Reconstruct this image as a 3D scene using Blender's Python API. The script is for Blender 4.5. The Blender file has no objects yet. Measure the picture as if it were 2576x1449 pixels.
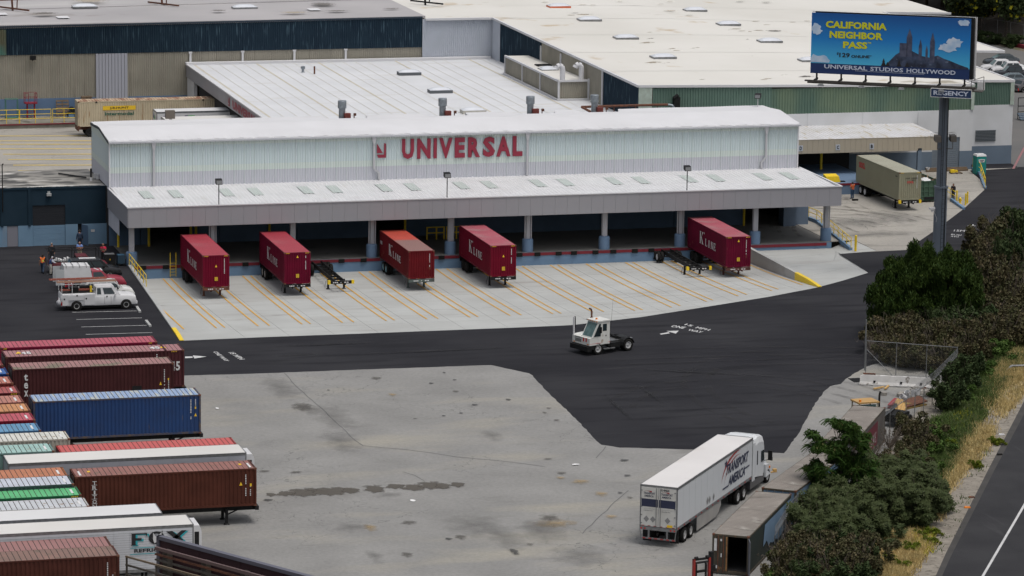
import bpy,math,random
import numpy as np
from mathutils import Vector,Matrix
from mathutils.geometry import tessellate_polygon
random.seed(7)
S = bpy.context.scene
C = S.collection
R = math.radians
# ---------------------------------------------------------------- camera
# world: x along the loading dock, y away from the camera, z up, metres; dock floor and yard are z = 0
F = 9305.007387; TH = 0.185211; RO = 0.013131; CAMH = 61.415925; YAW = 0.265284
CAMX,CAMY = -55.665376,-333.756160
cam = bpy.data.cameras.new('camera'); cam_o = bpy.data.objects.new('camera',cam); C.objects.link(cam_o)
cam.sensor_width = 36.0; cam.lens = 36.0 * F / 2576.0; cam.clip_end = 6000; cam.clip_start = 1
_r = Vector((math.cos(YAW),-math.sin(YAW),0))
_h = Vector((math.sin(YAW),math.cos(YAW),0))
_f = _h * math.cos(TH) + Vector((0,0,-math.sin(TH)))
_u = _r.cross(_f)
_c,_s = math.cos(RO),math.sin(RO)
_R = _r * _c + _u * _s; _U = _r * (-_s) + _u * _c
mw = Matrix(((_R.x,_U.x,-_f.x,CAMX),(_R.y,_U.y,-_f.y,CAMY),(_R.z,_U.z,-_f.z,CAMH),(0,0,0,1)))
cam_o.matrix_world = mw
S.camera = cam_o
# ---------------------------------------------------------------- light
SUN_EL,SUN_AZ = 72.0,150.0     # azimuth clockwise from +y
W = bpy.data.worlds.new('World'); S.world = W; W.use_nodes = True
nt = W.node_tree; bg = nt.nodes['Background']
sky = nt.nodes.new('ShaderNodeTexSky'); sky.sky_type = 'NISHITA'; sky.sun_disc = False
sky.sun_elevation = R(SUN_EL); sky.sun_rotation = R(SUN_AZ); sky.dust_density = 6; sky.air_density = 1.2
hs = nt.nodes.new('ShaderNodeHueSaturation'); hs.inputs['Saturation'].default_value = 0.38
nt.links.new(sky.outputs[0],hs.inputs['Color']); nt.links.new(hs.outputs[0],bg.inputs[0])
bg.inputs[1].default_value = 0.13
sd = bpy.data.lights.new('sun','SUN'); sun = bpy.data.objects.new('sun',sd); C.objects.link(sun)
sd.energy = 0.98; sd.angle = R(16); sd.color = (1,0.97,0.92)
sv = Vector((math.sin(R(SUN_AZ)) * math.cos(R(SUN_EL)),math.cos(R(SUN_AZ)) * math.cos(R(SUN_EL)),math.sin(R(SUN_EL))))
sun.rotation_euler = sv.to_track_quat('Z','Y').to_euler(); sun.location = (0,-100,150)
vs = S.view_settings; vs.view_transform = 'Standard'; vs.look = 'None'; vs.exposure = 0.0; vs.gamma = 1; vs.use_curve_mapping = False

# ---------------------------------------------------------------- helpers
def _ray(u,v):
    dx,dy = u - 1288.0,v - 724.5
    x = (_c * dx + _s * dy) / F; y = (_s * dx - _c * dy) / F
    return _r * x + _h * (math.cos(TH) + y * math.sin(TH)) + Vector((0,0,-math.sin(TH) + y * math.cos(TH)))
def g(u,v,z=0.0):                      # point of height z seen at a place in the photograph
    d = _ray(u,v); t = (z - CAMH) / d.z
    return (CAMX + d.x * t,CAMY + d.y * t)
def gy(u,v,y):                         # point of a wall y = const -> (x, z)
    d = _ray(u,v); t = (y - CAMY) / d.y
    return (CAMX + d.x * t,CAMH + d.z * t)
def gx(u,v,x):
    d = _ray(u,v); t = (x - CAMX) / d.x
    return (CAMY + d.y * t,CAMH + d.z * t)
def q(col,row,x,y):
    return (col * 644 + x / 4.0,row * 362.25 + y / 4.0)

class M:
    def __init__(s): s.v = []; s.f = []; s.m = []; s.sm = False
    def add(s,vs_,fs,m=0):
        n = len(s.v); s.v += [tuple(p) for p in vs_]
        for f in fs: s.f.append(tuple(i + n for i in f)); s.m.append(m)
    def quad(s,a,b,c,d,m=0): s.add([a,b,c,d],[(0,1,2,3)],m)
    def box(s,x0,x1,y0,y1,z0,z1,m=0):
        s.add([(x0,y0,z0),(x1,y0,z0),(x1,y1,z0),(x0,y1,z0),(x0,y0,z1),(x1,y0,z1),(x1,y1,z1),(x0,y1,z1)],
              [(0,3,2,1),(4,5,6,7),(0,1,5,4),(1,2,6,5),(2,3,7,6),(3,0,4,7)],m)
    def hexa(s,p,m=0):                 # 8 points, box order
        s.add(p,[(0,3,2,1),(4,5,6,7),(0,1,5,4),(1,2,6,5),(2,3,7,6),(3,0,4,7)],m)
    def bar(s,a,b,w,h=None,m=0):    # box beam between two points
        a = Vector(a); b = Vector(b); d = (b - a); h = h or w
        if d.length < 1e-6: return
        d.normalize(); up = Vector((0,0,1)) if abs(d.z) < .95 else Vector((0,1,0))
        x = d.cross(up).normalized() * (w / 2); y = x.cross(d).normalized() * (h / 2)
        s.hexa([a - x - y,a + x - y,b + x - y,b - x - y,a - x + y,a + x + y,b + x + y,b - x + y],m)
    def tube(s,a,b,r,r2=None,n=8,m=0,cap=True):
        a = Vector(a); b = Vector(b); d = (b - a)
        if d.length < 1e-6: return
        d.normalize(); r2 = r if r2 is None else r2
        up = Vector((0,0,1)) if abs(d.z) < .95 else Vector((0,1,0))
        x = d.cross(up).normalized(); y = x.cross(d)
        vs_ = []
        for c,rr in ((a,r),(b,r2)):
            for i in range(n):
                t = 2 * math.pi * i / n; vs_.append(c + x * math.cos(t) * rr + y * math.sin(t) * rr)
        fs = [(i,(i + 1) % n,n + (i + 1) % n,n + i) for i in range(n)]
        if cap: fs += [tuple(range(n))[::-1],tuple(range(n,2 * n))]
        s.add(vs_,fs,m)
    def path(s,pts,r,n=6,m=0):
        for a,b in zip(pts[:-1],pts[1:]): s.tube(a,b,r,n=n,m=m)
    def prism(s,pts,y0,y1,m=0,ax='y'):   # 2-D outline in (x,z) extruded along y
        n = len(pts)
        if ax == 'y': vs_ = [(p[0],y0,p[1]) for p in pts] + [(p[0],y1,p[1]) for p in pts]
        elif ax == 'x': vs_ = [(y0,p[0],p[1]) for p in pts] + [(y1,p[0],p[1]) for p in pts]
        else: vs_ = [(p[0],p[1],y0) for p in pts] + [(p[0],p[1],y1) for p in pts]
        fs = [(i,(i + 1) % n,n + (i + 1) % n,n + i) for i in range(n)] + [tuple(range(n))[::-1],tuple(range(n,2 * n))]
        s.add(vs_,fs,m)
    def lathe(s,prof,o,axis='z',n=16,m=0):
        vs_ = []; k = len(prof)
        for i in range(n):
            t = 2 * math.pi * i / n; c,sn = math.cos(t),math.sin(t)
            for r,h in prof:
                p = (r * c,r * sn,h) if axis == 'z' else (r * c,h,r * sn)
                vs_.append((o[0] + p[0],o[1] + p[1],o[2] + p[2]))
        fs = []
        for i in range(n):
            j = (i + 1) % n
            for a in range(k - 1): fs.append((i * k + a,j * k + a,j * k + a + 1,i * k + a + 1))
        s.add(vs_,fs,m)
    def wave(s,o,ud,vd,nd,L,Hh,n,dep,m=0,duty=.3):   # corrugated sheet: ribs run along vd, repeat along ud
        o,ud,vd,nd = Vector(o),Vector(ud),Vector(vd),Vector(nd)
        p = L / n; pts = []
        for i in range(n):
            a = i * p
            pts += [(a,0),(a + p * duty,0),(a + p * .5,1),(a + p * (.5 + duty),1)]
        pts.append((L,0)); vs_ = []
        for a,d in pts:
            b = o + ud * a - nd * (d * dep)
            vs_.append(b); vs_.append(b + vd * Hh)
        s.add(vs_,[(2 * i,2 * i + 2,2 * i + 3,2 * i + 1) for i in range(len(pts) - 1)],m)
    def mesh(s,name,mats):
        me = bpy.data.meshes.new(name); me.from_pydata([tuple(p) for p in s.v],[],s.f); me.update()
        mats = mats if isinstance(mats,(list,tuple)) else [mats]
        for m in mats: me.materials.append(m)
        if len(mats) > 1: me.polygons.foreach_set('material_index',s.m)
        if s.sm: me.polygons.foreach_set('use_smooth',[True] * len(me.polygons))
        return me
    def obj(s,name,mats,parent=None,loc=None,rz=0,**k):
        return new(name,s.mesh(name,mats),parent,loc,rz,**k)

def new(name,data,parent=None,loc=None,rz=0,mats=None,**k):
    o = bpy.data.objects.new(name,data); C.objects.link(o)
    if parent is not None: o.parent = parent
    if loc is not None: o.location = loc
    if rz: o.rotation_euler = (0,0,rz)
    if mats is not None:
        for i,m in enumerate(mats):
            o.material_slots[i].link = 'OBJECT'; o.material_slots[i].material = m
    for a,b in k.items(): o[a] = b
    return o
def thing(name,label,category,loc=(0,0,0),rz=0,group=None,rot=None):
    o = new(name,None,None,loc,rz); o.empty_display_size = .3
    if rot: o.rotation_euler = rot
    o['label'] = label; o['category'] = category
    if group: o['group'] = group
    return o
def tag(o,label,category,group=None):
    o['label'] = label; o['category'] = category
    if group: o['group'] = group
    return o
def kids(o): return [c for c in bpy.data.objects if c.parent == o]
def copy_thing(root,loc,rz=None,label=None,group=None):
    def rec(o,par):
        c = o.copy(); C.objects.link(c); c.parent = par
        for ch in CH.get(o.name,[]): rec(ch,c)
        return c
    r = rec(root,None); r.location = loc
    if rz is not None: r.rotation_euler = (0,0,rz)
    if label: r['label'] = label
    if group: r['group'] = group
    return r
CH = {}
def index_children(root):
    def rec(o):
        ks = [c for c in C.objects if c.parent == o]; CH[o.name] = ks
        for k_ in ks: rec(k_)
    rec(root)

# ---------------------------------------------------------------- materials
def node(nt,t,**k):
    n = nt.nodes.new(t)
    for a,b in k.items():
        if a.startswith('i_'): n.inputs[a[2:].replace('_',' ')].default_value = b
        else: setattr(n,a,b)
    return n
def col(c): return (c[0],c[1],c[2],1)
def mk(name,c,c2=None,sc=1.0,amt=.5,rough=.6,metal=0,stretch=(1,1,1),c3=None,sc3=4.0,t3=.62,w3=.08,stretch3=(1,1,1),
       bump=0,bsc=30.0,coord='Object',spec=.5,detail=4.0,c4=None,sc4=1,t4=.6,w4=.1,stretch4=(1,1,1)):
    m = bpy.data.materials.new(name); m.use_nodes = True; nt = m.node_tree
    b = nt.nodes['Principled BSDF']; b.inputs['Roughness'].default_value = rough; b.inputs['Metallic'].default_value = metal
    b.inputs['Specular IOR Level'].default_value = spec
    b.inputs['Base Color'].default_value = col(c)
    tc = nt.nodes.new('ShaderNodeTexCoord')
    def noise(scale,st,det=4.0):
        mp = nt.nodes.new('ShaderNodeMapping'); mp.inputs['Scale'].default_value = st
        nt.links.new(tc.outputs[coord],mp.inputs[0])
        n = nt.nodes.new('ShaderNodeTexNoise'); n.inputs['Scale'].default_value = scale; n.inputs['Detail'].default_value = det
        nt.links.new(mp.outputs[0],n.inputs['Vector']); return n.outputs['Fac']
    def ramp(sock,a,bb):
        r = nt.nodes.new('ShaderNodeMapRange'); r.inputs['From Min'].default_value = a; r.inputs['From Max'].default_value = bb
        nt.links.new(sock,r.inputs['Value']); return r.outputs[0]
    def mix(fac,a,bb):
        x = nt.nodes.new('ShaderNodeMix'); x.data_type = 'RGBA'
        if hasattr(a,'links'): nt.links.new(a,x.inputs[6])
        else: x.inputs[6].default_value = col(a)
        if hasattr(bb,'links'): nt.links.new(bb,x.inputs[7])
        else: x.inputs[7].default_value = col(bb)
        nt.links.new(fac,x.inputs[0]); return x.outputs[2]
    cur = None
    if c2 is not None:
        n = noise(sc,stretch,detail); f = ramp(n,.5 - .28 / max(amt,.05) * .5,.5 + .28 / max(amt,.05) * .5)
        cur = mix(f,c,c2)
    if c3 is not None:
        f = ramp(noise(sc3,stretch3,5.0),t3,t3 + w3); cur = mix(f,cur if cur else c,c3)
    if c4 is not None:
        f = ramp(noise(sc4,stretch4,5.0),t4,t4 + w4); cur = mix(f,cur if cur else c,c4)
    if cur: nt.links.new(cur,b.inputs['Base Color'])
    if bump:
        bp = nt.nodes.new('ShaderNodeBump'); bp.inputs['Strength'].default_value = bump; bp.inputs['Distance'].default_value = .03
        nt.links.new(noise(bsc,(1,1,1),3.0),bp.inputs['Height']); nt.links.new(bp.outputs[0],b.inputs['Normal'])
    return m
def srgb(h):
    h = h.lstrip('#'); o = []
    for i in (0,2,4):
        v = int(h[i:i + 2],16) / 255; o.append(v / 12.92 if v < .04045 else ((v + .055) / 1.055) ** 2.4)
    return tuple(o)
K = {}
K['white'] = mk('white_paint',(.62,.62,.63),(.52,.52,.53),1.5,.6,.45)
K['black'] = mk('black_paint',(.008,.008,.009),(.018,.018,.018),5,.6,.6,spec=.2)
K['rubber'] = mk('tyre_rubber',(.009,.009,.009),(.02,.019,.018),8,.6,.9,spec=.15)
K['steel'] = mk('grey_steel',(.28,.29,.30),(.18,.18,.18),4,.6,.45,.6)
K['rim'] = mk('wheel_rim',(.5,.5,.5),(.25,.25,.25),8,.6,.5)
K['yellow'] = mk('yellow_paint',(.82,.58,.01),(.68,.47,.02),4,.5,.5)
K['bluewall'] = mk('blue_wall_paint',(.14,.24,.37),(.11,.19,.30),.7,.6,.75,c3=(.10,.12,.15),sc3=1.2,t3=.6,stretch3=(1,1,.2))
K['navy'] = mk('navy_wall_paint',(.012,.024,.04),(.018,.034,.055),1,.6,.7)
K['glass'] = mk('dark_glass',(.02,.03,.035),None,rough=.08,spec=.6)
K['glass2'] = mk('cab_glass',(.10,.17,.17),(.05,.09,.09),3,.6,rough=.1)
K['redlamp'] = mk('red_lens',(.5,.01,.01),None,rough=.3)
K['amber'] = mk('amber_lens',(.7,.2,.01),None,rough=.3)
K['lamp'] = mk('clear_lens',(.7,.7,.68),None,rough=.15)
K['ink'] = mk('black_lettering',(.012,.012,.015),None,rough=.6)
K['redink'] = mk('red_lettering',(.55,.02,.03),None,rough=.6)
K['whiteink'] = mk('white_lettering',(.7,.7,.7),(.5,.5,.5),4,.5,rough=.6)
K['yellowink'] = mk('yellow_marking',(.75,.48,.02),None,rough=.6)
K['concrete'] = mk('pale_concrete',(.40,.405,.40),(.33,.335,.33),.3,.7,.8,c3=(.27,.26,.24),sc3=.6,t3=.6,w3=.25,bump=.2)
K['wood'] = mk('weathered_wood',(.20,.14,.09),(.12,.085,.055),3,.7,.85)
K['rust'] = mk('rusty_metal',(.16,.06,.03),(.07,.03,.02),4,.7,.85)

# ---------------------------------------------------------------- lettering (flat print, built as thin faces)
_tc = {}
def text_pts(body,bold=0.0,space=1.0):
    key = (body,bold,space)
    if key in _tc: return _tc[key]
    cu = bpy.data.curves.new('lettering','FONT'); cu.body = body; cu.size = 1; cu.offset = bold; cu.space_character = space
    cu.resolution_u = 2; cu.align_x = 'LEFT'
    o = bpy.data.objects.new('lettering',cu); C.objects.link(o)
    dg = bpy.context.evaluated_depsgraph_get(); dg.update()
    me = bpy.data.meshes.new_from_object(o.evaluated_get(dg))
    vs_ = np.array([tuple(v.co) for v in me.vertices]); fs = [tuple(p.vertices) for p in me.polygons]
    bpy.data.objects.remove(o); bpy.data.curves.remove(cu); bpy.data.meshes.remove(me)
    mn,mx = vs_.min(0),vs_.max(0)
    vs_ = (vs_ - mn) / np.maximum(mx - mn,1e-6)
    _tc[key] = (vs_,fs,float((mx - mn)[0] / (mx - mn)[1])); return _tc[key]
def letter(mb,body,o,ud,vd,w,h,m=0,bold=.02,space=1.0,lift=(0,0,0),slant=0.0):
    vs_,fs,asp = text_pts(body,bold,space); o = Vector(o) + Vector(lift); ud = Vector(ud); vd = Vector(vd)
    if w is None: w = h * asp
    mb.add([o + ud * (p[0] * w + slant * p[1] * h) + vd * (p[1] * h) for p in vs_],fs,m)
SERIF = {  # stroke fonts with serifs, unit cell 0..1 : list of quads
 'K': [[(.08,0),(.3,0),(.3,1),(.08,1)],[(0,0),(.4,0),(.4,.05),(0,.05)],[(0,.95),(.4,.95),(.4,1),(0,1)],
       [(.3,.42),(.42,.5),(.88,.95),(.74,.95)],[(.36,.56),(.5,.64),(.98,.03),(.7,.03)],[(.62,.95),(1,.95),(1,1),(.62,1)],[(.6,0),(1.05,0),(1.05,.05),(.6,.05)]],
 'L': [[(.1,0),(.35,0),(.35,1),(.1,1)],[(0,0),(.9,0),(.9,.06),(0,.06)],[(0,.94),(.5,.94),(.5,1),(0,1)],[(.78,0),(.95,0),(.95,.3),(.88,.3)]],
 'I': [[(.34,0),(.66,0),(.66,1),(.34,1)],[(.22,0),(.78,0),(.78,.05),(.22,.05)],[(.22,.95),(.78,.95),(.78,1),(.22,1)]],
 'N': [[(.1,0),(.22,0),(.22,1),(.1,1)],[(.78,0),(.9,0),(.9,1),(.78,1)],[(.08,1),(.34,1),(.9,0),(.68,0)],[(0,0),(.34,0),(.34,.05),(0,.05)],[(.66,.95),(1,.95),(1,1),(.66,1)]],
 'E': [[(.1,0),(.35,0),(.35,1),(.1,1)],[(0,0),(.9,0),(.9,.07),(0,.07)],[(0,.93),(.88,.93),(.88,1),(0,1)],[(.35,.47),(.65,.47),(.65,.53),(.35,.53)],[(.62,.36),(.7,.36),(.7,.64),(.62,.64)],[(.82,0),(.95,0),(.95,.28),(.88,.28)],[(.82,.74),(.9,.74),(.9,1),(.8,1)]],
}
def serif(mb,word,o,ud,vd,w,h,m=0,gap=.28,hs=None):
    ud = Vector(ud); vd = Vector(vd); o = Vector(o); n = len(word); cw = w / (n + gap * (n - 1))
    for i,ch in enumerate(word):
        hh = h if hs is None else h * hs[i]
        for qd in SERIF[ch]:
            mb.add([o + ud * (i * cw * (1 + gap) + p[0] * cw) + vd * (p[1] * hh) for p in qd],[(0,1,2,3)],m)
def marks(mb,o,ud,vd,w,h,n,m=0,seed=0):   # column of tiny stencilled characters too small to read
    rnd = random.Random(seed); o = Vector(o); ud = Vector(ud); vd = Vector(vd)
    for i in range(n):
        if rnd.random() < .14: continue
        a = o + vd * (h * i / n); hh = h / n * .62
        mb.add([a,a + ud * w,a + ud * w + vd * hh,a + vd * hh],[(0,1,2,3)],m)
# ================================================================ ground
G_ASPH = mk('new_asphalt',(.015,.015,.019),(.027,.027,.031),.09,.9,.95,spec=.18,c3=(.012,.012,.015),sc3=.12,t3=.5,w3=.2,stretch3=(1,6,1),bump=.3,bsc=12,
            c4=(.036,.035,.036),sc4=.5,t4=.62,w4=.2,stretch4=(.3,3,1))
G_OLD = mk('old_pavement',(.238,.234,.225),(.19,.187,.18),.18,.8,.85,c3=(.14,.136,.125),sc3=.3,t3=.62,w3=.2,stretch3=(.6,1.6,1),bump=.2,bsc=6,
           c4=(.275,.26,.225),sc4=.12,t4=.53,w4=.16,stretch4=(.5,1.5,1))
def add_cracks(m,scale=.45,width=.012,dark=.45,thr=.5):
    nt = m.node_tree; b = nt.nodes['Principled BSDF']; src = b.inputs['Base Color'].links[0].from_socket
    tc = [n for n in nt.nodes if n.bl_idname == 'ShaderNodeTexCoord'][0]
    nz = nt.nodes.new('ShaderNodeTexNoise'); nz.inputs['Scale'].default_value = 1.2; nt.links.new(tc.outputs['Object'],nz.inputs['Vector'])
    va = nt.nodes.new('ShaderNodeVectorMath'); va.operation = 'SCALE'; va.inputs['Scale'].default_value = 1.6; nt.links.new(nz.outputs['Color'],va.inputs[0])
    vb = nt.nodes.new('ShaderNodeVectorMath'); vb.operation = 'ADD'; nt.links.new(tc.outputs['Object'],vb.inputs[0]); nt.links.new(va.outputs[0],vb.inputs[1])
    vo = nt.nodes.new('ShaderNodeTexVoronoi'); vo.feature = 'DISTANCE_TO_EDGE'; vo.inputs['Scale'].default_value = scale; nt.links.new(vb.outputs[0],vo.inputs['Vector'])
    mr = nt.nodes.new('ShaderNodeMapRange'); mr.inputs['From Min'].default_value = width; mr.inputs['From Max'].default_value = 0; nt.links.new(vo.outputs['Distance'],mr.inputs['Value'])
    n2 = nt.nodes.new('ShaderNodeTexNoise'); n2.inputs['Scale'].default_value = .07; n2.inputs['Detail'].default_value = 5; nt.links.new(tc.outputs['Object'],n2.inputs['Vector'])
    m2 = nt.nodes.new('ShaderNodeMapRange'); m2.inputs['From Min'].default_value = thr; m2.inputs['From Max'].default_value = thr + .08; nt.links.new(n2.outputs['Fac'],m2.inputs['Value'])
    mu = nt.nodes.new('ShaderNodeMath'); mu.operation = 'MULTIPLY'; nt.links.new(mr.outputs[0],mu.inputs[0]); nt.links.new(m2.outputs[0],mu.inputs[1])
    mx = nt.nodes.new('ShaderNodeMix'); mx.data_type = 'RGBA'; nt.links.new(mu.outputs[0],mx.inputs[0]); nt.links.new(src,mx.inputs[6]); mx.inputs[7].default_value = (dark * .13,dark * .13,dark * .125,1)
    nt.links.new(mx.outputs[2],b.inputs['Base Color'])
    # coarse aggregate speckle
    sp = nt.nodes.new('ShaderNodeTexNoise'); sp.inputs['Scale'].default_value = 3.2; sp.inputs['Detail'].default_value = 6; sp.inputs['Roughness'].default_value = .75; nt.links.new(tc.outputs['Object'],sp.inputs['Vector'])
    sr = nt.nodes.new('ShaderNodeMapRange'); sr.inputs['From Min'].default_value = .35; sr.inputs['From Max'].default_value = .65; sr.inputs['To Min'].default_value = .86; sr.inputs['To Max'].default_value = 1.1; nt.links.new(sp.outputs['Fac'],sr.inputs['Value'])
    ml = nt.nodes.new('ShaderNodeMix'); ml.data_type = 'RGBA'; ml.blend_type = 'MULTIPLY'; ml.inputs[0].default_value = 1
    nt.links.new(mx.outputs[2],ml.inputs[6]); nt.links.new(sr.outputs[0],ml.inputs[7]); nt.links.new(ml.outputs[2],b.inputs['Base Color'])
add_cracks(G_OLD,.3,.011,.85,.5)
G_YARD = mk('yard_concrete',(.335,.315,.28),(.275,.26,.235),.15,.8,.85,c3=(.15,.14,.125),sc3=.25,t3=.57,w3=.2,stretch3=(.5,2,1),bump=.3,bsc=6)
add_cracks(G_YARD,.2,.012,.6,.55)
G_APR = mk('apron_concrete',(.40,.41,.40),(.345,.35,.34),.2,.8,.85,c3=(.30,.295,.28),sc3=.35,t3=.54,w3=.25,stretch3=(.35,2.5,1),bump=.25,bsc=8,
           c4=(.24,.235,.22),sc4=.8,t4=.66,w4=.1,stretch4=(.3,1,1))
G_DIRT = mk('dry_soil',(.17,.14,.10),(.11,.09,.065),.4,.8,.95,c3=(.07,.075,.03),sc3=.5,t3=.55,w3=.1,bump=.6,bsc=3)
G_GRAVEL = mk('gravel_verge',(.25,.225,.19),(.17,.15,.125),1.2,.8,.95,c3=(.10,.09,.07),sc3=2.5,t3=.56,w3=.1,bump=.8,bsc=9)
PAINT_Y = mk('road_paint_yellow',(.66,.35,.02),(.55,.30,.04),2,.7,.8,c3=(.40,.33,.2),sc3=1.5,t3=.68,w3=.1)
PAINT_W = mk('road_paint_white',(.55,.55,.55),(.42,.42,.42),2,.7,.7)
PAINT_OLD = mk('worn_yellow_paint',(.55,.40,.10),(.42,.33,.15),1.2,.8,.8)
JOINT = mk('slab_joint',(.13,.125,.115),None,rough=.95)

edgeD = [(462,857),(644,849),(966,837),(1288,824.5),(1438,818),(1610,798),(1770,773),(1932,747),(2052,724)]
edge = [g(*p) for p in edgeD]
def ye(x):
    for (x0,y0),(x1,y1) in zip(edge[:-1],edge[1:]):
        if x <= x1: return y0 + (y1 - y0) * (x - x0) / (x1 - x0)
    return edge[-1][1]
def xl(y): return -1.45 + y * .039
XR = 57.75
def zap(x,y):
    t = min(1,abs(min(y,0)) / abs(ye(x))); return -1.25 * (1 - t ** 1.45)
slabI = [(58.0,0,-.6),(61,0,-.6),(64,0,-.6),(67.1,0,-.6),(68.3,.2,-.25),(69.6,.6,0)]
slabO = [(57.75,-22.4,0),(61,-19.8,0),(64.8,-16.4,0),(65.7,-6.4,0),(67.6,-6.0,0),(69.7,-5.6,0)]
hole = [(xl(0),0)] + [(p[0],p[1]) for p in slabI] + [(p[0],p[1]) for p in slabO[::-1]] + [e for e in edge[::-1]] + [(xl(-36),edge[0][1])]
def sheet(name,outer,z,mat,holes=(),parent=None,**k):
    loops = [[Vector((p[0],p[1],0)) for p in outer]] + [[Vector((p[0],p[1],0)) for p in h] for h in holes]
    tris = tessellate_polygon(loops); pts = [p for l in loops for p in l]
    me = bpy.data.meshes.new(name); me.from_pydata([(p.x,p.y,z) for p in pts],[],[tuple(t) for t in tris]); me.update(); me.materials.append(mat)
    return new(name,me,parent,**k)
ST = {'kind': 'structure'}
sheet('ground',[(-1500,-900),(1600,-900),(1600,2200),(-1500,2200)],0,G_DIRT,[hole],**ST)
sheet('asphalt_yard',[(-60,-140),g(1850,1449),g(2060,1200),g(2200,960),g(2320,860),g(2500,700),g(2600,540),(160,90),(190,170),(90,40),(-60,40)],.004,G_ASPH,[hole],**ST)
under = M(); under.quad((xl(0) - .4,.1,-1.4),(58,.1,-1.4),(58,-36,-1.4),(-3.3,-36,-1.4))
under.obj('ground',JOINT,**ST)
# old pavement in the lower yard
oldD = [(-40,962),(465,945),(644,940),(880,931),(1236,918.5),(1288,930),(1329,939),(1340,945),(1375,984),(1428,1034),(1480,1086),(1497,1105),(1513,1119),(1560,1126),(1740,1131),(1850,1135),(1973,1140),(2011,1087),
        (2032,1047),(2055,1010),(2072,987),(2088,972),(2116,966),(2127,954),(2177,923),(2240,905),(2420,960),(2300,1100),(2100,1400),(2050,1500),(1900,1700),(-80,1700),(-200,1300)]
def rough_edge(P_,amp=.05,step=.6):
    out = []; rr = random.Random(2)
    for (x0,y0),(x1,y1) in zip(P_,P_[1:] + P_[:1]):
        n = max(1,min(90,int(math.hypot(x1 - x0,y1 - y0) / step)))
        for k in range(n): out.append((x0 + (x1 - x0) * k / n + rr.uniform(-amp,amp),y0 + (y1 - y0) * k / n + rr.uniform(-amp,amp)))
    return out
sheet('old_pavement',rough_edge([g(*p) for p in oldD]),.008,G_OLD,**ST)
# sloping dock apron: one slab object per pour between the joints
ap = new('concrete_apron',None,**ST)
xs = [xl(0)] + [2.45 + 3.8 * i for i in range(14)] + [55.65,XR]
xs = sorted(set([round(x,3) for x in xs if x <= XR]))
rows = [0,.21,.43,.66,.86,1.0]
for i in range(len(xs) - 1):
    for j in range(len(rows) - 1):
        m = M(); g_ = .012; nn = 4; grid = []
        for b_ in range(nn + 1):
            for a_ in range(nn + 1):
                x = xs[i] + (xs[i + 1] - xs[i]) * a_ / nn
                t = rows[j] + (rows[j + 1] - rows[j]) * b_ / nn; y = ye(max(x,edge[0][0])) * t
                if i == 0 and a_ == 0: x = xl(y)
                x += g_ if (a_ == 0 and i > 0) else (-g_ if (a_ == nn and i < len(xs) - 2) else 0)
                y += -g_ if (b_ == 0 and j > 0) else (g_ if (b_ == nn and j < len(rows) - 2) else 0)
                grid.append((x,y,zap(x,y) + .002))
        w = nn + 1
        fs = [(r * w + c,r * w + c + 1,(r + 1) * w + c + 1,(r + 1) * w + c) for r in range(nn) for c in range(nn)]
        m.add(grid,fs)
        bd = [c for c in range(w)] + [r * w + nn for r in range(1,w)] + [nn * w + c for c in range(nn - 1,-1,-1)] + [r * w for r in range(nn - 1,0,-1)]
        low = [(grid[k][0],grid[k][1],grid[k][2] - .07) for k in bd]; up = [grid[k] for k in bd]; n = len(bd)
        m.add(up + low,[(k,(k + 1) % n,n + (k + 1) % n,n + k) for k in range(n)])
        m.obj('slab',G_APR,ap)
jt = M()
for i in range(len(xs) - 1):
    for j in range(12):
        y0,y1 = [[ye(max(xx,edge[0][0])) * t for xx in (xs[i],xs[i + 1])] for t in (j / 12,(j + 1) / 12)]
        jt.quad((xs[i],y0[0],zap(xs[i],y0[0]) - .03),(xs[i + 1],y0[1],zap(xs[i + 1],y0[1]) - .03),(xs[i + 1],y1[1],zap(xs[i + 1],y1[1]) - .03),(xs[i],y1[0],zap(xs[i],y1[0]) - .03))
jt.obj('joint_filler',JOINT,ap)
rs = new('ramp_slab',None,**ST)
for (a,b),(c,d) in zip(zip(slabI[:-1],slabI[1:]),zip(slabO[:-1],slabO[1:])):
    m = M(); L = lambda p,q_,t: tuple(p[k] + (q_[k] - p[k]) * t for k in range(3))
    for k in range(4):
        m.quad(L(a,c,k / 4),L(b,d,k / 4),L(b,d,(k + 1) / 4 - .001),L(a,c,(k + 1) / 4 - .001))
    m.obj('slab',G_APR,rs)
# bay lines on the apron: (x, far end y) from where each line ends near the camera
ends = [(0,1850,415),(0,2178,405),(0,2262,400),(1,22,385),(1,135,380),(1,465,367),(1,548,362),(1,870,350),(1,983,345),(1,1312,332),(1,1395,327),
        (1,1720,315),(1,1832,310),(1,2155,297),(1,2235,292),(1,2558,280),(2,95,275),(2,412,262),(2,495,258),(2,812,243),(2,922,240),(2,1235,228),(2,1315,223),
        (2,1605,195),(2,1693,180),(2,1958,137),(2,2022,125),(2,2278,83),(2,2363,68),(3,40,30),(3,105,15)]
def bay(x1,y1,w=.13):
    m = M(); n = 16; y0 = -.35; x0 = x1 - (y1 - y0) * .011
    for k in range(n):
        P = []
        for t in (k / n,(k + 1) / n):
            y = y0 + (y1 - y0) * t; x = x0 + (x1 - x0) * t
            P += [(x - w / 2,y,max(zap(x,y),-5) + .03),(x + w / 2,y,zap(x,y) + .03)]
        m.quad(P[0],P[1],P[3],P[2])
    m.obj('bay_line',PAINT_Y,ap)
BAYX = []
for c_,a_,b_ in ends:
    u,v = q(c_,2,a_,b_); z = -.15
    for _ in range(6):
        x,y = g(u,v,z); z = zap(x,y)
    bay(x,y,.13); BAYX.append(round(x,2))
u,v = q(3,1,350,1420)
for _ in range(6):
    x,y = g(u,v,z); z = zap(x,y)
bay(x,y)
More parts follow.
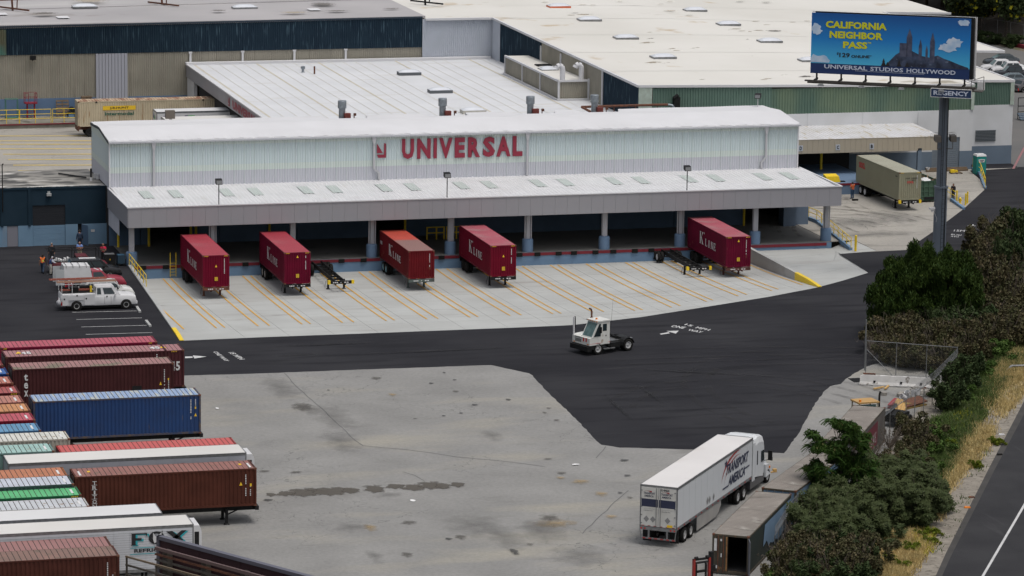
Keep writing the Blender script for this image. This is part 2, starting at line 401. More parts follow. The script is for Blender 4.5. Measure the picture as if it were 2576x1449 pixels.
# curb walls beside the well
def curbwall(name,x0f,y0,y1,yell,wid,label,zt=.14):
    t = thing(name,label,'curb wall'); n = 14
    m = M(); m2 = M()
    for k in range(n):
        ya = y0 + (y1 - y0) * k / n; yb = y0 + (y1 - y0) * (k + 1) / n
        tgt = m2 if ya <= yell + .01 else m
        tp = lambda y: zt * min(1,(y - y1) / 4 + .35)
        p = []
        for z_ in ('b','t'):
            for (dx,yy) in ((0,ya),(wid,ya),(wid,yb),(0,yb)):
                p.append((x0f(yy) + dx,yy,-1.35 if z_ == 'b' else tp(yy)))
        tgt.hexa(p)
    m.obj('wall',K['concrete'],t); m2.obj('painted_end',K['yellow'],t); return t
curbwall('curb_wall',lambda y: xl(y) - .34,0.0,-35.1,-27.8,.36,'long pale concrete curb wall with a yellow end beside the car park')
curbwall('curb_wall',lambda y: 57.72 + .0 * y,-.02,-22.4,-15.6,.34,'concrete curb wall with yellow end at the right of the loading apron',.22)

# parking lines, arrows and writing on the asphalt
def strip(pts,w,z,mat,name='painted_line',**k):
    m = M()
    for (a,b) in zip(pts[:-1],pts[1:]):
        a = Vector((a[0],a[1],z)); b = Vector((b[0],b[1],z)); d = (b - a).normalized(); nrm = Vector((-d.y,d.x,0)) * (w / 2)
        m.quad(a - nrm,b - nrm,b + nrm,a + nrm)
    return m.obj(name,mat,**ST)
for a,b in (((725,246),(1378,231)),((770,318),(1428,301)),((818,393),(1478,376)),((863,468),(1532,449))):
    strip([g(*q(0,2,*a)),g(*q(0,2,*b))],.1,.012,PAINT_W)
for a in ((470,1310),(508,1368)):
    p = g(*q(0,1,*a)); strip([p,(p[0] + .9,p[1])],.1,.012,PAINT_W)
def flat_text(body,pts,z,mat,bold=.02,name='painted_writing'):
    # pts: left-bottom, right-bottom, left-top of the writing on the ground
    a,b,c = [Vector((p[0],p[1],z)) for p in pts]
    m = M(); letter(m,body,a,(b - a).normalized(),(c - a).normalized(),(b - a).length,(c - a).length,bold=bold)
    return m.obj(name,mat,**ST)
# right-hand writing: reads for drivers leaving to the right
Q2 = lambda x,y: g(*q(2,2,x,y))
flat_text('ONE',[Q2(1590,392),Q2(1722,412),Q2(1626,374)],.014,PAINT_W)
flat_text('WAY',[Q2(1760,428),Q2(1900,455),Q2(1790,413)],.014,PAINT_W)
flat_text('15',[Q2(1730,372),Q2(1800,390),Q2(1760,360)],.014,PAINT_W)
flat_text('MPH',[Q2(1840,405),Q2(1975,432),Q2(1868,390)],.014,PAINT_W)
def arrow(pts,name='painted_arrow',z=.014):
    m = M(); vs_ = [(p[0],p[1],z) for p in pts]; m.add(vs_,[(0,1,2,3),(4,5,6)]); return m.obj(name,PAINT_W,**ST)
arrow([Q2(1485,462),Q2(1500,470),Q2(1590,457),Q2(1575,446),Q2(1553,434),Q2(1648,460),Q2(1678,431)])
Q0 = lambda x,y: g(*q(0,2,x,y))
arrow([Q0(1862,691),Q0(1862,707),Q0(1938,704),Q0(1938,690),Q0(1940,680),Q0(1956,711),Q0(2080,691)])
flat_text('ONE WAY',[Q0(2140,642),Q0(2242,736),Q0(2195,642)][0:1] + [Q0(2262,738)] + [Q0(2187,640)],.014,PAINT_W)
flat_text('15 MPH',[Q0(2296,650),Q0(2410,722),Q0(2352,646)],.014,PAINT_W)
Q31 = lambda x,y: g(*q(3,1,x,y))
flat_text('15MPH',[Q31(1868,880),Q31(2062,890),Q31(1876,862)],.014,PAINT_W,.0)
flat_text('BUS?',[Q31(1840,918),Q31(1945,926),Q31(1846,905)],.014,PAINT_W,.0)
flat_text('AVO',[Q31(1838,936),Q31(1915,942),Q31(1846,924)],.014,PAINT_W,.0)
arrow([Q31(2008,822),Q31(2030,840),Q31(2050,832),Q31(2030,822),Q31(2010,818),Q31(2090,828),Q31(2060,808)])
for nm,a,b,lab in (('wheel_stop',(1375,197),(1408,248),'concrete wheel stop nearest the white service truck'),('wheel_stop',(1470,338),(1512,392),'lone concrete wheel stop in the empty parking bays')):
    a = g(*q(0,2,*a)); b = g(*q(0,2,*b)); m = M(); m.bar((a[0],a[1],.08),(b[0],b[1],.08),.22,.15)
    tag(m.obj(nm,K['concrete']),lab,'wheel stop')

# pale concrete behind: truck yard on the right and the far left yard
ycD = [(2014,520),(2118,500),(2300,500),(2462,425),(2451,436),(2478,472),(2423,530),(2280,628),(2168,635),(2112,637),(2060,560)]
sheet('truck_yard',[(67.2,.1),(67.2,41.3),(104,41.3),g(2440,430),g(2470,456),g(2476,478),g(2425,525),g(2356,577),g(2280,629),g(2168,634.5),(69.7,-5.5),(69.7,.62),(68.3,.25)][::-1],.010,G_YARD,**ST)
sheet('truck_yard',[(-25,20),(58,20),(58,92),(-25,92)],.010,G_YARD,**ST)
for v_ in (342.5,355,363.5,375,388.5,402,416,430):
    strip([g(-30 if v_ < 380 else (v_ - 388) * .9 + 8,v_),g(236,v_ - .3)],.55,.03,PAINT_OLD,'bay_line')
# verge and freeway on the right
RD = mk('freeway_asphalt',(.026,.026,.029),(.036,.036,.039),.3,.8,.95,spec=.2,c3=(.052,.052,.055),sc3=.15,t3=.64,w3=.1,stretch3=(3,.4,1),bump=.4,bsc=8)
SH = mk('shoulder_asphalt',(.065,.062,.06),(.05,.048,.047),.6,.8,.95,spec=.2)
fe = [(2720,740),(2576,1010),(2487,1180),(2380,1391),(2340,1480),(2250,1660)]
fe2 = [(2735,745),(2587,1022),(2497,1192),(2391,1402),(2352,1490),(2262,1670)]
far_ = [g(3300,760),g(3300,1660)]
sheet('gravel_verge',[g(2600,540),g(2800,560)] + [g(u,v) for u,v in fe] + [g(1850,1660),g(2150,1350),g(2250,1100),g(2420,900)],.012,G_GRAVEL,**ST)
sheet('freeway_shoulder',[g(u,v) for u,v in fe] + [g(3000,1670),g(3000,740)],.016,SH,**ST)
sheet('freeway',[g(u,v) for u,v in fe2] + [g(3000,1680),g(3000,750)],.022,RD,**ST)
strip([g(2700,1050),g(2576,1272.5),g(2473,1449),g(2380,1610)],.17,.028,PAINT_W,'lane_line')

# stains: thin soft-edged patches
def stain_mat(name,c,strength=.8,sc=3.0,hard=.35):
    m = bpy.data.materials.new(name); m.use_nodes = True; nt = m.node_tree; b = nt.nodes['Principled BSDF']
    b.inputs['Base Color'].default_value = col(c); b.inputs['Roughness'].default_value = .8
    tc = nt.nodes.new('ShaderNodeTexCoord'); sb = nt.nodes.new('ShaderNodeVectorMath'); sb.operation = 'SUBTRACT'; sb.inputs[1].default_value = (.5,.5,0)
    nt.links.new(tc.outputs['Generated'],sb.inputs[0]); mm = nt.nodes.new('ShaderNodeVectorMath'); mm.operation = 'MULTIPLY'; mm.inputs[1].default_value = (2,2,0)
    nt.links.new(sb.outputs[0],mm.inputs[0]); ln = nt.nodes.new('ShaderNodeVectorMath'); ln.operation = 'LENGTH'; nt.links.new(mm.outputs[0],ln.inputs[0])
    nz = nt.nodes.new('ShaderNodeTexNoise'); nz.inputs['Scale'].default_value = sc; nz.inputs['Detail'].default_value = 6; nt.links.new(tc.outputs['Object'],nz.inputs['Vector'])
    a = nt.nodes.new('ShaderNodeMath'); a.operation = 'MULTIPLY_ADD'; a.inputs[1].default_value = 1.5; a.inputs[2].default_value = -.75
    nt.links.new(nz.outputs['Fac'],a.inputs[0]); s2 = nt.nodes.new('ShaderNodeMath'); s2.operation = 'ADD'; nt.links.new(ln.outputs['Value'],s2.inputs[0]); nt.links.new(a.outputs[0],s2.inputs[1])
    r = nt.nodes.new('ShaderNodeMapRange'); r.inputs['From Min'].default_value = .8; r.inputs['From Max'].default_value = .8 - hard; r.inputs['To Max'].default_value = strength
    nt.links.new(s2.outputs[0],r.inputs['Value']); nt.links.new(r.outputs[0],b.inputs['Alpha']); return m
SM = {'oil': stain_mat('oil_stain_soft',(.09,.083,.072),.6,2.0,.5),'oilh': stain_mat('wet_stain',(.085,.075,.062),.8,1.6,.22),'blk': stain_mat('black_stain',(.05,.05,.05),.7,2,.35),
      'yel': stain_mat('spilled_sand',(.33,.24,.12),.55,1.6,.6),'wh': stain_mat('white_litter',(.7,.7,.7),.95,1,.05),'soft': stain_mat('soft_grime',(.13,.127,.12),.4,.8,.9),
      'brn': stain_mat('roof_grime',(.30,.25,.17),.7,2.0,.5),'tar': stain_mat('roof_dark_grime',(.09,.08,.07),.75,3.0,.35)}
_sz = [.03]
def stain(u,v,w,h,kind,z=None,rz=0,base=0.0,name='stain'):
    x,y = g(u,v,base); _sz[0] += .0007; zz = base + (_sz[0] if z is None else z)
    m = M(); m.quad((-w / 2,-h / 2,0),(w / 2,-h / 2,0),(w / 2,h / 2,0),(-w / 2,h / 2,0))
    o = m.obj(name,SM[kind],loc=(x,y,zz),rz=rz,**ST); return o
def st1(x,y,w,h,kind,rz=0): u,v = q(1,3,x,y); stain(u,v,w / 4 / 34,h / 4 / 6.6,kind,rz=rz)
for a in ((490,610,520,75,'oilh'),(760,600,560,75,'oilh'),(950,590,240,60,'oilh'),(150,635,120,40,'oilh'),(1190,575,260,75,'oilh'),(1400,550,260,50,'oilh'),(1590,560,320,65,'oilh'),(1760,540,300,75,'oilh'),(1880,545,200,60,'oilh'),(2030,533,190,50,'oilh'),(300,625,260,45,'oilh'),
          (120,690,130,30,'blk'),(860,100,520,260,'soft'),(1540,915,220,40,'oil'),(2060,1060,160,45,'oil'),(1940,1082,90,25,'blk'),(1520,1238,150,50,'oil'),(1200,1260,200,120,'soft'),
          (1150,965,170,70,'yel'),(2200,950,760,220,'soft'),(2500,1060,420,260,'soft'),(1340,640,400,60,'soft'),(960,965,500,90,'soft'),(2380,40,300,130,'soft'),(400,410,180,26,'oil'),(85,400,150,30,'oil'),(1580,697,60,22,'wh')): st1(*a)
def stq(c,r,x,y,w,h,kind): u,v = q(c,r,x,y); s_ = 27 + (v - 700) * .0125; stain(u,v,w / 4 / s_,h / 4 / (s_ * .19),kind)
for a in ((1,2,470,1200,300,90,'oil'),(1,2,540,1230,260,120,'soft'),(1,2,250,1010,420,260,'soft'),(1,2,780,1300,500,300,'soft'),(1,2,2010,1046,90,24,'oil'),(1,2,2200,1182,80,24,'blk'),(1,2,1895,858,40,18,'blk'),(1,2,1765,965,60,20,'blk'),(1,2,2000,930,50,14,'blk'),
          (1,2,2540,1130,70,24,'blk'),(1,2,2065,1266,50,16,'blk'),(1,2,1890,1292,50,16,'blk'),(1,2,1600,1322,60,14,'oil'),(1,2,730,1034,40,12,'blk'),(1,2,1210,912,150,36,'oil'),(1,2,1375,1080,110,40,'yel'),
          (2,2,330,1262,60,26,'oil'),(2,2,450,1336,80,24,'oil'),(2,2,370,1216,70,18,'oil'),(0,2,2187,1218,40,16,'wh'),
          (2,3,490,470,110,36,'yel'),(2,3,690,505,260,46,'yel'),(2,3,900,630,180,50,'yel'),(2,3,420,930,620,70,'yel'),(2,3,260,945,500,110,'soft'),(2,3,320,1020,700,180,'soft'),(2,3,380,870,260,60,'oil'),
          (2,3,1130,292,120,26,'blk'),(2,3,1160,446,90,20,'blk'),(2,3,1190,668,70,26,'oil'),(2,3,1090,620,60,18,'blk'),(2,3,360,278,120,18,'oil'),(2,3,25,1210,100,60,'blk'),(2,3,500,420,130,30,'oil'),(2,3,640,335,90,12,'wh'),
          (2,3,700,1250,800,200,'soft'),(2,3,180,1140,90,30,'oil'),(2,3,1000,860,160,40,'yel')): stq(*a)
for u_,v_,w_,h_ in ((2205,590,14,5),(2160,560,10,8),(2250,545,8,10),(2400,500,6,6)): stain(u_,v_,w_,h_,'soft')
# long dark seams in the old pavement
for pts in ([q(1,2,285,855),q(1,2,370,950),q(1,2,560,1130),q(1,2,740,1290),q(1,2,910,1449),q(1,3,1000,90),q(1,3,1080,140),q(1,3,1600,190),q(1,3,2000,250),q(1,3,2576,305),q(2,3,330,350)],
            [q(2,3,940,148),q(2,3,845,265)],[q(2,3,1170,590),q(2,3,950,790),q(2,3,710,1025)],[q(1,3,1480,400),q(1,3,1600,440),q(1,3,1700,500)]):
    pp = [g(*p) for p in pts]; dense = []
    for (x0,y0),(x1,y1) in zip(pp[:-1],pp[1:]):
        n = max(1,int(math.hypot(x1 - x0,y1 - y0) / 1.2))
        for k in range(n): dense.append((x0 + (x1 - x0) * k / n + random.uniform(-.06,.06),y0 + (y1 - y0) * k / n + random.uniform(-.12,.12)))
    dense.append(pp[-1]); strip(dense,.07,.02,mk('pavement_seam',(.11,.11,.11),None,rough=.95),'pavement_seam')
# tyre marks on the new asphalt
def flatmark(name,c,a):
    m = mk(name,c,None,rough=.95,spec=.1); b = m.node_tree.nodes['Principled BSDF']; nt = m.node_tree
    tc = nt.nodes.new('ShaderNodeTexCoord'); nz = nt.nodes.new('ShaderNodeTexNoise'); nz.inputs['Scale'].default_value = .5; nt.links.new(tc.outputs['Object'],nz.inputs['Vector'])
    r = nt.nodes.new('ShaderNodeMapRange'); r.inputs['From Min'].default_value = .38; r.inputs['From Max'].default_value = .62; r.inputs['To Max'].default_value = a; nt.links.new(nz.outputs['Fac'],r.inputs['Value']); nt.links.new(r.outputs[0],b.inputs['Alpha']); return m
TL = flatmark('dusty_tyre_track',(.05,.049,.05),.22); TD = flatmark('dark_tyre_track',(.12,.11,.095),.35)
_az = [.05]
def arc(u,v,rx,ry,a0,a1,w,mat):
    cx,cy = g(u,v); _az[0] += .0009; pts = [(cx + rx * math.cos(R(a0 + (a1 - a0) * k / 24)),cy + ry * math.sin(R(a0 + (a1 - a0) * k / 24))) for k in range(25)]; strip(pts,w,_az[0],mat,'tyre_mark')
for k,a in enumerate(((1900,1060,9,13,20,150),(1930,1050,11,16,10,130),(1850,980,20,9,-10,80),(1800,960,24,11,0,85),(1700,960,26,7,10,95),(2060,1000,8,14,120,215))):
    for o_ in (0,1.9): arc(a[0],a[1],a[2] + o_,a[3] + o_,a[4],a[5],.55,TL)
for a in ((2150,600,5,11,30,170),(2170,590,6.5,14,20,160),(2120,575,9,12,10,120),(2200,560,4,16,60,200),(2240,520,3,18,70,190)):
    for o_ in (0,1.6): arc(a[0],a[1],a[2] + o_,a[3] + o_,a[4],a[5],.42,TD)
TM = stain_mat('tyre_mark',(.006,.006,.007),.6,1.2,.8)
for (a,b,w) in ((q(2,2,1000,810),q(2,2,2560,890),1.0),(q(2,2,1250,970),q(2,2,1560,1200),.6),(q(2,2,900,1050),q(2,2,1250,1380),.6),(q(1,2,0,600),q(1,2,1500,545),.9),(q(1,2,600,690),q(2,2,400,590),.9),(q(1,2,0,700),q(1,2,900,655),.7)):
    A,B = g(*a),g(*b); L_ = math.hypot(B[0] - A[0],B[1] - A[1]); m = M(); _sz[0] += .0007
    m.quad((-L_ / 2,-w / 2,0),(L_ / 2,-w / 2,0),(L_ / 2,w / 2,0),(-L_ / 2,w / 2,0))
    m.obj('tyre_mark',TM,loc=((A[0] + B[0]) / 2,(A[1] + B[1]) / 2,_sz[0]),rz=math.atan2(B[1] - A[1],B[0] - A[0]),**ST)
# ================================================================ loading dock warehouse
B_FASC = mk('fascia_panel_grey',(.285,.283,.305),(.31,.305,.33),.12,.8,.5,c3=(.31,.285,.31),sc3=.07,t3=.52,w3=.12)
B_TRIM = mk('white_trim',(.62,.62,.64),None,rough=.4)
B_RIBW = mk('white_metal_roof',(.62,.62,.635),(.55,.55,.56),.6,.7,.45,c3=(.50,.48,.45),sc3=.8,t3=.63,w3=.2,stretch3=(2,.3,1))
B_LILAC = mk('grey_lilac_siding',(.52,.53,.585),(.475,.485,.53),.5,.7,.5)
B_MINT = mk('pale_mint_fibreglass',(.58,.645,.61),(.54,.61,.58),.6,.7,.4)
B_TEAL = mk('grey_green_fibreglass',(.50,.585,.605),(.54,.62,.63),.35,.8,.4,stretch=(1,1,.3),c3=(.56,.63,.62),sc3=.3,t3=.6,w3=.1,stretch3=(2,1,.1))
B_FOAM = mk('white_foam_roof',(.60,.60,.62),(.55,.55,.565),.25,.7,.7,bump=.25,bsc=2.5)
B_FOAMD = mk('dirty_white_roof',(.615,.60,.565),(.55,.535,.495),.06,.8,.8,c3=(.44,.36,.26),sc3=.30,t3=.645,w3=.07,stretch3=(.5,.5,1),bump=.2,bsc=1,
              c4=(.30,.27,.22),sc4=.17,t4=.70,w4=.04,stretch4=(.5,.9,1))
B_SKY = mk('rooflight_fibreglass',(.46,.505,.485),(.42,.465,.445),1.5,.7,.4)
B_DARKIN = mk('dark_interior',(.02,.02,.022),None,rough=.9)  # near-black colour stands in for the shade inside openings
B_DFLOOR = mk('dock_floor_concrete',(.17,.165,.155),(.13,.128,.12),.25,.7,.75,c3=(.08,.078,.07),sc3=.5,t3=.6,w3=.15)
B_REDL = mk('letter_red',(.28,.02,.045),(.24,.022,.045),1.5,.6,.5)
B_REDS = mk('red_dock_strip',(.19,.008,.02),(.14,.01,.02),2,.6,.5)
dk = thing('dock_warehouse','long white metal loading dock warehouse with red lettering over a grey canopy','warehouse',(30,5,0))
dk.location = (0,0,0)
XL,XRR = -1.9,67.6
# fascia panels
pm = M(); pw = (XRR - XL) / 58; pm.box(.006,pw - .006,-.06,0,0,1.84); pme = pm.mesh('fascia_panel',B_FASC)
for i in range(58): new('fascia_panel',pme,dk,(XL + i * pw,-1,3.74))
pls = 11.8 / 10
pm = M(); pm.box(-.06,0,.012,pls - .012,0,1.84); pms = pm.mesh('fascia_panel',B_FASC)
for i in range(10):
    new('fascia_panel',pms,dk,(XL,-1 + i * pls,3.74))
    new('fascia_panel',pms,dk,(XRR + .06,-1 + i * pls,3.74))
m = M(); m.box(XL - .1,XRR + .1,-1.12,-.94,5.58,5.68); m.box(XL - .1,XL + .14,-.94,10.8,5.58,5.68); m.box(XRR - .1,XRR + .1,-.94,11.2,5.58,5.68)
m.box(XRR - .12,XRR - .07,-.9,11.2,5.0,5.58); m.obj('fascia_cap',B_TRIM,dk)
m = M(); m.box(XL,XRR,-.99,-.9,3.76,5.5); m.box(XL + .02,XL + .1,-.9,10.8,3.76,5.5); m.box(XRR - .06,XRR - .02,-.9,10.8,3.76,5.5); m.box(XL + .1,XRR - .06,-.9,10.9,3.9,3.96); m.obj('canopy_soffit',K['steel'],dk)
m = M(); nv = Vector((0,-.03,1)).normalized(); m.wave((XL + .1,-.92,5.5),(1,0,0),Vector((0,11.05,.3)).normalized(),nv,XRR - XL - .3,11.05,172,.05,duty=.16)
m.obj('canopy_roof',B_RIBW,dk)
m = M(); m.wave((0,0,0),(1,0,0),Vector((0,11.05,.3)).normalized(),nv,1.0,3.7,4,.03); rl = m.mesh('roof_light',B_SKY)
for i in range(9):
    for xo in (.42,3.2):
        new('roof_light',rl,dk,(xo + 7.62 * i,4.0,5.5 + 4.92 * .0272 + .035))
# upper wall, 1 m sheets of four bands
bands = [(5.62,7.1,B_LILAC),(7.1,7.68,B_MINT),(7.68,9.62,B_TEAL),(9.62,10.2,B_MINT)]
def wsheet(w,fac,top):
    m = M()
    for i,(a,b,mt) in enumerate(bands):
        a2,b2 = a,min(b,top)
        if i == len(bands) - 1: b2 = top
        if b2 > a2:
            o = (0,-.006 * (i % 2),a2) if fac == 'y' else (-.006 * (i % 2),0,a2)
            if fac == 'y': m.wave(o,(1,0,0),(0,0,1),(0,-1,0),w,b2 - a2,4,.035,i,.22)
            else: m.wave(o,(0,-1,0),(0,0,1),(-1,0,0),w,b2 - a2,4,.035,i,.22)
    if fac == 'y': m.box(-.012,.012,-.03,0,5.62,10.0,1)
    return m.mesh('wall_sheet',[b[2] for b in bands])
ws = wsheet(.982,'y',10.15); nsh = 69; sw = (66.95 + 1.85) / nsh
for i in range(nsh): new('wall_sheet',ws,dk,(-1.85 + i * sw + .007,10.1,0))
zr = lambda y: 10.15 + (y - 10.1) * .104 if y < 16 else 10.76 - (y - 16) * .07
for i in range(11):
    yb = 21.3 - i * 1.018
    new('wall_sheet',wsheet(1.0,'x',min(zr(yb),zr(yb - 1)) - .02),dk,(-1.85,yb,0))
    o = new('wall_sheet',wsheet(1.0,'x',min(zr(yb),zr(yb - 1)) - .02),dk,(66.98,yb - 1.0,0)); o.rotation_euler = (0,0,math.pi)
m = M(); m.box(-1.92,-1.8,10.02,10.12,5.6,10.2); m.box(66.93,67.05,10.02,10.14,5.6,10.2); m.obj('corner_trim',B_TRIM,dk)
# foam roof with scooped notches round the four vents
VX = [gy(855,300,21.6)[0],gy(1107,293,21.6)[0],gy(1327,288,21.6)[0],gy(1488,282,21.6)[0]]
def backy(x):
    for vx in VX:
        d = abs(x - vx - .3)
        if d < 1.45: return 21.3 - 2.3
        if d < 2.2: return 21.3 - 2.3 * math.sqrt(max(0,1 - ((d - 1.45) / .75) ** 2))
    return 21.3 + .12 * math.sin(x * .7)
m = M(); m.sm = False; nx = 330
rowsr = []
for i in range(nx + 1):
    x = -1.95 + (67.1 + 1.95) * i / nx; yb = backy(x)
    jig = .03 * math.sin(x * 3.1) + .02 * math.sin(x * 7.7)
    rowsr.append([(x,9.86,10.08),(x,9.86 + .05,10.24 + jig),(x,12,10.40),(x,14,10.60),(x,15.9,10.77),(x,17.5,10.68),(x,min(yb,18.9),zr(18.9) + .02),(x,yb,zr(21) + .10),(x,yb + .02,zr(21) - .35)])
for i in range(nx):
    for j in range(8): m.quad(rowsr[i][j],rowsr[i + 1][j],rowsr[i + 1][j + 1],rowsr[i][j + 1])
m.obj('foam_roof',B_FOAM,dk)
m = M(); m.box(-1.7,66.8,10.4,21.2,9.9,10.0); m.box(-1.85,66.9,21.15,21.3,5.5,10.2); m.obj('roof_deck',K['steel'],dk)
m = M(); m.quad((-1.97,9.9,10.1),(-1.97,15.9,10.72),(-1.97,15.9,10.5),(-1.97,9.9,9.9)); m.quad((-1.97,15.9,10.72),(-1.97,21.35,10.4),(-1.97,21.35,10.2),(-1.97,15.9,10.5)); m.obj('gable_trim',K['navy'],dk)
m = M(); m.box(-1.95,67.15,9.7,9.86,9.98,10.14)
m.obj('gutter',mk('gutter_grey',(.45,.46,.49),None,rough=.4),dk)
m = M()
for i in range(36): m.box(-1.6 + i * 1.93,-1.54 + i * 1.93,9.68,9.95,10.13,10.19)
br = m.obj('gutter_bracket',B_TRIM,dk); br['kind'] = 'stuff'
def downspout(x,jog):
    m = M(); m.prism([(x - .22,9.97),(x + .22,9.97),(x + .1,9.3),(x - .1,9.3)],9.78,10.0)
    if jog: m.bar((x,9.92,9.35),(x,9.92,6.9),.19,.16); m.bar((x,9.92,6.95),(x + jog,9.92,6.45),.17,.16); m.bar((x + jog,9.92,6.5),(x + jog,9.92,5.85),.19,.16)
    else: m.bar((x,9.92,9.35),(x,9.92,5.85),.19,.16)
    m.obj('downspout',mk('downspout_grey',(.46,.46,.48),None,rough=.4),dk)
for x,j in ((2.35,0),(23.76,.5),(39.08,0),(63.61,-.45)): downspout(x,j)
# big red letters and emblem, each its own piece
def wx(c,x): return gy(*q(c,0,x,1449),9.98)[0]
Y0,Y1 = 7.74,9.7
spans = [('U',1,1470,1,1590),('N',1,1622,1,1758),('I',1,1788,1,1820),('V',1,1843,1,1978),('E',1,2000,1,2103),('R',1,2135,1,2256),('S',1,2284,1,2406),('A',1,2420,1,2562),('L',2,8,2,106)]
for ch,ca,xa,cb,xb in spans:
    a,b = wx(ca,xa),wx(cb,xb); m = M(); vs_,fs,asp = text_pts(ch,.045)
    base = [(a + p[0] * (b - a),9.95,Y0 + p[1] * (Y1 - Y0)) for p in vs_]
    m.add(base,fs); m.add([(p[0] + .02,10.05,p[2] - .02) for p in base],fs)
    ed = {}
    for f in fs:
        for i in range(len(f)): e = (f[i],f[(i + 1) % len(f)]); k_ = tuple(sorted(e)); ed[k_] = ed.get(k_,0) + 1
    bk = [(p[0],10.05,p[2]) for p in base]
    for e,n_ in ed.items():
        if n_ == 1: m.quad(base[e[0]],base[e[1]],bk[e[1]],bk[e[0]])
    m.obj('letter',B_REDL,dk)
m = M()
ex0,ex1 = wx(1,1216),wx(1,1308)
ew = ex1 - ex0; ez = 7.93; eh = 1.45
P_ = lambda a,b: (ex0 + a * ew,9.95,ez + b * eh)
m.add([P_(0,.98),P_(0,.32),P_(.62,.32),P_(.62,.36)],[(0,1,2,3)])
m.add([P_(0,.22),P_(.15,0),P_(1,0),P_(1,.22)],[(0,1,2,3)]); m.add([P_(.78,.22),P_(1,.22),P_(1,.95),P_(.78,.98)],[(0,1,2,3)])
m.obj('emblem',B_REDL,dk)
# dock slab, face, strip, bumpers
m = M(); m.box(-1.4,67.1,0,23,-1.4,.012); m.obj('dock_floor',B_DFLOOR,dk)
m = M(); m.box(-1.42,67.12,-.03,-.001,-1.4,-.02); 
for i in range(9): m.box(1.1 + 7.62 * i,1.12 + 7.62 * i,-.034,-.029,-1.4,-.3)
m.obj('dock_face',mk('dock_face_blue',(.14,.24,.37),(.12,.20,.31),.5,.7,.7,c3=(.07,.10,.14),sc3=.8,t3=.62,w3=.2,stretch3=(1,1,.3)),dk)
m = M(); m.box(-1.2,66.6,-.09,-.035,-.31,-.03); m.obj('dock_edge_strip',B_REDS,dk)
bx = [q(0,1,1440,0),q(0,1,1668,0),q(1,1,860,0),q(1,1,1082,0),q(1,1,1866,0),q(2,1,75,0),q(2,1,255,0),q(2,1,468,0),q(2,1,622,0),q(2,1,838,0),q(2,1,1018,0),q(2,1,1234,0),q(2,1,1400,0),q(0,1,2470,0)]
m = M(); m.box(-.28,.28,-.2,-.09,-.36,.0); bme = m.mesh('dock_bumper',K['rubber'])
for p in bx: new('dock_bumper',bme,dk,(gy(p[0],650,-.1)[0],0,0))
# inner wall in tilt-up panels with dark door openings
op = [(gy(379,600,11)[0],gy(475,600,11)[0]),(gy(q(1,1,1200,0)[0],585,11)[0],gy(q(1,1,1495,0)[0],585,11)[0]),(gy(1288 + 2340 / 4,570,11)[0],gy(1959,560,11)[0])]
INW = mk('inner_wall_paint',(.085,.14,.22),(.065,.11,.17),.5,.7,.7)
xsn = [-1.8] + [1.2 + 7.62 * i for i in range(9)] + [66.9]
segs = []; cuts = sorted(xsn + [o[0] for o in op] + [o[1] for o in op])
for a,b in zip(cuts[:-1],cuts[1:]):
    mid = (a + b) / 2
    if b - a > .15 and not any(o[0] < mid < o[1] for o in op):
        m = M(); m.box(a + .03,b - .03,11.0,11.2,.01,5.4); m.obj('inner_wall_panel',INW,dk)
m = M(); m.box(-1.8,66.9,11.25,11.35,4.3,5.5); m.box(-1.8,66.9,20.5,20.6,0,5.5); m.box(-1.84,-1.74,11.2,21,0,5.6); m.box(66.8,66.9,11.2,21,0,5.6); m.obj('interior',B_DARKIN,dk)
m = M(); m.wave((-1.85,4.5,2.05),(0,1,0),(0,0,1),(-1,0,0),6.4,1.8,16,.05); m.obj('side_cladding',B_LILAC,dk)
# columns and their round blue bases
BB = mk('column_base_blue',(.14,.225,.35),(.12,.19,.30),.8,.6,.7); CG = mk('column_grey',(.40,.40,.43),None,rough=.5)
mb = M(); mb.sm = True; mb.lathe([(0,1.24),(.46,1.24),(.52,1.17),(.53,1.1),(.53,0)],(0,0,0),n=28); bme = mb.mesh('column_base',BB)
mc = M()
mc.box(-.24,.24,-.2,-.16,1.2,3.95); mc.box(-.24,.24,.16,.2,1.2,3.95); mc.box(-.03,.03,-.16,.16,1.2,3.95); cme = mc.mesh('column',CG)
mc2 = M(); mc2.box(-.18,.18,-.18,.18,1.2,3.95); mc2.tube((-.3,-.1,1.2),(-.3,-.1,3.9),.07); mc2.tube((.3,-.1,1.2),(.3,-.1,3.9),.07); cme2 = mc2.mesh('column',CG)
CXS = [-1.36 + 7.6 * i for i in range(9)] + [66.86]
for i,x in enumerate(CXS):
    y = .55 if i < 9 else .95
    new('column_base',bme,dk,(x,y,.012)); new('column',cme2 if i % 2 else cme,dk,(x,y,0))
    if i % 3 == 1: 
        pp = M(); pp.tube((x + .32,y,1.2),(x + .32,y,3.9),.06); pp.obj('rainwater_pipe',K['white'],dk)
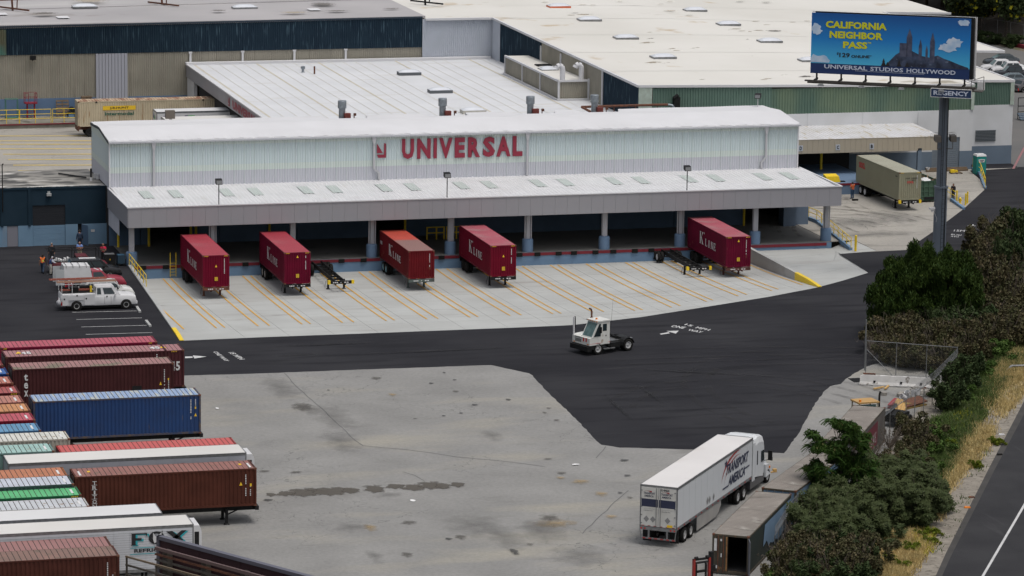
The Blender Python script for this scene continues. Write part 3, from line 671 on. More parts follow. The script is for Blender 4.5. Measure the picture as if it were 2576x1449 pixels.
# roof vents
VP = mk('galvanised_metal',(.30,.34,.37),(.20,.22,.24),3,.7,.4,.7); VR = mk('rust_red_paint',(.20,.03,.025),(.12,.03,.02),3,.7,.6)
for i,vx in enumerate(VX):
    t = thing('roof_vent',['galvanised round roof vent with rusty red motor box, leftmost along the warehouse roof','galvanised roof vent above the gap before the big red letters, second from left',
              'galvanised roof vent above the letter L of the red lettering','galvanised roof vent beside the rusty pipe, rightmost on the warehouse roof'][i],'roof vent',(vx,20.6,9.9),group='round vents along the warehouse roof')
    m = M(); m.lathe([(0,0),(.5,0),(.5,.25),(.33,.3),(.33,1.3),(.43,1.35),(.43,2.05),(.40,2.1),(0,2.1)],(0,0,.1),n=20); m.obj('duct',VP,t)
    m = M(); m.box(.12,.72,-.75,-.3,.35,1.0); m.obj('motor_box',VR,t)
    m = M(); m.box(-1.1,1.1,-.8,.8,-.05,.14); m.obj('curb',B_FOAM,t)
    m = M(); m.tube((1.15,-.3,.1),(1.15,-.3,.95),.05); m.box(1.1,1.35,-.4,-.2,.7,.95); m.obj('junction_post',K['rust'],t)
# roof-edge floodlights on poles
def flood(name,x,y,z,h,label,mast=K['black'],rz=0):
    t = thing('floodlight',label,'floodlight',(x,y,z),rz,group='floodlights on the warehouse canopy')
    m = M(); m.tube((0,0,0),(0,0,h),.045); m.obj('pole',mast,t)
    m = M(); m.hexa([(-.3,-.28,h),(.3,-.28,h),(.3,.28,h + .12),(-.3,.28,h + .12),(-.3,-.2,h + .42),(.3,-.2,h + .42),(.3,.3,h + .5),(-.3,.3,h + .5)]); m.obj('housing',K['black'],t)
    m = M(); m.quad((-.26,-.285,h + .05),(.26,-.285,h + .05),(.26,-.215,h + .38),(-.26,-.215,h + .38)); m.obj('lens',K['steel'],t)
    return t
for u,lab in ((550.5,'black floodlight on a thin pole at the left of the white canopy roof'),(1124.5,'black floodlight on a thin pole at the middle of the white canopy roof'),(1727.5,'black floodlight on a thin pole at the right of the white canopy roof')):
    x = gy(u,500,-.8)[0]; flood('floodlight',x,-.8,5.6,1.95,lab)
x = gy(1900,255,21)[0]; flood('floodlight',x,20.2,10.5,.9,'tilted floodlight standing on the right ridge of the white warehouse roof',K['white'],-.5)
# bollards and ladder on the dock
def bollard(x,y,h,label,r=.1,group='yellow steel bollards',z=0):
    m = M(); m.sm = False; m.lathe([(r,0),(r,h - .06),(r * .8,h - .01),(0,h)],(0,0,0),n=14)
    o = m.obj('bollard',K['yellow'],loc=(x,y,z)); return tag(o,label,'bollard',group)
for i,(u,v,ln,lab) in enumerate(((298,622,2.2,'tall yellow pipe bollard by the left end of the dock, near the annex wall'),(374.5,620,2.6,'tall yellow pipe bollard beside the first dark doorway in the dock'))):
    x,y = g(u,v); bollard(x,y,ln,lab,.12)
for u,lab in ((480,'yellow bollard behind the leftmost red container, left of a pair'),(493,'yellow bollard behind the leftmost red container, right of a pair'),(678,'yellow bollard behind the second red container'),(1019,'yellow bollard beside the doorway behind the third red container'),
               (1866 + 5,'yellow bollard between the rightmost red container and the dark doorway'),(1964,'yellow bollard at the right end of the dock beside the blue wall')):
    bollard(gy(u,560,10.6)[0],10.6,3.6,lab,.12)
t = thing('dock_ladder','yellow ladder fixed to the blue dock face left of the first red container','ladder',(gy(q(0,1,1743,0)[0],690,-.2)[0],-.14,0))
m = M(); m.bar((-.27,0,-1.1),(-.27,0,1.15),.05); m.obj('rail',K['yellow'],t); m = M(); m.bar((.27,0,-1.1),(.27,0,1.15),.05); m.obj('rail',K['yellow'],t)
for k in range(5): m = M(); m.bar((-.27,0,-.95 + .28 * k),(.27,0,-.95 + .28 * k),.035); m.obj('rung',K['yellow'],t)
for u,a in ((1096,'yellow guard rail frame inside the dock behind the grey column left'),(1146,'yellow guard rail frame inside the dock right of the grey column')):
    x = gy(u,590,8.5)[0]; t = thing('guard_rail',a,'guard rail',(x,8.6,.01))
    for dx in (-.85,.1,.85): m = M(); m.box(dx - .06,dx + .06,-.06,.06,0,1.25); m.obj('post',K['yellow'],t)
    for z in (.6,1.15): m = M(); m.box(-.85,.85,-.04,.04,z,z + .1); m.obj('rail',K['yellow'],t)
# hand rails
def handrail(pts,label,n,h=1.05,mids=(.55,),cat='handrail',mat=None):
    t = thing('handrail',label,cat,pts[0]); o = Vector(pts[0]); P = [Vector(p) - o for p in pts]; mat = mat or K['yellow']
    Ls = [(b - a).length for a,b in zip(P[:-1],P[1:])]; tot = sum(Ls)
    def at(s):
        for a,b,l in zip(P[:-1],P[1:],Ls):
            if s <= l + 1e-6: return a + (b - a) * (s / l)
            s -= l
        return P[-1]
    for k in range(n + 1):
        p = at(tot * k / n); m = M(); m.tube(p,p + Vector((0,0,h)),.035,n=6); m.obj('post',mat,t)
    for z in (h,) + tuple(mids):
        m = M(); m.path([p + Vector((0,0,z)) for p in P],.035); m.obj('rail',mat,t)
    return t
handrail([(-1.68,-.1,.14),(-1.95,-11.2,.14)],'yellow handrail on the curb wall between the car park and the sunken loading apron',6)

# ---------------------------------------------------------------- dark annex at the left
AX = thing('annex_building','low dark navy and pale blue annex with roller door left of the dock','building',(-6,12.2,0)); AX.location = (0,0,0)
AY = 12.25; XA = -15.0
def AXZ(u,v): return gy(u,v,AY)
AN = mk('annex_navy',(.011,.027,.042),(.016,.034,.052),.6,.7,.9,spec=.2); AB = mk('annex_blue',(.16,.27,.38),(.13,.22,.32),.5,.7,.8,c3=(.20,.24,.29),sc3=.5,t3=.58,w3=.15,stretch3=(1,1,.3))
rd0,rd1 = AXZ(83,600)[0],AXZ(165,600)[0]; rdt = 3.9
m = M(); m.box(XA,rd0,AY,AY + .3,2.0,5.45); m.box(rd0,rd1,AY,AY + .3,rdt,5.45); m.box(rd1,-1.9,AY,AY + .3,2.0,5.45); m.box(XA,-1.9,AY - .06,AY + .3,5.45,5.62)
for u in (5,74): x = AXZ(u,540)[0]; m.box(x - .12,x + .12,AY - .1,AY,1.95,5.45)
m.obj('upper_wall',AN,AX)
gd0,gd1 = AXZ(18,600)[0],AXZ(46,600)[0]; od0,od1 = AXZ(196,600)[0],AXZ(206,600)[0]
m = M(); m.box(XA,gd0,AY,AY + .3,0,2.0); m.box(gd1,rd0,AY,AY + .3,0,2.0); m.box(rd1,od0,AY,AY + .3,0,2.0); m.box(od1,-1.3,AY,AY + .3,0,2.0); m.obj('lower_wall',AB,AX)
m = M(); m.box(gd0 + .02,gd1 - .02,AY + .05,AY + .12,.02,1.98); m.obj('door',mk('grey_door',(.20,.20,.23),None,rough=.6),AX)
m = M(); m.box(od0,od1,AY + .25,AY + .3,0,2.0); m.obj('doorway',B_DARKIN,AX)  # near-black panel paints in the shade of the open doorway
m = M(); m.bar((od1,AY - .02,1.0),(AXZ(221,600)[0] - .1,AY - .85,1.0),.05,1.95); m.obj('open_door',mk('open_door_blue',(.07,.12,.19),None,rough=.6),AX)
for k in range(14):
    z0 = k * rdt / 14; m = M(); m.box(rd0 + .02,rd1 - .02,AY + .1 + .006 * (k % 2),AY + .16,z0,z0 + rdt / 14 - .008); m.obj('door_slat',AB if k < 7 else mk('door_slat_navy',(.011,.013,.018),None,rough=.6),AX)
ROOFX = mk('wet_flat_roof',(.26,.245,.22),(.18,.17,.155),.25,.9,.6,c3=(.06,.057,.052),sc3=.35,t3=.47,w3=.1,stretch3=(1,2,1),c4=(.50,.48,.45),sc4=.45,t4=.56,w4=.08,stretch4=(.6,2,1))
by = g(100,428,5.6)[1]
m = M(); m.box(XA,-1.95,AY,by,5.55,5.6); m.obj('roof',ROOFX,AX)
m = M()
rr = random.Random(3)
for k in range(34):
    x = XA + 2.5 + k * .32 + rr.random() * .2; w = .25 + rr.random() * .4; m.quad((x,AY - .02,5.63 + rr.random() * .05),(x + w,AY - .02,5.63 + rr.random() * .08),(x + w - .1,AY + .25,5.65),(x + .1,AY + .3,5.66))
m.obj('foil_edge',mk('bright_foil',(.7,.7,.68),None,rough=.15,metal=.8),AX)
lx,lz = AXZ(122.5,489); m = M(); m.box(lx - .22,lx + .22,AY - .32,AY,lz - .12,lz + .12); m.box(lx - .12,lx + .12,AY - .12,AY,lz + .12,lz + .3); m.obj('wall_lamp',mk('lamp_housing',(.35,.36,.36),None,rough=.4),AX)
sx,sz = AXZ(233.5,580); m = M(); m.box(sx - .17,sx + .17,AY - .03,AY - .001,sz - .12,sz + .12); sgn = m.obj('notice',K['white'],AX)
m = M()
letter(m,'NOTICE',(sx - .13,AY - .036,sz + .03),(1,0,0),(0,0,1),.26,.06); m.obj('notice_print',K['ink'],AX)
# things on the annex roof
px,py = g(919,0,0); x,y = g(229,455,5.6)
m = M(); m.tube((0,0,0),(0,0,1.2),.09); m.tube((0,0,-.0),(0,0,.35),.13,.1,m=1); tag(m.obj('vent_pipe',[K['black'],K['white']],loc=(x,y,5.6)),'black vent pipe standing on the dirty annex roof','vent pipe')
x,y = g(14,485,5.6); m = M(); m.tube((0,0,-2.2),(0,0,2.3),.05); m.tube((0,0,2.3),(.12,0,2.42),.06); tag(m.obj('antenna_pole',K['black'],loc=(x,AY - .15,5.6)),'thin black pole rising past the left annex roof edge','pole')
def bucket(x,y,z,label,mat=K['white'],tilt=0,s=1.0):
    t = thing('bucket',label,'bucket',(x,y,z),group='white plastic buckets')
    t.rotation_euler = (tilt,0,random.uniform(0,6)); t.scale = (s,s,s)
    m = M(); m.lathe([(0,0),(.14,0),(.17,.36),(.18,.38),(.16,.38),(.135,.04),(0,.04)],(0,0,0),n=16); m.obj('pail',mat,t)
    m = M(); m.lathe([(.172,.3),(.185,.31),(.185,.34),(.172,.35)],(0,0,0),n=16); m.obj('rim_band',mk('bucket_rim',(.5,.5,.52),None),t); return t
for u,v,lab in ((241,449,'white bucket in the far group against the mint wall on the annex roof'),(246.5,451,'white bucket nearest the viewer on the annex roof'),(251.5,450,'white bucket nearest the mint wall on the annex roof')):
    x,y = g(u,v,5.6); bucket(x,y,5.62,lab,s=1.25)
a = g(148,440,5.6); b = g(217,450,5.6); m = M()
for dy in (0,.35): m.bar((a[0],a[1] + dy,5.72),(b[0],b[1] + dy,5.72),.08)
for k in range(24): x = a[0] + (b[0] - a[0]) * k / 23; y = a[1] + (b[1] - a[1]) * k / 23; m.bar((x,y,5.74),(x,y + .35,5.74),.05)
tag(m.obj('ladder',K['black']),'dark old ladder lying flat on the dirty annex roof','ladder')

# ---------------------------------------------------------------- low middle building with ribbed grey-white roof
MB = thing('middle_building','low building with wide pale ribbed roof behind the dock warehouse','building',(0,0,0))
MR = mk('ribbed_roof_paint',(.56,.57,.59),(.50,.51,.53),.15,.7,.5,c3=(.45,.43,.39),sc3=.5,t3=.58,w3=.2,stretch3=(.2,1.5,1))
MZ = 6.3
m = M(); m.wave((21.0,21.6,MZ),(0,1,0),(1,0,0),(0,0,1),96.3 - 21.6,39.0,220,.045,duty=.2); m.obj('roof',MR,MB)
TAN = mk('roof_lap_tan',(.46,.42,.33),(.52,.49,.42),1,.8,.7); TANF = mk('roof_lap_faint',(.50,.485,.45),(.56,.555,.54),.8,.8,.7)
lapx = []
for (u,v) in (q(1,0,10,620),q(1,0,630,585),q(1,0,1405,540),q(1,0,2150,485)): lapx.append(gy(u,v,95.5)[0])
lap0 = (lapx[1] - lapx[0])
for i,x in enumerate(lapx + [lapx[0] - lap0]):
    m = M(); m.quad((x - .13,21.7,MZ + .006),(x + .13,21.7,MZ + .006),(x + .13,96,MZ + .006),(x - .13,96,MZ + .006)); m.obj('roof_lap',TAN,MB)
    for k in (1,2,3,4):
        xx = x + lap0 * k / 5
        if xx < 58 and xx > 21.3: m = M(); m.quad((xx - .06,21.7,MZ + .008),(xx + .06,21.7,MZ + .008),(xx + .06,96,MZ + .008),(xx - .06,96,MZ + .008)); m.obj('roof_lap',TANF,MB)
m = M(); m.box(20.75,58,95.6,96.4,MZ,MZ + .28); m.obj('back_flashing',B_FOAM,MB)
m = M()
for k in range(30): m.box(20.9,20.98,21.6 + k * 2.5,21.6 + (k + 1) * 2.5 - .03,4.8,MZ - .05)
m.obj('side_fascia',B_FASC,MB)
m = M(); m.box(20.82,21.05,21.6,96.3,MZ - .06,MZ + .06); m.obj('side_gutter',B_TRIM,MB)
m = M(); m.box(21.6,21.9,21.6,92,0,4.8); m.box(21.0,21.4,92,96.4,0,4.8,1); m.obj('side_wall_and_shade',[B_DARKIN,K['white']],MB)  # black part paints in the shade of the open side, white part is wall
# small lettering repeated on the side fascia
ya = gx(*q(0,0,2340,1060),20.88)[0]; yb = ya - 13.5
m = M(); letter(m,'UNIVERSAL',(20.86,ya,4.98),(0,-1,0),(0,0,1),ya - yb,.98,bold=.06); m.obj('lettering',B_REDL,MB)
m = M(); m.add([(20.86,ya + 2.6,6.0),(20.86,ya + 2.6,5.3),(20.86,ya + 1.9,5.3)],[(0,1,2)]); m.box(20.85,20.87,ya + 1.6,ya + 2.6,5.0,5.15); m.box(20.85,20.87,ya + 1.55,ya + 1.75,5.15,6.0); m.obj('emblem',B_REDL,MB)
DOME = mk('skylight_dome',(.62,.64,.68),(.55,.57,.61),1,.6,.25)
def skylight(par,x,y,z,w=2.6,d=1.5,h=.35,frame=None,wh=False):
    t = new('skylight',None,par,(x,y,z)); fm = frame or K['black']
    m = M(); m.box(-w / 2,w / 2,-d / 2,d / 2,-.02,h); m.obj('curb',fm,t)
    m = M(); m.sm = True; n = 8
    for i in range(n):
        for j in range(n):
            P_ = []
            for (a,b) in ((i,j),(i + 1,j),(i + 1,j + 1),(i,j + 1)):
                s_,t_ = a / n * 2 - 1,b / n * 2 - 1; zz = (1 - s_ ** 4) * (1 - t_ ** 2) * .3
                P_.append((s_ * w * .5,t_ * d * .5,h + .01 + zz))
            m.quad(*P_)
    m.obj('dome',DOME,t); return t
for (u,v) in ((958,147),(1029,188),(1107,233)): x,y = g(u,v,MZ); skylight(MB,x,y,MZ,frame=mk('skylight_curb_grey',(.10,.11,.12),None))
x,y = g(1190,284,MZ); skylight(MB,x,y,MZ,frame=mk('skylight_curb_cream',(.45,.43,.38),None))
x,y = g(762,182,MZ); m = M(); m.lathe([(.25,0),(.15,.1),(.15,.4),(.26,.42),(.26,.7),(0,.75)],(0,0,0),n=14); tag(m.obj('roof_cowl',VP,loc=(x,y,MZ)),'small galvanised cowl on the ribbed grey roof','roof vent')
x,y = g(791,186,MZ); m = M(); m.tube((0,0,0),(0,0,.9),.1); tag(m.obj('rusty_pipe',K['rust'],loc=(x,y,MZ)),'short rusty pipe on the ribbed grey roof','pipe')

# ---------------------------------------------------------------- tall warehouses behind
BW = thing('rear_warehouse','huge warehouse with grey roof, navy siding over khaki wall, behind the left yard','warehouse',(0,0,0))
NAVYC = mk('navy_corrugated',(.007,.020,.036),(.011,.028,.046),.5,.8,.8,spec=.25,c3=(.05,.09,.12),sc3=1.1,t3=.58,w3=.1,stretch3=(5,5,.4))
KHAK = mk('khaki_corrugated',(.30,.28,.23),(.24,.225,.185),.4,.8,.7,c3=(.19,.175,.14),sc3=.6,t3=.58,w3=.15,stretch3=(5,5,.25))
PALEC = mk('pale_blue_corrugated',(.44,.47,.53),(.40,.43,.48),.8,.6,.5)
GROOF = mk('grey_flat_roof',(.37,.355,.36),(.31,.30,.305),.08,.8,.8,c3=(.22,.20,.185),sc3=.2,t3=.64,w3=.08,stretch3=(.4,.6,1),c4=(.45,.44,.43),sc4=.05,t4=.6,w4=.2,stretch4=(.3,2,1))
BY = 96.5; ZT0,ZT1 = 10.85,11.5
zt = lambda x: min(11.5,10.9 + (x + 4) * .016)
m = M(); m.wave((-40,BY,7.78),(1,0,0),(0,0,1),(0,-1,0),89.6,3.5,340,.06); m.obj('navy_siding',NAVYC,BW)
m = M(); m.hexa([(-40,BY - .08,10.8),(49.65,BY - .08,11.3),(49.65,BY + .2,11.3),(-40,BY + .2,10.8),(-40,BY - .08,10.95),(49.65,BY - .08,11.5),(49.65,BY + .2,11.5),(-40,BY + .2,10.95)]); m.obj('eave_flashing',K['navy'],BW)
gd = gy(16,140,BY)[0]
m = M(); m.wave((-40,BY - .1,7.8),(1,0,0),(0,0,1),(0,-1,0),40 + gd,3.0,150,.06); m.obj('green_siding',mk('old_green_panel',(.07,.17,.14),(.10,.10,.06),.4,.8),BW)
m = M(); m.wave((49.65,BY - .03,5.9),(1,0,0),(0,0,1),(0,-1,0),8.8,5.28,36,.06); m.obj('pale_siding',PALEC,BW)
xw0,xw1 = 10.12,13.89
m = M(); m.wave((-40,BY + .1,0),(1,0,0),(0,0,1),(0,-1,0),40 + xw0,7.8,190,.05); m.wave((xw1,BY + .1,0),(1,0,0),(0,0,1),(0,-1,0),49.6 - xw1,7.8,140,.05); m.obj('khaki_wall',KHAK,BW)
for k in range(10):
    w = (xw1 - xw0) / 10; m = M(); m.box(xw0 + k * w + .02,xw0 + (k + 1) * w - .02,BY - .1,BY,.6,7.75); m.obj('grey_wall_sheet',mk('grey_sheet',(.36,.37,.42),None,rough=.5) if k == 0 else bpy.data.materials['grey_sheet'],BW)
zb = gy(0,250,BY)[1]
m = M(); m.box(-40,xw0 - .02,BY - .06,BY + .02,.5,zb); m.box(xw1 + .02,22,BY - .06,BY + .02,.5,zb); m.obj('blue_wainscot',mk('wainscot_blue',(.11,.18,.30),(.09,.15,.25),.5,.6,.8),BW)
for x in (21.39,27.67,33.94,40.2): m = M(); m.box(x - .12,x + .12,BY - .16,BY,6.3,7.8); m.box(x - .2,x + .2,BY - .18,BY - .02,7.6,7.8); m.obj('white_bracket',B_FOAM,BW)
m = M(); m.hexa([(-60,BY,10.5),(50,BY,11.3),(50,330,11.3),(-60,330,10.5),(-60,BY,10.97),(50,BY,11.55),(50,330,11.6),(-60,330,11.0)]); m.obj('grey_roof',GROOF,BW)
for (u,v) in ((213,20),(615,22)): x,y = g(u,v,11.4); skylight(BW,x,y,11.45,3.0,1.6,.2,K['steel'])
x,y = g(620,23,11.5)
# long low parapets and rusty frames near the top edge of the view
def roof_at(u,v,z=11.35): return g(u,v,z)
a = roof_at(0,24); b = roof_at(960,2); m = M(); m.bar((a[0],a[1],11.3),(b[0],b[1],11.62),.25,.12); m.obj('roof_ridge_seam',GROOF,BW)
for (u,v) in ((158,43),(2,34),(790,27)): x,y = g(u,v,11.45); m = M(); m.quad((x - .7,y - 1.1,11.42 + x * .0055),(x + .7,y - 1.1,11.42 + x * .0055),(x + .7,y + 1.1,11.43 + x * .0055),(x - .7,y + 1.1,11.43 + x * .0055)); m.obj('roof_patch',B_FOAM,BW)
for (u,v,nm) in ((32,24,'rusty roof sign frame leg at the far left of the grey roof'),(408,12,'rusty roof sign frame leg on the grey roof, middle left'),(1070,8,'dark roof sign frame leg where grey and white roofs meet')):
    x,y = g(u,v,11.45); m = M(); m.bar((x,y,11.2),(x - .3,y - .2,15.5),.22); m.bar((x - 1.4,y + 2,11.6),(x + 1.6,y - 2.6,11.6),.18); m.bar((x + .5,y,11.5),(x + .7,y,15),.12)
    tag(m.obj('sign_frame',K['rust'] if u < 1000 else K['black']),nm,'sign frame')
m = M(); a = g(-20,1,14.5)
m.bar((a[0] - 3,a[1],14.8),(g(330,1,14.5)[0],a[1] + 1,15.0),.5,.8); tag(m.obj('rusty_beam',K['rust']),'long rusty steel beam crossing the top left roof','steel beam')
for (u,v,w,h,k) in ((113,40,4,3,'tar'),(225,8,6,6,'brn'),(550,33,2.5,2,'tar'),(812,17,4,5,'tar'),(848,34,4,2,'tar'),(985,28,3,1.5,'tar'),(740,38,5,3,'brn')): stain(u,v,w,h,k,z=.25 + _sz[0],base=11.4)

WW = thing('white_roof_warehouse','enormous warehouse with stained white roof and green corrugated front','warehouse',(0,0,0))
GREENC = mk('green_corrugated',(.10,.16,.115),(.135,.19,.125),.35,.8,.65,c3=(.06,.12,.10),sc3=.25,t3=.5,w3=.2,stretch3=(1,1,.3))
WF = 41.4
def rz_(x,y): return 10.05 - max(0,x - 60) * .018 + min(55,max(0,y - 41)) * .021 * max(.25,min(1,1.6 - (x - 50) / 50))
rp = [(60,WF),(98.4,WF),(98.4,44.5),(104.4,44.5),(104.4,70),(113.8,70),(113.8,110),(123,110),(123,300),(50,300),(50,96.3),(58.3,96.3)]
m = M()
def xlim(y): return (60 - (y - WF) * .0309 if y < 96.3 else 50,98.4 if y < 44.5 else 104.4 if y < 70 else 113.8 if y < 110 else 123)
ys_ = [WF,44.5,50,56,63,70,78,87,96.3,103,110,140,200,300]
for y0,y1 in zip(ys_[:-1],ys_[1:]):
    (l0,r0),(l1,r1) = xlim(y0 + .001),xlim(y1 - .001)
    for j in range(12):
        p = [(l0 + (r0 - l0) * j / 12,y0),(l0 + (r0 - l0) * (j + 1) / 12,y0),(l1 + (r1 - l1) * (j + 1) / 12,y1),(l1 + (r1 - l1) * j / 12,y1)]; m.quad(*[(x,y,rz_(x,y)) for x,y in p])
me = m.mesh('roof',B_FOAMD)
new('roof',me,WW)
m = M()
for a,b in zip(rp,rp[1:] + rp[:1]):
    if b[1] >= 290 or a[1] >= 290: continue
    za,zb_ = rz_(*a),rz_(*b); m.bar((a[0],a[1],za - .06),(b[0],b[1],zb_ - .06),.24,.26)
m.obj('roof_edge',B_FOAM,WW)
zg = 6.6
def wallx(name,x0,x1,y,z0,zf,n,mat,par=WW,dep=.07):
    m = M(); m.wave((x0,y,z0),(1,0,0),(0,0,1),(0,-1,0),x1 - x0,zf - z0,n,dep); return m.obj(name,mat,par)
wallx('green_siding',61.6,75,WF,zg,9.75,44,mk('green_corrugated_cool',(.09,.155,.125),(.11,.18,.145),.5,.7,.6)); wallx('green_siding',75,98.3,WF,zg,9.4,72,GREENC)
m = M(); m.box(60.0,61.5,WF - .08,WF,zg,9.9); m.box(98.1,98.45,WF - .14,WF,zg,9.3); m.box(104.0,104.45,44.4,44.5,zg,9.15); m.obj('corner_strip',mk('pale_green_trim',(.42,.50,.44),(.33,.38,.33),2,.7),WW)
wallx('green_siding',98.45,104.0,44.5,zg,9.2,28,bpy.data.materials['green_corrugated_cool'])
WHW = mk('white_block_wall',(.60,.61,.63),(.53,.54,.55),.4,.8,.75,c3=(.45,.43,.40),sc3=.5,t3=.63,w3=.15,stretch3=(1,1,.3))
WBL = mk('wainscot_slate',(.135,.18,.235),(.11,.15,.20),.5,.7,.75)
dz = 2.05
d0,d1 = gy(2344,400,WF)[0],gy(2413,400,WF)[0]; dh = 3.6
m = M(); m.box(60,d0,WF,WF + .3,dz,zg); m.box(d0,d1,WF,WF + .3,dh,zg); m.box(d1,98.4,WF,WF + .3,dz,zg); m.box(98.4,104.4,44.5,44.8,dz,zg); m.box(98.2,98.4,WF + .3,44.5,dz,zg); m.box(104.1,104.4,44.8,70,dz,9)
for u in (q(3,0,415,0)[0],q(3,0,972,0)[0],q(3,0,1527,0)[0]): x = gy(u,300,WF)[0]; m.box(x - .22,x + .22,WF - .05,WF,4.6,zg - .02)
m.obj('white_wall',WHW,WW)
m = M(); m.box(60,d0,WF,WF + .3,-.3,dz); m.box(d1,98.4,WF,WF + .3,-.3,dz); m.box(98.4,104.4,44.5,44.8,-.3,dz); m.box(98.2,98.4,WF + .3,44.5,-.3,dz); m.box(104.1,104.4,44.8,70,-.3,dz); m.obj('slate_wainscot',WBL,WW)
for k in range(16): z0 = k * dh / 16; m = M(); m.box(d0,d1,WF + .1,WF + .16 + .02 * (k % 2),z0,z0 + dh / 16 - .02); m.obj('door_slat',mk('grey_roller',(.15,.18,.215),None,rough=.5) if k == 0 else bpy.data.materials['grey_roller'],WW)
l0,l1 = gy(2453,365,44.5)[0],gy(2503,365,44.5)[0]
for k in range(8): z = 2.6 + k * .16; m = M(); m.box(l0,l1,44.38,44.5,z,z + .09); m.obj('louvre_slat',mk('louvre_dark',(.07,.085,.10),None) if k == 0 else bpy.data.materials['louvre_dark'],WW)
# left flank of the white-roof warehouse: navy, khaki panels, navy
def flank(name,y0,y1,z0,mat,n):
    x0 = 60 - (y0 - WF) * .0309; x1 = 60 - (y1 - WF) * .0309
    m = M(); a = Vector((x1,y1,z0)); b = Vector((x0,y0,z0)); d = (b - a); L_ = d.length; d.normalize(); m.wave(a,d,(0,0,1),(-1,0,0),L_,10.0 - z0 + (y0 - 41) * .021,n,.06); return m.obj(name,mat,WW)
flank('navy_flank',41.4,53.4,6.0,NAVYC,46); flank('navy_flank',76.5,93,6.0,NAVYC,60); flank('pale_flank',93.1,96.4,6.0,PALEC,8)
for k in range(3): y0 = 53.6 + k * 7.6; flank('khaki_flank_panel',y0 + .15,y0 + 7.45,6.0,KHAK,26)
for k in range(4): m = M(); y = 53.6 + k * 7.6; x = 60 - (y - WF) * .0309; m.box(x - .14,x,y - .12,y + .12,6,10.2); m.obj('flank_post',B_FOAM,WW)
SEAM = mk('roof_seam_grey',(.58,.57,.54),None,rough=.9)
for k in range(13):
    m = M(); yy_ = 52 + k * 14.5; xa_ = 60 - min(1.6,(yy_ - WF) * .0309) if yy_ < 96 else 50; xb_ = 97 if yy_ < 70 else 113 if yy_ < 110 else 122; n_ = 10
    for j in range(n_): a_,b_ = xa_ + (xb_ - xa_) * j / n_,xa_ + (xb_ - xa_) * (j + 1) / n_; m.quad((a_,yy_,rz_(a_,yy_) + .05),(b_,yy_,rz_(b_,yy_) + .05),(b_,yy_ + .13,rz_(b_,yy_) + .05),(a_,yy_ + .13,rz_(a_,yy_) + .05))
    m.obj('roof_seam',SEAM,WW)
for i,(u,v) in enumerate(((1405,37),(1482,70),(1574,109),(1668,151),(1748,37),(1832,71),(1936,108),(2040,150))):
    x,y = g(u,v,10.1); skylight(WW,x,y,rz_(x,y),2.7,1.8,.22,mk('orange_curb',(.55,.12,.04),None) if i == 0 else K['steel'])
rr = random.Random(11)
for k in range(95):
    u = rr.uniform(1270,2200); v = rr.uniform(6,205)
    if u < 1240 + v * 2.15 + 25 or u > 2160 + v * 2.1: continue
    if u > 2035 and v > 20: continue
    x,y = g(u,v,rz_(75,90)); s_ = .5 + rr.random() ** 2
    stain(u,v,2.6 * s_,1.5 * s_,rr.choice(['brn','brn','brn','tar']),z=rz_(x,y) - 10 + .03 + k * .0008,base=10)
m = M()
for (u,v,w) in ((1385,2,6),(1480,3,7),(1555,3,9)):
    x,y = g(u,v,10.6)
    z_ = rz_(x,y) + .05
    for t in range(10):
        a,b = math.pi * t / 10 * 1.0 + math.pi,math.pi * (t + 1) / 10 + math.pi
        m.quad((x + w / 2 * math.cos(a),y + 9 + 9 * math.sin(a),z_),(x + w / 2 * math.cos(b),y + 9 + 9 * math.sin(b),z_),(x + (w / 2 - .7) * math.cos(b),y + 9 + 7.4 * math.sin(b),z_),(x + (w / 2 - .7) * math.cos(a),y + 9 + 7.4 * math.sin(a),z_))
m.obj('roof_lettering',mk('faded_red_roof_paint',(.50,.16,.16),(.6,.4,.38),1,.8),WW)
# khaki roof penthouse in the corner
PH = thing('roof_penthouse','khaki roof box with white trim between the pale ribbed roof and the white roof','building',(0,0,0))
px0,px1,py0,py1,pz0,pz1 = 56.0,59.4,58.5,81.5,6.3,8.45
n = 3
for k in range(3):
    y1 = py1 - k * 7.67; m = M(); m.wave((px0,y1 - .15,pz0),(0,-1,0),(0,0,1),(-1,0,0),7.35,pz1 - pz0,26,.05); m.obj('side_panel',KHAK,PH)
m = M(); m.wave((px0 + .12,py0,pz0),(1,0,0),(0,0,1),(0,-1,0),px1 - px0,pz1 - pz0,14,.05); m.obj('front_panel',KHAK,PH)
m = M(); m.box(px0,px1 + .3,py0,py1,pz1 - .1,pz1); m.obj('roof',B_FOAMD,PH)
m = M()
for y in (py0,py0 + 7.67,py0 + 15.3,py1): m.box(px0 - .12,px0 + .08,y - .1,y + .1,pz0,pz1)
m.box(px0 - .14,px0 + .05,py0 - .1,py1,pz1 - .12,pz1 + .1); m.box(px0 - .14,px1 + .4,py0 - .14,py0 + .05,pz1 - .12,pz1 + .1); m.box(px0 - .3,px0 - .1,py0 - .2,py1,pz0,pz0 + .18); m.box(px0 - .3,px1 + .4,py0 - .3,py0 - .1,pz0,pz0 + .18); m.box(px1 - .1,px1 + .1,py0 - .15,py0,pz0,pz1 + .2)
m.obj('white_trim',B_FOAM,PH)
x,y = g(1375,175,pz1); skylight(PH,px0 + 1.5,y,pz1,1.9,1.9,.1,K['steel'])
for (u,v,lab) in ((1415,195,'white gooseneck duct on the khaki penthouse roof, nearer the front'),(1471,192,'white gooseneck duct on the khaki penthouse roof beside the navy wall')):
    x,y = g(u,v + 8,pz1); m = M(); m.tube((0,0,0),(0,0,1.3),.3,n=12)
    pts = [(0,0,1.3),(-.1,0,1.55),(-.35,0,1.7),(-.62,0,1.6),(-.75,0,1.35)]; m.path(pts,.3,n=12); tag(m.obj('gooseneck_duct',B_FOAM,loc=(min(x,58.8),y,pz1)),lab,'duct')
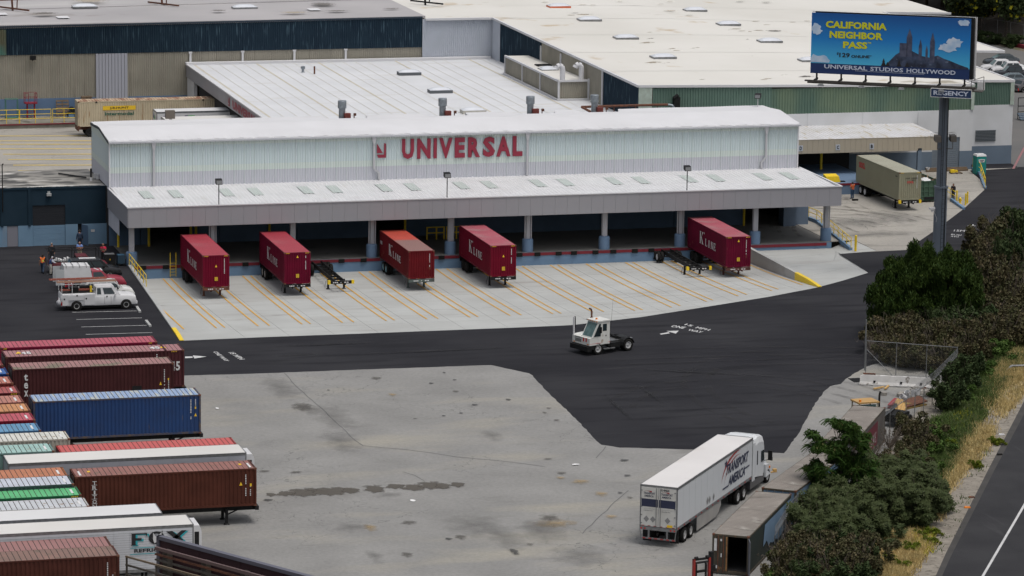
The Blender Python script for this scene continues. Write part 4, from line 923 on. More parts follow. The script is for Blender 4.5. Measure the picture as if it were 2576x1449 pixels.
x,y = g(1410,170,pz1); m = M()
for k in range(4): m.box(-.9,.9,-.7 + k * .35,-.55 + k * .35,.05,.15)
m.box(-.8,-.65,-.8,.7,0,.06); m.box(.65,.8,-.8,.7,0,.06); tag(m.obj('pallet',K['black'],loc=(57.9,y + 2,pz1)),'black pallet lying on the khaki penthouse roof','pallet')
# rusty pipe over the ribbed roof
pts = [gy(1462,272,30),gy(1560,266,30),gy(1675,265,30),gy(1686,272,30)]
a,b = gy(1463,269,30),gy(1680,263,30)
t = thing('steam_pipe','rusty brown pipe running along behind the dock warehouse roof','pipe',(a[0],30,a[1])); 
m = M(); m.path([(0,0,0),(b[0] - a[0],0,b[1] - a[1])],.13,n=8); m.path([(0,0,0),(1.4,-3,-.8)],.13); m.obj('pipe',K['rust'],t)
m = M(); m.path([(b[0] - a[0],0,b[1] - a[1]),(b[0] - a[0] + .5,0,b[1] - a[1] - .1),(b[0] - a[0] + .75,0,b[1] - a[1] - .5),(b[0] - a[0] + .8,0,-4)],.13); m.obj('elbow',VP,t)
for k in range(4): x = (b[0] - a[0]) * (k + .5) / 4; m = M(); m.bar((x,0,0),(x,0,-(a[1] - MZ)),.08); m.obj('support',K['rust'],t)
x,z = gy(1700,255,WF - .1); m = M(); m.box(x - .35,x + .35,WF - .6,WF - .05,z - 1.7,z + .5); m.tube((x - .35,WF - .5,z + .4),(x + .1,WF - .5,z + .75),.2); tag(m.obj('exhaust_hood',K['black']),'black sooty exhaust hood on the green corrugated wall','exhaust')
# ---------------------------------------------------------------- right dock canopy (lettered bays)
RC = thing('side_dock','tan fronted dock canopy with lettered bays beside the dock warehouse','canopy',(0,0,0))
CY = 33.0; cz0,cz1 = 3.55,5.05
TANP = mk('tan_siding',(.40,.35,.27),(.36,.315,.245),.3,.6,.6)
cxa,cxb = 66.5,gy(2367,360,CY)[0]
k_ = int((cxb - cxa) / .6)
m = M(); w = (cxb - cxa) / k_; m.box(.008,w - .008,-.05,0,0,cz1 - cz0); tme = m.mesh('fascia_board',TANP)
for k in range(k_): new('fascia_board',tme,RC,(cxa + k * w,CY,cz0))
m = M(); m.wave((cxa,CY - .08,cz1),(1,0,0),Vector((0,WF - CY,.25)).normalized(),(0,0,1),cxb - cxa,WF - CY + .1,60,.05,duty=.15); m.obj('canopy_roof',mk('canopy_roof_white',(.56,.56,.58),(.48,.47,.46),.5,.8,c3=(.42,.37,.28),sc3=.9,t3=.58,w3=.1,stretch3=(2,.4,1)),RC)
m = M(); m.box(cxa,cxb,CY + .1,WF,cz0 + .2,cz0 + .25); m.obj('soffit',K['steel'],RC)
for u,ch in ((q(3,1,330,0)[0],'D'),(q(3,1,704,0)[0],'C'),(q(3,1,1045,0)[0],'B')):
    x = gy(u,371,CY - .1)[0]; z = 4.15
    m = M(); m.box(x - .24,x + .24,CY - .09,CY - .055,z - .3,z + .3); pl = m.obj('bay_sign',mk('bay_sign_plate',(.42,.45,.5),None) if ch == 'D' else bpy.data.materials['bay_sign_plate'],RC)
    m = M(); letter(m,ch,(x - .13,CY - .095,z - .2),(1,0,0),(0,0,1),.26,.4,bold=.05); m.obj('print',K['ink'],pl)
x = gy(2312,430,CY)[0]; m = M(); m.box(x - .22,x + .22,CY - .05,CY + .3,-.1,3.8); m.obj('column',WBL,RC)
dy = g(2130,489)[1]; xd1 = gy(2160,480,dy)[0] + 2.2
m = M(); m.box(68.5,xd1,dy,WF,-.1,1.2); m.obj('dock_platform',mk('side_dock_face',(.12,.18,.27),None),RC)
m = M(); m.box(69,xd1,dy - .05,dy,.98,1.18); m.obj('dock_edge_strip',B_REDS,RC)
m = M(); m.box(72,xd1 + 1.5,WF - 1,WF - .9,0,3.9); m.obj('dark_doorway',B_DARKIN,RC)  # near-black sheet stands in for the shade in the dock opening
bollard(gy(q(3,1,532,0)[0],430,37)[0],37,3.0,'yellow pipe in the shade under the tan lettered canopy',.14,z=.6)
# dock-end blue box beside the column
m = M(); x0 = gy(1932 + 150 / 4,550,9.6)[0]; x1 = gy(1932 + 272 / 4,550,9.6)[0]; m.box(x0,x1,9.4,10.8,0,3.9); m.box(x1,x1 + 1.6,10.2,10.8,0,3.9); m.obj('end_wall',mk('end_wall_blue',(.13,.18,.25),(.11,.15,.21),.8,.6),dk)
# ================================================================ containers and chassis
_cm = {}
GROOVE = mk('groove_dark',(.11,.09,.08),None,rough=.95)  # darker tone on the sloping faces of the roof grooves
def cmesh(key,fn):
    if key not in _cm: _cm[key] = fn()
    return _cm[key]
def side_mesh(L,Hh):
    def f():
        m = M(); m.wave((.16,0,.16),(1,0,0),(0,0,1),(0,-1,0),L - .32,Hh - .28,int(L / .278),.045,duty=.3); return m.mesh('side_panel',K['white'])
    return cmesh(('s',L,Hh),f)
def roof_mesh(L):
    def f():
        m = M(); n = int((L - .24) / .335); p = (L - .24) / n
        for i in range(n):
            x = .12 + i * p; a = [(x,0),(x + p * .86,0),(x + p * .93,-.045),(x + p,0)]
            for k,((xa,za),(xb,zb2)) in enumerate(zip(a[:-1],a[1:])): m.quad((xa,-1.16,za),(xb,-1.16,zb2),(xb,1.16,zb2),(xa,1.16,za),0 if k == 0 else 1)
        return m.mesh('roof_panel',[K['white'],GROOVE])
    return cmesh(('r',L),f)
def end_mesh(Hh):
    def f():
        m = M(); m.wave((0,-1.09,.16),(0,1,0),(0,0,1),(1,0,0),2.18,Hh - .28,10,.045,duty=.25); return m.mesh('end_panel',K['white'])
    return cmesh(('e',Hh),f)
def frame_mesh(L,Hh):
    def f():
        m = M(); w = 1.219; p = .15
        for x in (0,L - p):
            for y in (-w,w - p): m.box(x + .01,x + p - .01,y + .01,y + p - .01,.1,Hh - .1)
        for y in (-w + .01,w - .08): m.box(p,L - p,y,y + .07,Hh - .12,Hh - .02); m.box(p,L - p,y,y + .07,.02,.17)
        for x in (.01,L - .11):
            m.box(x,x + .1,-w + p,w - p,Hh - .13,Hh - .015); m.box(x,x + .1,-w + p,w - p,.02,.17)
        m.box(.1,L - .1,-w + .08,w - .08,.12,.16)
        return m.mesh('frame',K['white'])
    return cmesh(('f',L,Hh),f)
def cast_mesh(L,Hh):
    def f():
        m = M(); w = 1.219
        for x in (0,L - .178):
            for y in (-w,w - .162):
                for z in (0,Hh - .118): m.box(x,x + .178,y,y + .162,z,z + .118)
        return m.mesh('corner_casting',K['rust'])
    return cmesh(('c',L,Hh),f)
def door_mesh(Hh):
    def f():
        m = M(); m.wave((0,1.08,.18),(0,-1,0),(0,0,1),(-1,0,0),1.07,Hh - .34,4,.03); return m.mesh('door',K['white'])
    return cmesh(('d',Hh),f)
def bar_mesh(Hh):
    return cmesh(('b',Hh),lambda: (lambda m: (m.tube((-.06,0,.1),(-.06,0,Hh - .1),.022,n=6),m.mesh('lock_bar',K['steel']))[1])(M()))
_pm = {}
def paint(c,fade=.25,dirt=0.0,dirtc=(.16,.09,.05)):
    k = (c,fade,dirt)
    if k not in _pm:
        c2 = tuple(x * (1 - fade) for x in c)
        _pm[k] = mk('container_paint',c,c2,.8,.7,.6,c3=dirtc if dirt else None,sc3=1.3,t3=.72 - dirt,w3=.12,stretch3=(1.5,1.5,.6),spec=.15)
    return _pm[k]
def container(label,loc,rz,L,Hh,side,roof=None,tilt=0,group=None,doors=True,cast=None,edge=None,cat='container'):
    t = thing('shipping_container',label,cat,loc,0,group,rot=(0,-tilt,rz))
    roof = roof or side; edge = edge or side
    new('frame',frame_mesh(L,Hh),t,mats=[edge]); new('corner_casting',cast_mesh(L,Hh),t,mats=[cast or K['rust']])
    new('side_panel',side_mesh(L,Hh),t,(0,-1.2,0),mats=[side]); o = new('side_panel',side_mesh(L,Hh),t,(L,1.2,0),mats=[side]); o.rotation_euler = (0,0,math.pi)
    new('roof_panel',roof_mesh(L),t,(0,0,Hh - .015),mats=[roof]); new('end_panel',end_mesh(Hh),t,(L - .02,0,0),mats=[side])
    if doors:
        for y in (0,-1.08 - 1e-3):
            d = new('door',door_mesh(Hh),t,(.02,y + 1.08 - 1.08,0),mats=[side])
            for yy in (.3,.8): new('lock_bar',bar_mesh(Hh),d,(0,yy,0))
    return t
# chassis
def wheel_meshes(Rr,w):
    def f():
        m = M(); m.sm = True; h = w / 2
        m.lathe([(Rr * .58,-h * .8),(Rr * .72,-h),(Rr * .93,-h),(Rr,-h * .75),(Rr,h * .75),(Rr * .93,h),(Rr * .72,h),(Rr * .58,h * .8)],(0,0,0),'y',24)
        a = m.mesh('tyre',K['rubber'])
        m = M(); m.sm = True
        m.lathe([(0,-h * .55),(Rr * .16,-h * .6),(Rr * .2,-h * .35),(Rr * .4,-h * .3),(Rr * .5,-h * .7),(Rr * .59,-h * .82),(Rr * .59,h * .8),(Rr * .5,h * .6),(0,h * .3)],(0,0,0),'y',24)
        for i in range(8):
            t = 2 * math.pi * i / 8; m.box(Rr * .3 * math.cos(t) - .02,Rr * .3 * math.cos(t) + .02,-h * .42,-h * .3,Rr * .3 * math.sin(t) - .02,Rr * .3 * math.sin(t) + .02)
        return a,m.mesh('rim',K['rim'])
    return cmesh(('w',Rr,w),f)
def wheel(par,x,y,z,Rr=.5,w=.28,rim=None,side=-1):
    a,b = wheel_meshes(Rr,w); t = new('wheel',a,par,(x,y,z),mats=[K['rubber']])
    r = new('rim',b,t,mats=[rim or K['rim']])
    if side > 0: t.rotation_euler = (0,0,math.pi)
    return t
def chassis(label,loc,rz,L=12.2,fm=None,rim=None,bolster=None,tilt=0,lite=False,group='container chassis',sh=1.22,legs=True):
    # local frame: tail at x = 0, kingpin end at x = L, deck top at z = 0, wheels below
    fm = fm or K['black']; t = thing('container_chassis',label,'chassis',loc,0,group,rot=(0,-tilt,rz))
    m = M()
    for y in (-.48,.40): m.box(.2,L - .15,y,y + .09,-.42,-.06)
    for k in range(9): m.box(.6 + k * (L - 1.4) / 8,.7 + k * (L - 1.4) / 8,-.4,.4,-.3,-.12)
    m.obj('frame',fm,t)
    m = M(); m.box(L - .25,L,-1.2,1.2,-.28,-.02); b = m.obj('front_bolster',fm,t)
    m = M(); m.box(0,.28,-1.2,1.2,-.24,-.02); m.box(.0,.1,-1.15,1.15,-.5,-.26); m.obj('rear_bolster',fm,t)
    if bolster:
        for y in (-1.22,.98): m = M(); m.box(L - .27,L + .02,y,y + .24,-.30,0.03); m.obj('twist_lock',bolster,b)
    m = M()
    for (y,w_,n) in ((-.75,.5,3),(.3,.45,2)):
        for k in range(n): m.box(L + .005,L + .012,y + k * w_ / n,y + k * w_ / n + w_ / n * .7,-.2,-.1)
    m.box(L + .004,L + .01,-.05,.03,-.18,-.12); m.obj('markings',K['whiteink'],b)
    if legs:
        for y in (-.85,.63):
            m = M(); m.box(L - 2.2,L - 2.02,y,y + .16,-sh + .05,-.2); m.hexa([(L - 2.32,y - .1,-sh),(L - 1.9,y - .1,-sh),(L - 1.9,y + .27,-sh),(L - 2.32,y + .27,-sh),(L - 2.2,y,-sh + .12),(L - 2.02,y,-sh + .12),(L - 2.02,y + .16,-sh + .12),(L - 2.2,y + .16,-sh + .12)])
            m.obj('leg',fm,t)
        m = M(); m.box(L - 2.15,L - 2.07,-.7,.65,-.62,-.52); m.bar((L - 2.1,-.8,-.6),(L - 1.1,-.45,-.3),.07); m.bar((L - 2.1,.7,-.6),(L - 1.1,.45,-.3),.07); m.obj('brace',fm,t)
        m = M(); m.path([(L - 2.15,-.95,-.35),(L - 2.15,-1.0,-.6),(L - 2.3,-1.05,-.85),(L - 2.1,-1.05,-.95)],.02); m.obj('crank',fm,t)
    for x in (1.35,2.62):
        m = M(); m.tube((x,-1.0,-sh + .5),(x,1.0,-sh + .5),.07); m.box(x - .1,x + .1,-.5,-.4,-sh + .5,-.3); m.box(x - .1,x + .1,.4,.5,-sh + .5,-.3); m.obj('axle',fm,t)
        for y in ((-1.07,-.73,.73,1.07) if not lite else (-1.07,1.07)): wheel(t,x,y,-sh + .5,.5,.28,rim,-1 if y < 0 else 1)
    return t
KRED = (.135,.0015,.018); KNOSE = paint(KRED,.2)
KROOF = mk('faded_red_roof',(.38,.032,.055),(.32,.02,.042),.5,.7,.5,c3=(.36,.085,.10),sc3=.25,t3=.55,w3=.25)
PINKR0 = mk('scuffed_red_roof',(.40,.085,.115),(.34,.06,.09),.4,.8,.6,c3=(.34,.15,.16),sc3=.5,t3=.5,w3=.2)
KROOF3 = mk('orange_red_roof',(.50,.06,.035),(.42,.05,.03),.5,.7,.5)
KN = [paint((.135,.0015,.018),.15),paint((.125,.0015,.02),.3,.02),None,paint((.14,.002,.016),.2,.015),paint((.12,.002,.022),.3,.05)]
def add_xsplit(m,x0,c,w=.5):      # dusty half: colour change along the object's own length
    nt = m.node_tree; b = nt.nodes['Principled BSDF']; src = b.inputs['Base Color'].links[0].from_socket
    tc = nt.nodes.new('ShaderNodeTexCoord'); sx = nt.nodes.new('ShaderNodeSeparateXYZ'); nt.links.new(tc.outputs['Object'],sx.inputs[0])
    r = nt.nodes.new('ShaderNodeMapRange'); r.inputs['From Min'].default_value = x0; r.inputs['From Max'].default_value = x0 + w; nt.links.new(sx.outputs[0],r.inputs['Value'])
    x = nt.nodes.new('ShaderNodeMix'); x.data_type = 'RGBA'; nt.links.new(r.outputs[0],x.inputs[0]); nt.links.new(src,x.inputs[6]); x.inputs[7].default_value = col(c); nt.links.new(x.outputs[2],b.inputs['Base Color'])
add_xsplit(KROOF3,5.6,(.25,.13,.115),.6)
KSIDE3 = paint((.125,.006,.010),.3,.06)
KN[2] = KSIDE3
def kline(par,L,Hh):
    m = M(); serif(m,'K',(L * .33,-1.235,Hh * .36),(1,0,0),(0,0,1),1.15,Hh * .40); serif(m,'LINE',(L * .33 + 1.75,-1.235,Hh * .36),(1,0,0),(0,0,1),3.3,Hh * .24)
    m.box(L * .33 + 1.35,L * .33 + 1.47,-1.237,-1.234,Hh * .72,Hh * .78); m.obj('lettering',K['whiteink'],par)
def nose_marks(par,L,Hh,hazard=True,tri=.8,sq=True,seed=0):
    m = M(); marks(m,(L + .012,.72,Hh * .42),(0,1,0),(0,0,1),.07,Hh * .48,12,seed=seed); m.obj('serial_marks',K['whiteink'],par)
    if tri: m = M(); z = Hh * tri; m.add([(L + .012,-.1,z - .1),(L + .012,.1,z - .1),(L + .012,0,z + .14)],[(0,1,2)]); m.obj('warning_sign',K['yellowink'],par)
    if sq:
        z = Hh * .2; m = M(); m.quad((L + .012,-.13,z),(L + .012,.15,z),(L + .012,.15,z + .34),(L + .012,-.13,z + .34)); m.obj('warning_plate',K['yellowink'],par)
        m = M()
        for k in range(3):
            for j in range(3): m.quad((L + .015,-.09 + j * .08,z + .04 + k * .1),(L + .015,-.04 + j * .08,z + .04 + k * .1),(L + .015,-.04 + j * .08,z + .09 + k * .1),(L + .015,-.09 + j * .08,z + .09 + k * .1))
        m.obj('plate_print',K['ink'],par)
    if hazard:
        m = M()
        for y0 in (-1.05,.72):
            for k in range(4): y = y0 + k * .09; m.quad((L + .006,y,Hh - .12),(L + .006,y + .045,Hh - .12),(L + .006,y + .085,Hh - .03),(L + .006,y + .04,Hh - .03))
        m.obj('hazard_stripes',K['yellowink'],par)
PI = math.pi
ks = [('K1',(809.1,1023.2),(919.4,1019.7),2.896,.66,0),('K2',(1135.7,1011.5),(1244.4,1007.9),2.896,.86,1),('K3',(1633.8,1005.5),(1739.8,1001.5),2.591,0,2),('K4',(1961.1,983.9),(2067.9,980.1),2.896,.66,3),('K5',(2903.8,949.1),(3007,944.9),2.896,.86,4)]
klab = ['leftmost dark red container backed onto the dock, on a rusty brown chassis','second dark red container from the left at the dock, beside a bare black chassis','lower red container with half dusty, half orange-red roof at the dock',
        'dark red container right of the one with the dusty roof at the dock','rightmost dark red container at the dock, standing beside the concrete curb wall']
chl = ['rusty brown chassis under the leftmost red container','black chassis under the second red container from the left','grey-green chassis under the red container with the dusty roof','black chassis under the fourth red container at the dock','red-brown chassis under the rightmost red container at the dock']
chm = [K['rust'],K['black'],mk('chassis_green_grey',(.08,.11,.10),(.05,.06,.06),3,.7),K['black'],mk('chassis_red_brown',(.10,.03,.02),(.05,.02,.015),3,.7)]
for i,(n_,a,b,Hh,tr,sd_) in enumerate(ks):
    zt_ = Hh + .12; A = g(a[0] / 1.59006,a[1] / 1.59006,zt_); B = g(b[0] / 1.59006,b[1] / 1.59006,zt_)
    cx,cy = (A[0] + B[0]) / 2,(A[1] + B[1]) / 2; th_ = -PI / 2 - .0113
    ox,oy = cx - 12.19 * math.cos(th_),cy - 12.19 * math.sin(th_)
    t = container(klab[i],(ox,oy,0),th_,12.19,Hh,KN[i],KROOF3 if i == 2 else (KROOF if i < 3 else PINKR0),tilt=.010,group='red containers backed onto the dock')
    kline(t,12.19,Hh); nose_marks(t,12.19,Hh,hazard=(i != 2),tri=tr,sq=(i != 2),seed=sd_)
    if i == 2: m = M(); marks(m,(.45,-1.235,1.4),(1,0,0),(0,0,1),.3,.5,1,seed=5); marks(m,(.9,-1.235,1.4),(1,0,0),(0,0,1),.25,.5,1,seed=2); m.obj('side_marks',K['whiteink'],t)
    c = chassis(chl[i],(ox,oy,-.01),th_,12.25,chm[i],mk('pale_teal_rim',(.2,.35,.4),None) if i == 2 else (K['rim'] if i == 1 else K['black']),tilt=.010,sh=1.17,group='chassis under the red containers')
# bare chassis at the dock
for (fu,lab) in ((((1024 + (715 + 998) / 2 / 2.5156) / 1.59006,(576 + 1378 / 2.5156) / 1.59006),'bare black container chassis beside the second red container'),
                  (((2560 + 1010 * .23465) / 1.59006,(840 + 975 * .23465) / 1.59006),'bare black container chassis with white rimmed wheels left of the rightmost red container')):
    x,y = g(fu[0],fu[1],.05); th_ = -PI / 2 - .0113
    chassis(lab,(x - 12.4 * math.cos(th_),y - 12.4 * math.sin(th_),-.06),th_,12.4,K['black'],K['white'] if 'rimmed' in lab else K['black'],K['yellow'],tilt=.010,sh=1.12,group='bare container chassis at the dock')

# ---- the left container yard
rust_i = [0]
def yardc(corner,z0,Hh,L,label,side,roof,group='containers parked in the left yard',tilt=0,ch=True,rz=0,chl=None,**kw):
    x,y = g(corner[0],corner[1],z0 + Hh)     # near right top corner
    t = container(label,(x - L,y + 1.219,z0),rz,L,Hh,side,roof,group=group,tilt=tilt,**kw)
    if ch: chassis(chl or ('dark chassis under the ' + label.split(' container')[0] + ' container'),(x - L,y + 1.219,z0 - .01),rz,L + .15,K['black'],K['black'],None,lite=True,group='chassis in the left yard',sh=z0)
    return t
Z0 = 1.25
P = lambda *c: c
PINKR = mk('pink_red_roof',(.42,.08,.115),(.36,.06,.09),.5,.6,.5,c3=(.26,.10,.10),sc3=.7,t3=.62,w3=.12)
MARR = mk('faded_maroon_roof',(.33,.155,.16),(.28,.13,.135),.6,.7,.6,c3=(.25,.16,.14),sc3=.6,t3=.6,w3=.2)
MARR2 = mk('mossy_maroon_roof',(.32,.155,.155),(.26,.14,.13),.6,.7,.6,c3=(.17,.14,.10),sc3=.45,t3=.52,w3=.1)
BLUR = mk('streaky_blue_roof',(.25,.34,.52),(.20,.29,.46),1.4,.8,.6,c3=(.42,.43,.38),sc3=1.6,t3=.5,w3=.12,stretch3=(3,.25,1),c4=(.16,.10,.06),sc4=.5,t4=.66,w4=.1)
BRNR = mk('faded_brown_roof',(.27,.12,.10),(.22,.095,.08),.6,.7,.6,c3=(.16,.10,.07),sc3=.9,t3=.6,w3=.12)
GRIM = mk('grimy_brown_roof',(.23,.13,.105),(.17,.105,.085),.6,.7,.6,c3=(.12,.09,.065),sc3=.7,t3=.55,w3=.15)
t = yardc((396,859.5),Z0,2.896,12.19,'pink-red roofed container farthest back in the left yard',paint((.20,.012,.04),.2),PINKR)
nose_marks(t,12.19,2.896)
m = M()
for x in (.25,11.5): 
    for k in range(3): m.quad((x + k * .09,-1.235,2.76),(x + .05 + k * .09,-1.235,2.76),(x + .09 + k * .09,-1.235,2.86),(x + .04 + k * .09,-1.235,2.86))
m.obj('hazard_stripes',K['yellowink'],t)
t = yardc((463.75,880),Z0,2.896,13.72,'long maroon container marked 45 in white at its right end',paint((.075,.022,.026),.25),MARR)
m = M(); letter(m,'5',(13.06,-1.236,1.3),(1,0,0),(0,0,1),.32,.72,bold=.03); F4 = lambda *p: m.add([(12.6 + a,-1.236,1.3 + b) for a,b in p],[tuple(range(len(p)))])
F4((.24,0),(.34,0),(.34,.72),(.24,.72)); F4((0,.18),(.41,.18),(.41,.27),(0,.27)); F4((0,.27),(.1,.27),(.3,.72),(.2,.72)); m.sm = False; m.obj('number',K['whiteink'],t)
m = M(); m.box(12.2,12.36,-1.235,-1.2,.1,2.8); m.box(12.22,12.36,-1.2,1.2,2.9,2.93); m.obj('inner_post',paint((.06,.02,.022),.2),t)
m = M(); letter(m,'45',(11.2,-.5,2.915),(1,0,0),(0,1,0),.8,.9,bold=.03); letter(m,'45',(1.3,-.5,2.915),(1,0,0),(0,1,0),.8,.9,bold=.03); m.obj('roof_number',K['whiteink'],t)
m = M()
for x in (.9,12.0): m.add([(x,-.2,2.915),(x + .5,-.2,2.915),(x + .25,.5,2.915)],[(0,1,2)])
for k in range(4): m.quad((12.7 + k * .12,-1.235,2.76),(12.75 + k * .12,-1.235,2.76),(12.8 + k * .12,-1.235,2.86),(12.75 + k * .12,-1.235,2.86))
m.obj('roof_marks',K['yellowink'],t)
m = M(); marks(m,(11.55,-1.236,1.7),(1,0,0),(0,0,1),.08,1.0,7,seed=4); m.obj('serial_marks',K['whiteink'],t)
def sidemarks(t,L,Hh,tri=(L_ := 0,0),seed=1,two=True):
    m = M(); marks(m,(L - .78,-1.236,Hh * .28),(1,0,0),(0,0,1),.07,Hh * .58,13,seed=seed)
    if two: marks(m,(L - .46,-1.236,Hh * .28),(1,0,0),(0,0,1),.06,Hh * .28,6,seed=seed + 3)
    m.obj('serial_marks',K['whiteink'],t)
t = yardc((438,913),Z0,2.896,12.19,'dark maroon container lettered tex down its left end, with mossy pink roof',paint((.062,.019,.020),.25),MARR2)
m = M()
for i,ch in enumerate('tex'):
    h_ = (.52,.46,.46)[i]; letter(m,ch,(.85,-1.236,2.0 - i * .6),(1,0,0),(0,0,1),.3,h_,bold=.03)
m.obj('lettering',K['whiteink'],t); sidemarks(t,12.19,2.896,seed=8)
m = M(); m.add([(11.05,-1.236,1.25),(11.25,-1.236,1.25),(11.15,-1.236,1.5)],[(0,1,2)]); m.box(11.7,11.8,-1.238,-1.234,1.6,1.75); m.obj('warning_sign',K['yellowink'],t)
m = M(); m.box(9.0,9.7,-1.238,-1.2,.6,1.25); m.obj('vent_patch',K['black'],t)
BLU = mk('royal_blue_container',(.010,.045,.15),(.012,.038,.12),.7,.7,.45,c3=(.10,.09,.11),sc3=2.2,t3=.66,w3=.1,stretch3=(3,3,.5))
t = yardc((505.7,992.3),Z0,2.896,12.19,'royal blue container with pale streaky roof in the left yard',BLU,BLUR,edge=mk('rusty_blue_frame',(.02,.04,.10),(.10,.07,.05),2.5,.9))
m = M(); marks(m,(11.4,-1.236,1.1),(1,0,0),(0,0,1),.08,1.5,13,seed=2); marks(m,(11.75,-1.236,2.1),(1,0,0),(0,0,1),.07,.5,5,seed=5); m.obj('serial_marks',K['whiteink'],t)
m = M(); m.add([(11.68,-1.236,1.3),(11.88,-1.236,1.3),(11.78,-1.236,1.55)],[(0,1,2)]); m.box(11.73,11.83,-1.238,-1.234,1.85,2.02); m.obj('warning_sign',K['yellowink'],t)
yardc((598,1119),Z0,2.591,12.19,'bright red roofed container partly hidden behind the white reefer trailer',paint((.30,.03,.03),.3),mk('bright_red_roof',(.50,.085,.08),(.42,.09,.085),.6,.6))
t = yardc((645.9,1177.4),Z0 + .05,2.591,12.19,'reddish brown container with white vertical lettering at its left end',paint((.088,.028,.018),.3),BRNR)
m = M()
for i,ch in enumerate('TRITON'):
    if ch == 'N': letter(m,ch,(1.15,-1.236,.40),(1,0,0),(0,0,1),.28,.26,bold=.01)
    else: letter(m,ch,(1.15 if ch != 'I' else 1.24,-1.236,1.98 - i * .315),(1,0,0),(0,0,1),.28 if ch != 'I' else .1,.25,bold=.01)
    m.quad((1.1,-1.236,1.96 - i * .315),(1.47,-1.236,1.96 - i * .315),(1.47,-1.236,1.985 - i * .315),(1.1,-1.236,1.985 - i * .315))
m.obj('lettering',K['whiteink'],t); sidemarks(t,12.19,2.591,seed=3)
m = M(); m.add([(11.0,-1.236,1.45),(11.22,-1.236,1.45),(11.11,-1.236,1.7)],[(0,1,2)]); m.box(11.72,11.84,-1.238,-1.234,1.36,1.56); m.obj('warning_sign',K['yellowink'],t)
m = M()
for x in (1.0,11.2): m.box(x,x + .18,-.1,.25,2.59,2.6)
m.obj('roof_marks',K['yellowink'],t); m = M()
for x in (.35,11.75): m.box(x,x + .14,-.9,.3,2.59,2.6)
m.obj('roof_stencil',K['whiteink'],t)
yardc((282.5,1373),Z0 - .1,2.591,12.19,'pinkish brown roofed container just behind the grimy one at bottom left',paint((.09,.03,.022),.3),mk('pinkish_brown_roof',(.30,.15,.14),(.25,.125,.12),.6,.7))
t = yardc((301,1396.75),Z0,2.591,12.19,'grimy brown container nearest the viewer at bottom left',paint((.085,.028,.02),.35,.05),GRIM); sidemarks(t,12.19,2.591,seed=6)
cols = [('a',(8.75,918),'dull red roofed container end showing highest in the left edge column',(.22,.03,.035),(.36,.10,.10)),
        ('b',(22.5,939.5),'deep blue roofed container near the top of the left edge column',(.01,.04,.16),(.06,.14,.36)),
        ('c',(33.75,963.25),'salmon roofed container below the deep blue one at the left edge',(.14,.03,.025),(.42,.17,.13)),
        ('d',(50.75,987),'dusty red roofed container between two salmon ones at the left edge',(.10,.014,.018),(.36,.10,.10)),
        ('e',(61,1011),'pale salmon roofed container touching the orange one at the left edge',(.2,.06,.05),(.44,.20,.16)),
        ('f',(77.5,1032),'orange roofed container in the left edge column',(.25,.10,.05),(.52,.25,.12)),
        ('g',(89.5,1055.75),'rose red roofed container under the orange one at the left edge',(.20,.012,.03),(.46,.10,.13)),
        ('h',(103.75,1082),'light blue roofed container above the white one at the left edge',(.05,.13,.25),(.13,.28,.44)),
        ('i',(176.75,1103),'off-white rusty container reaching furthest right beside the red roof',(.45,.42,.36),(.60,.60,.56)),
        ('j',(137.5,1134),'pale teal roofed container with rust at the left edge',(.16,.26,.24),(.32,.48,.45)),
        ('k',(170.75,1195.5),'rusty orange roofed container beside the reddish brown one',(.30,.10,.03),(.46,.19,.11)),
        ('l',(187,1216.75),'white roofed container with dark green side above the green one',(.05,.08,.08),(.50,.53,.60)),
        ('m',(205.75,1244.25),'bright green roofed container at the left edge',(.02,.14,.06),(.12,.44,.20)),
        ('n',(225.75,1273),'rust-streaked white roofed container below the green one',(.42,.41,.40),(.52,.54,.57))]
rusty = {'i': .12,'j': .1,'k': .12,'n': .13,'l': .06,'m': .05,'c': .04,'e': .05}
for n_,cpt,lab,sc_,rc_ in cols:
    t = yardc(cpt,Z0,2.591 if n_ in 'bdm' else 2.85,12.19,lab,paint(sc_,.3),paint(rc_,.2,rusty.get(n_,.06),(.22,.14,.07)),group='containers in the left edge column',chl='dark chassis under the ' + lab)
    m = M(); m.box(11.6,11.75,-.7,.4,(2.591 if n_ in 'bdm' else 2.85) - .004,(2.591 if n_ in 'bdm' else 2.85) + .006); m.obj('roof_stencil',K['whiteink'],t)
    if n_ in 'dgfm':
        m = M()
        for k in range(4): m.quad((11.5 + k * .12,-1.235,2.44),(11.56 + k * .12,-1.235,2.44),(11.6 + k * .12,-1.235,2.53),(11.54 + k * .12,-1.235,2.53))
        m.obj('hazard_stripes',K['yellowink'],t)

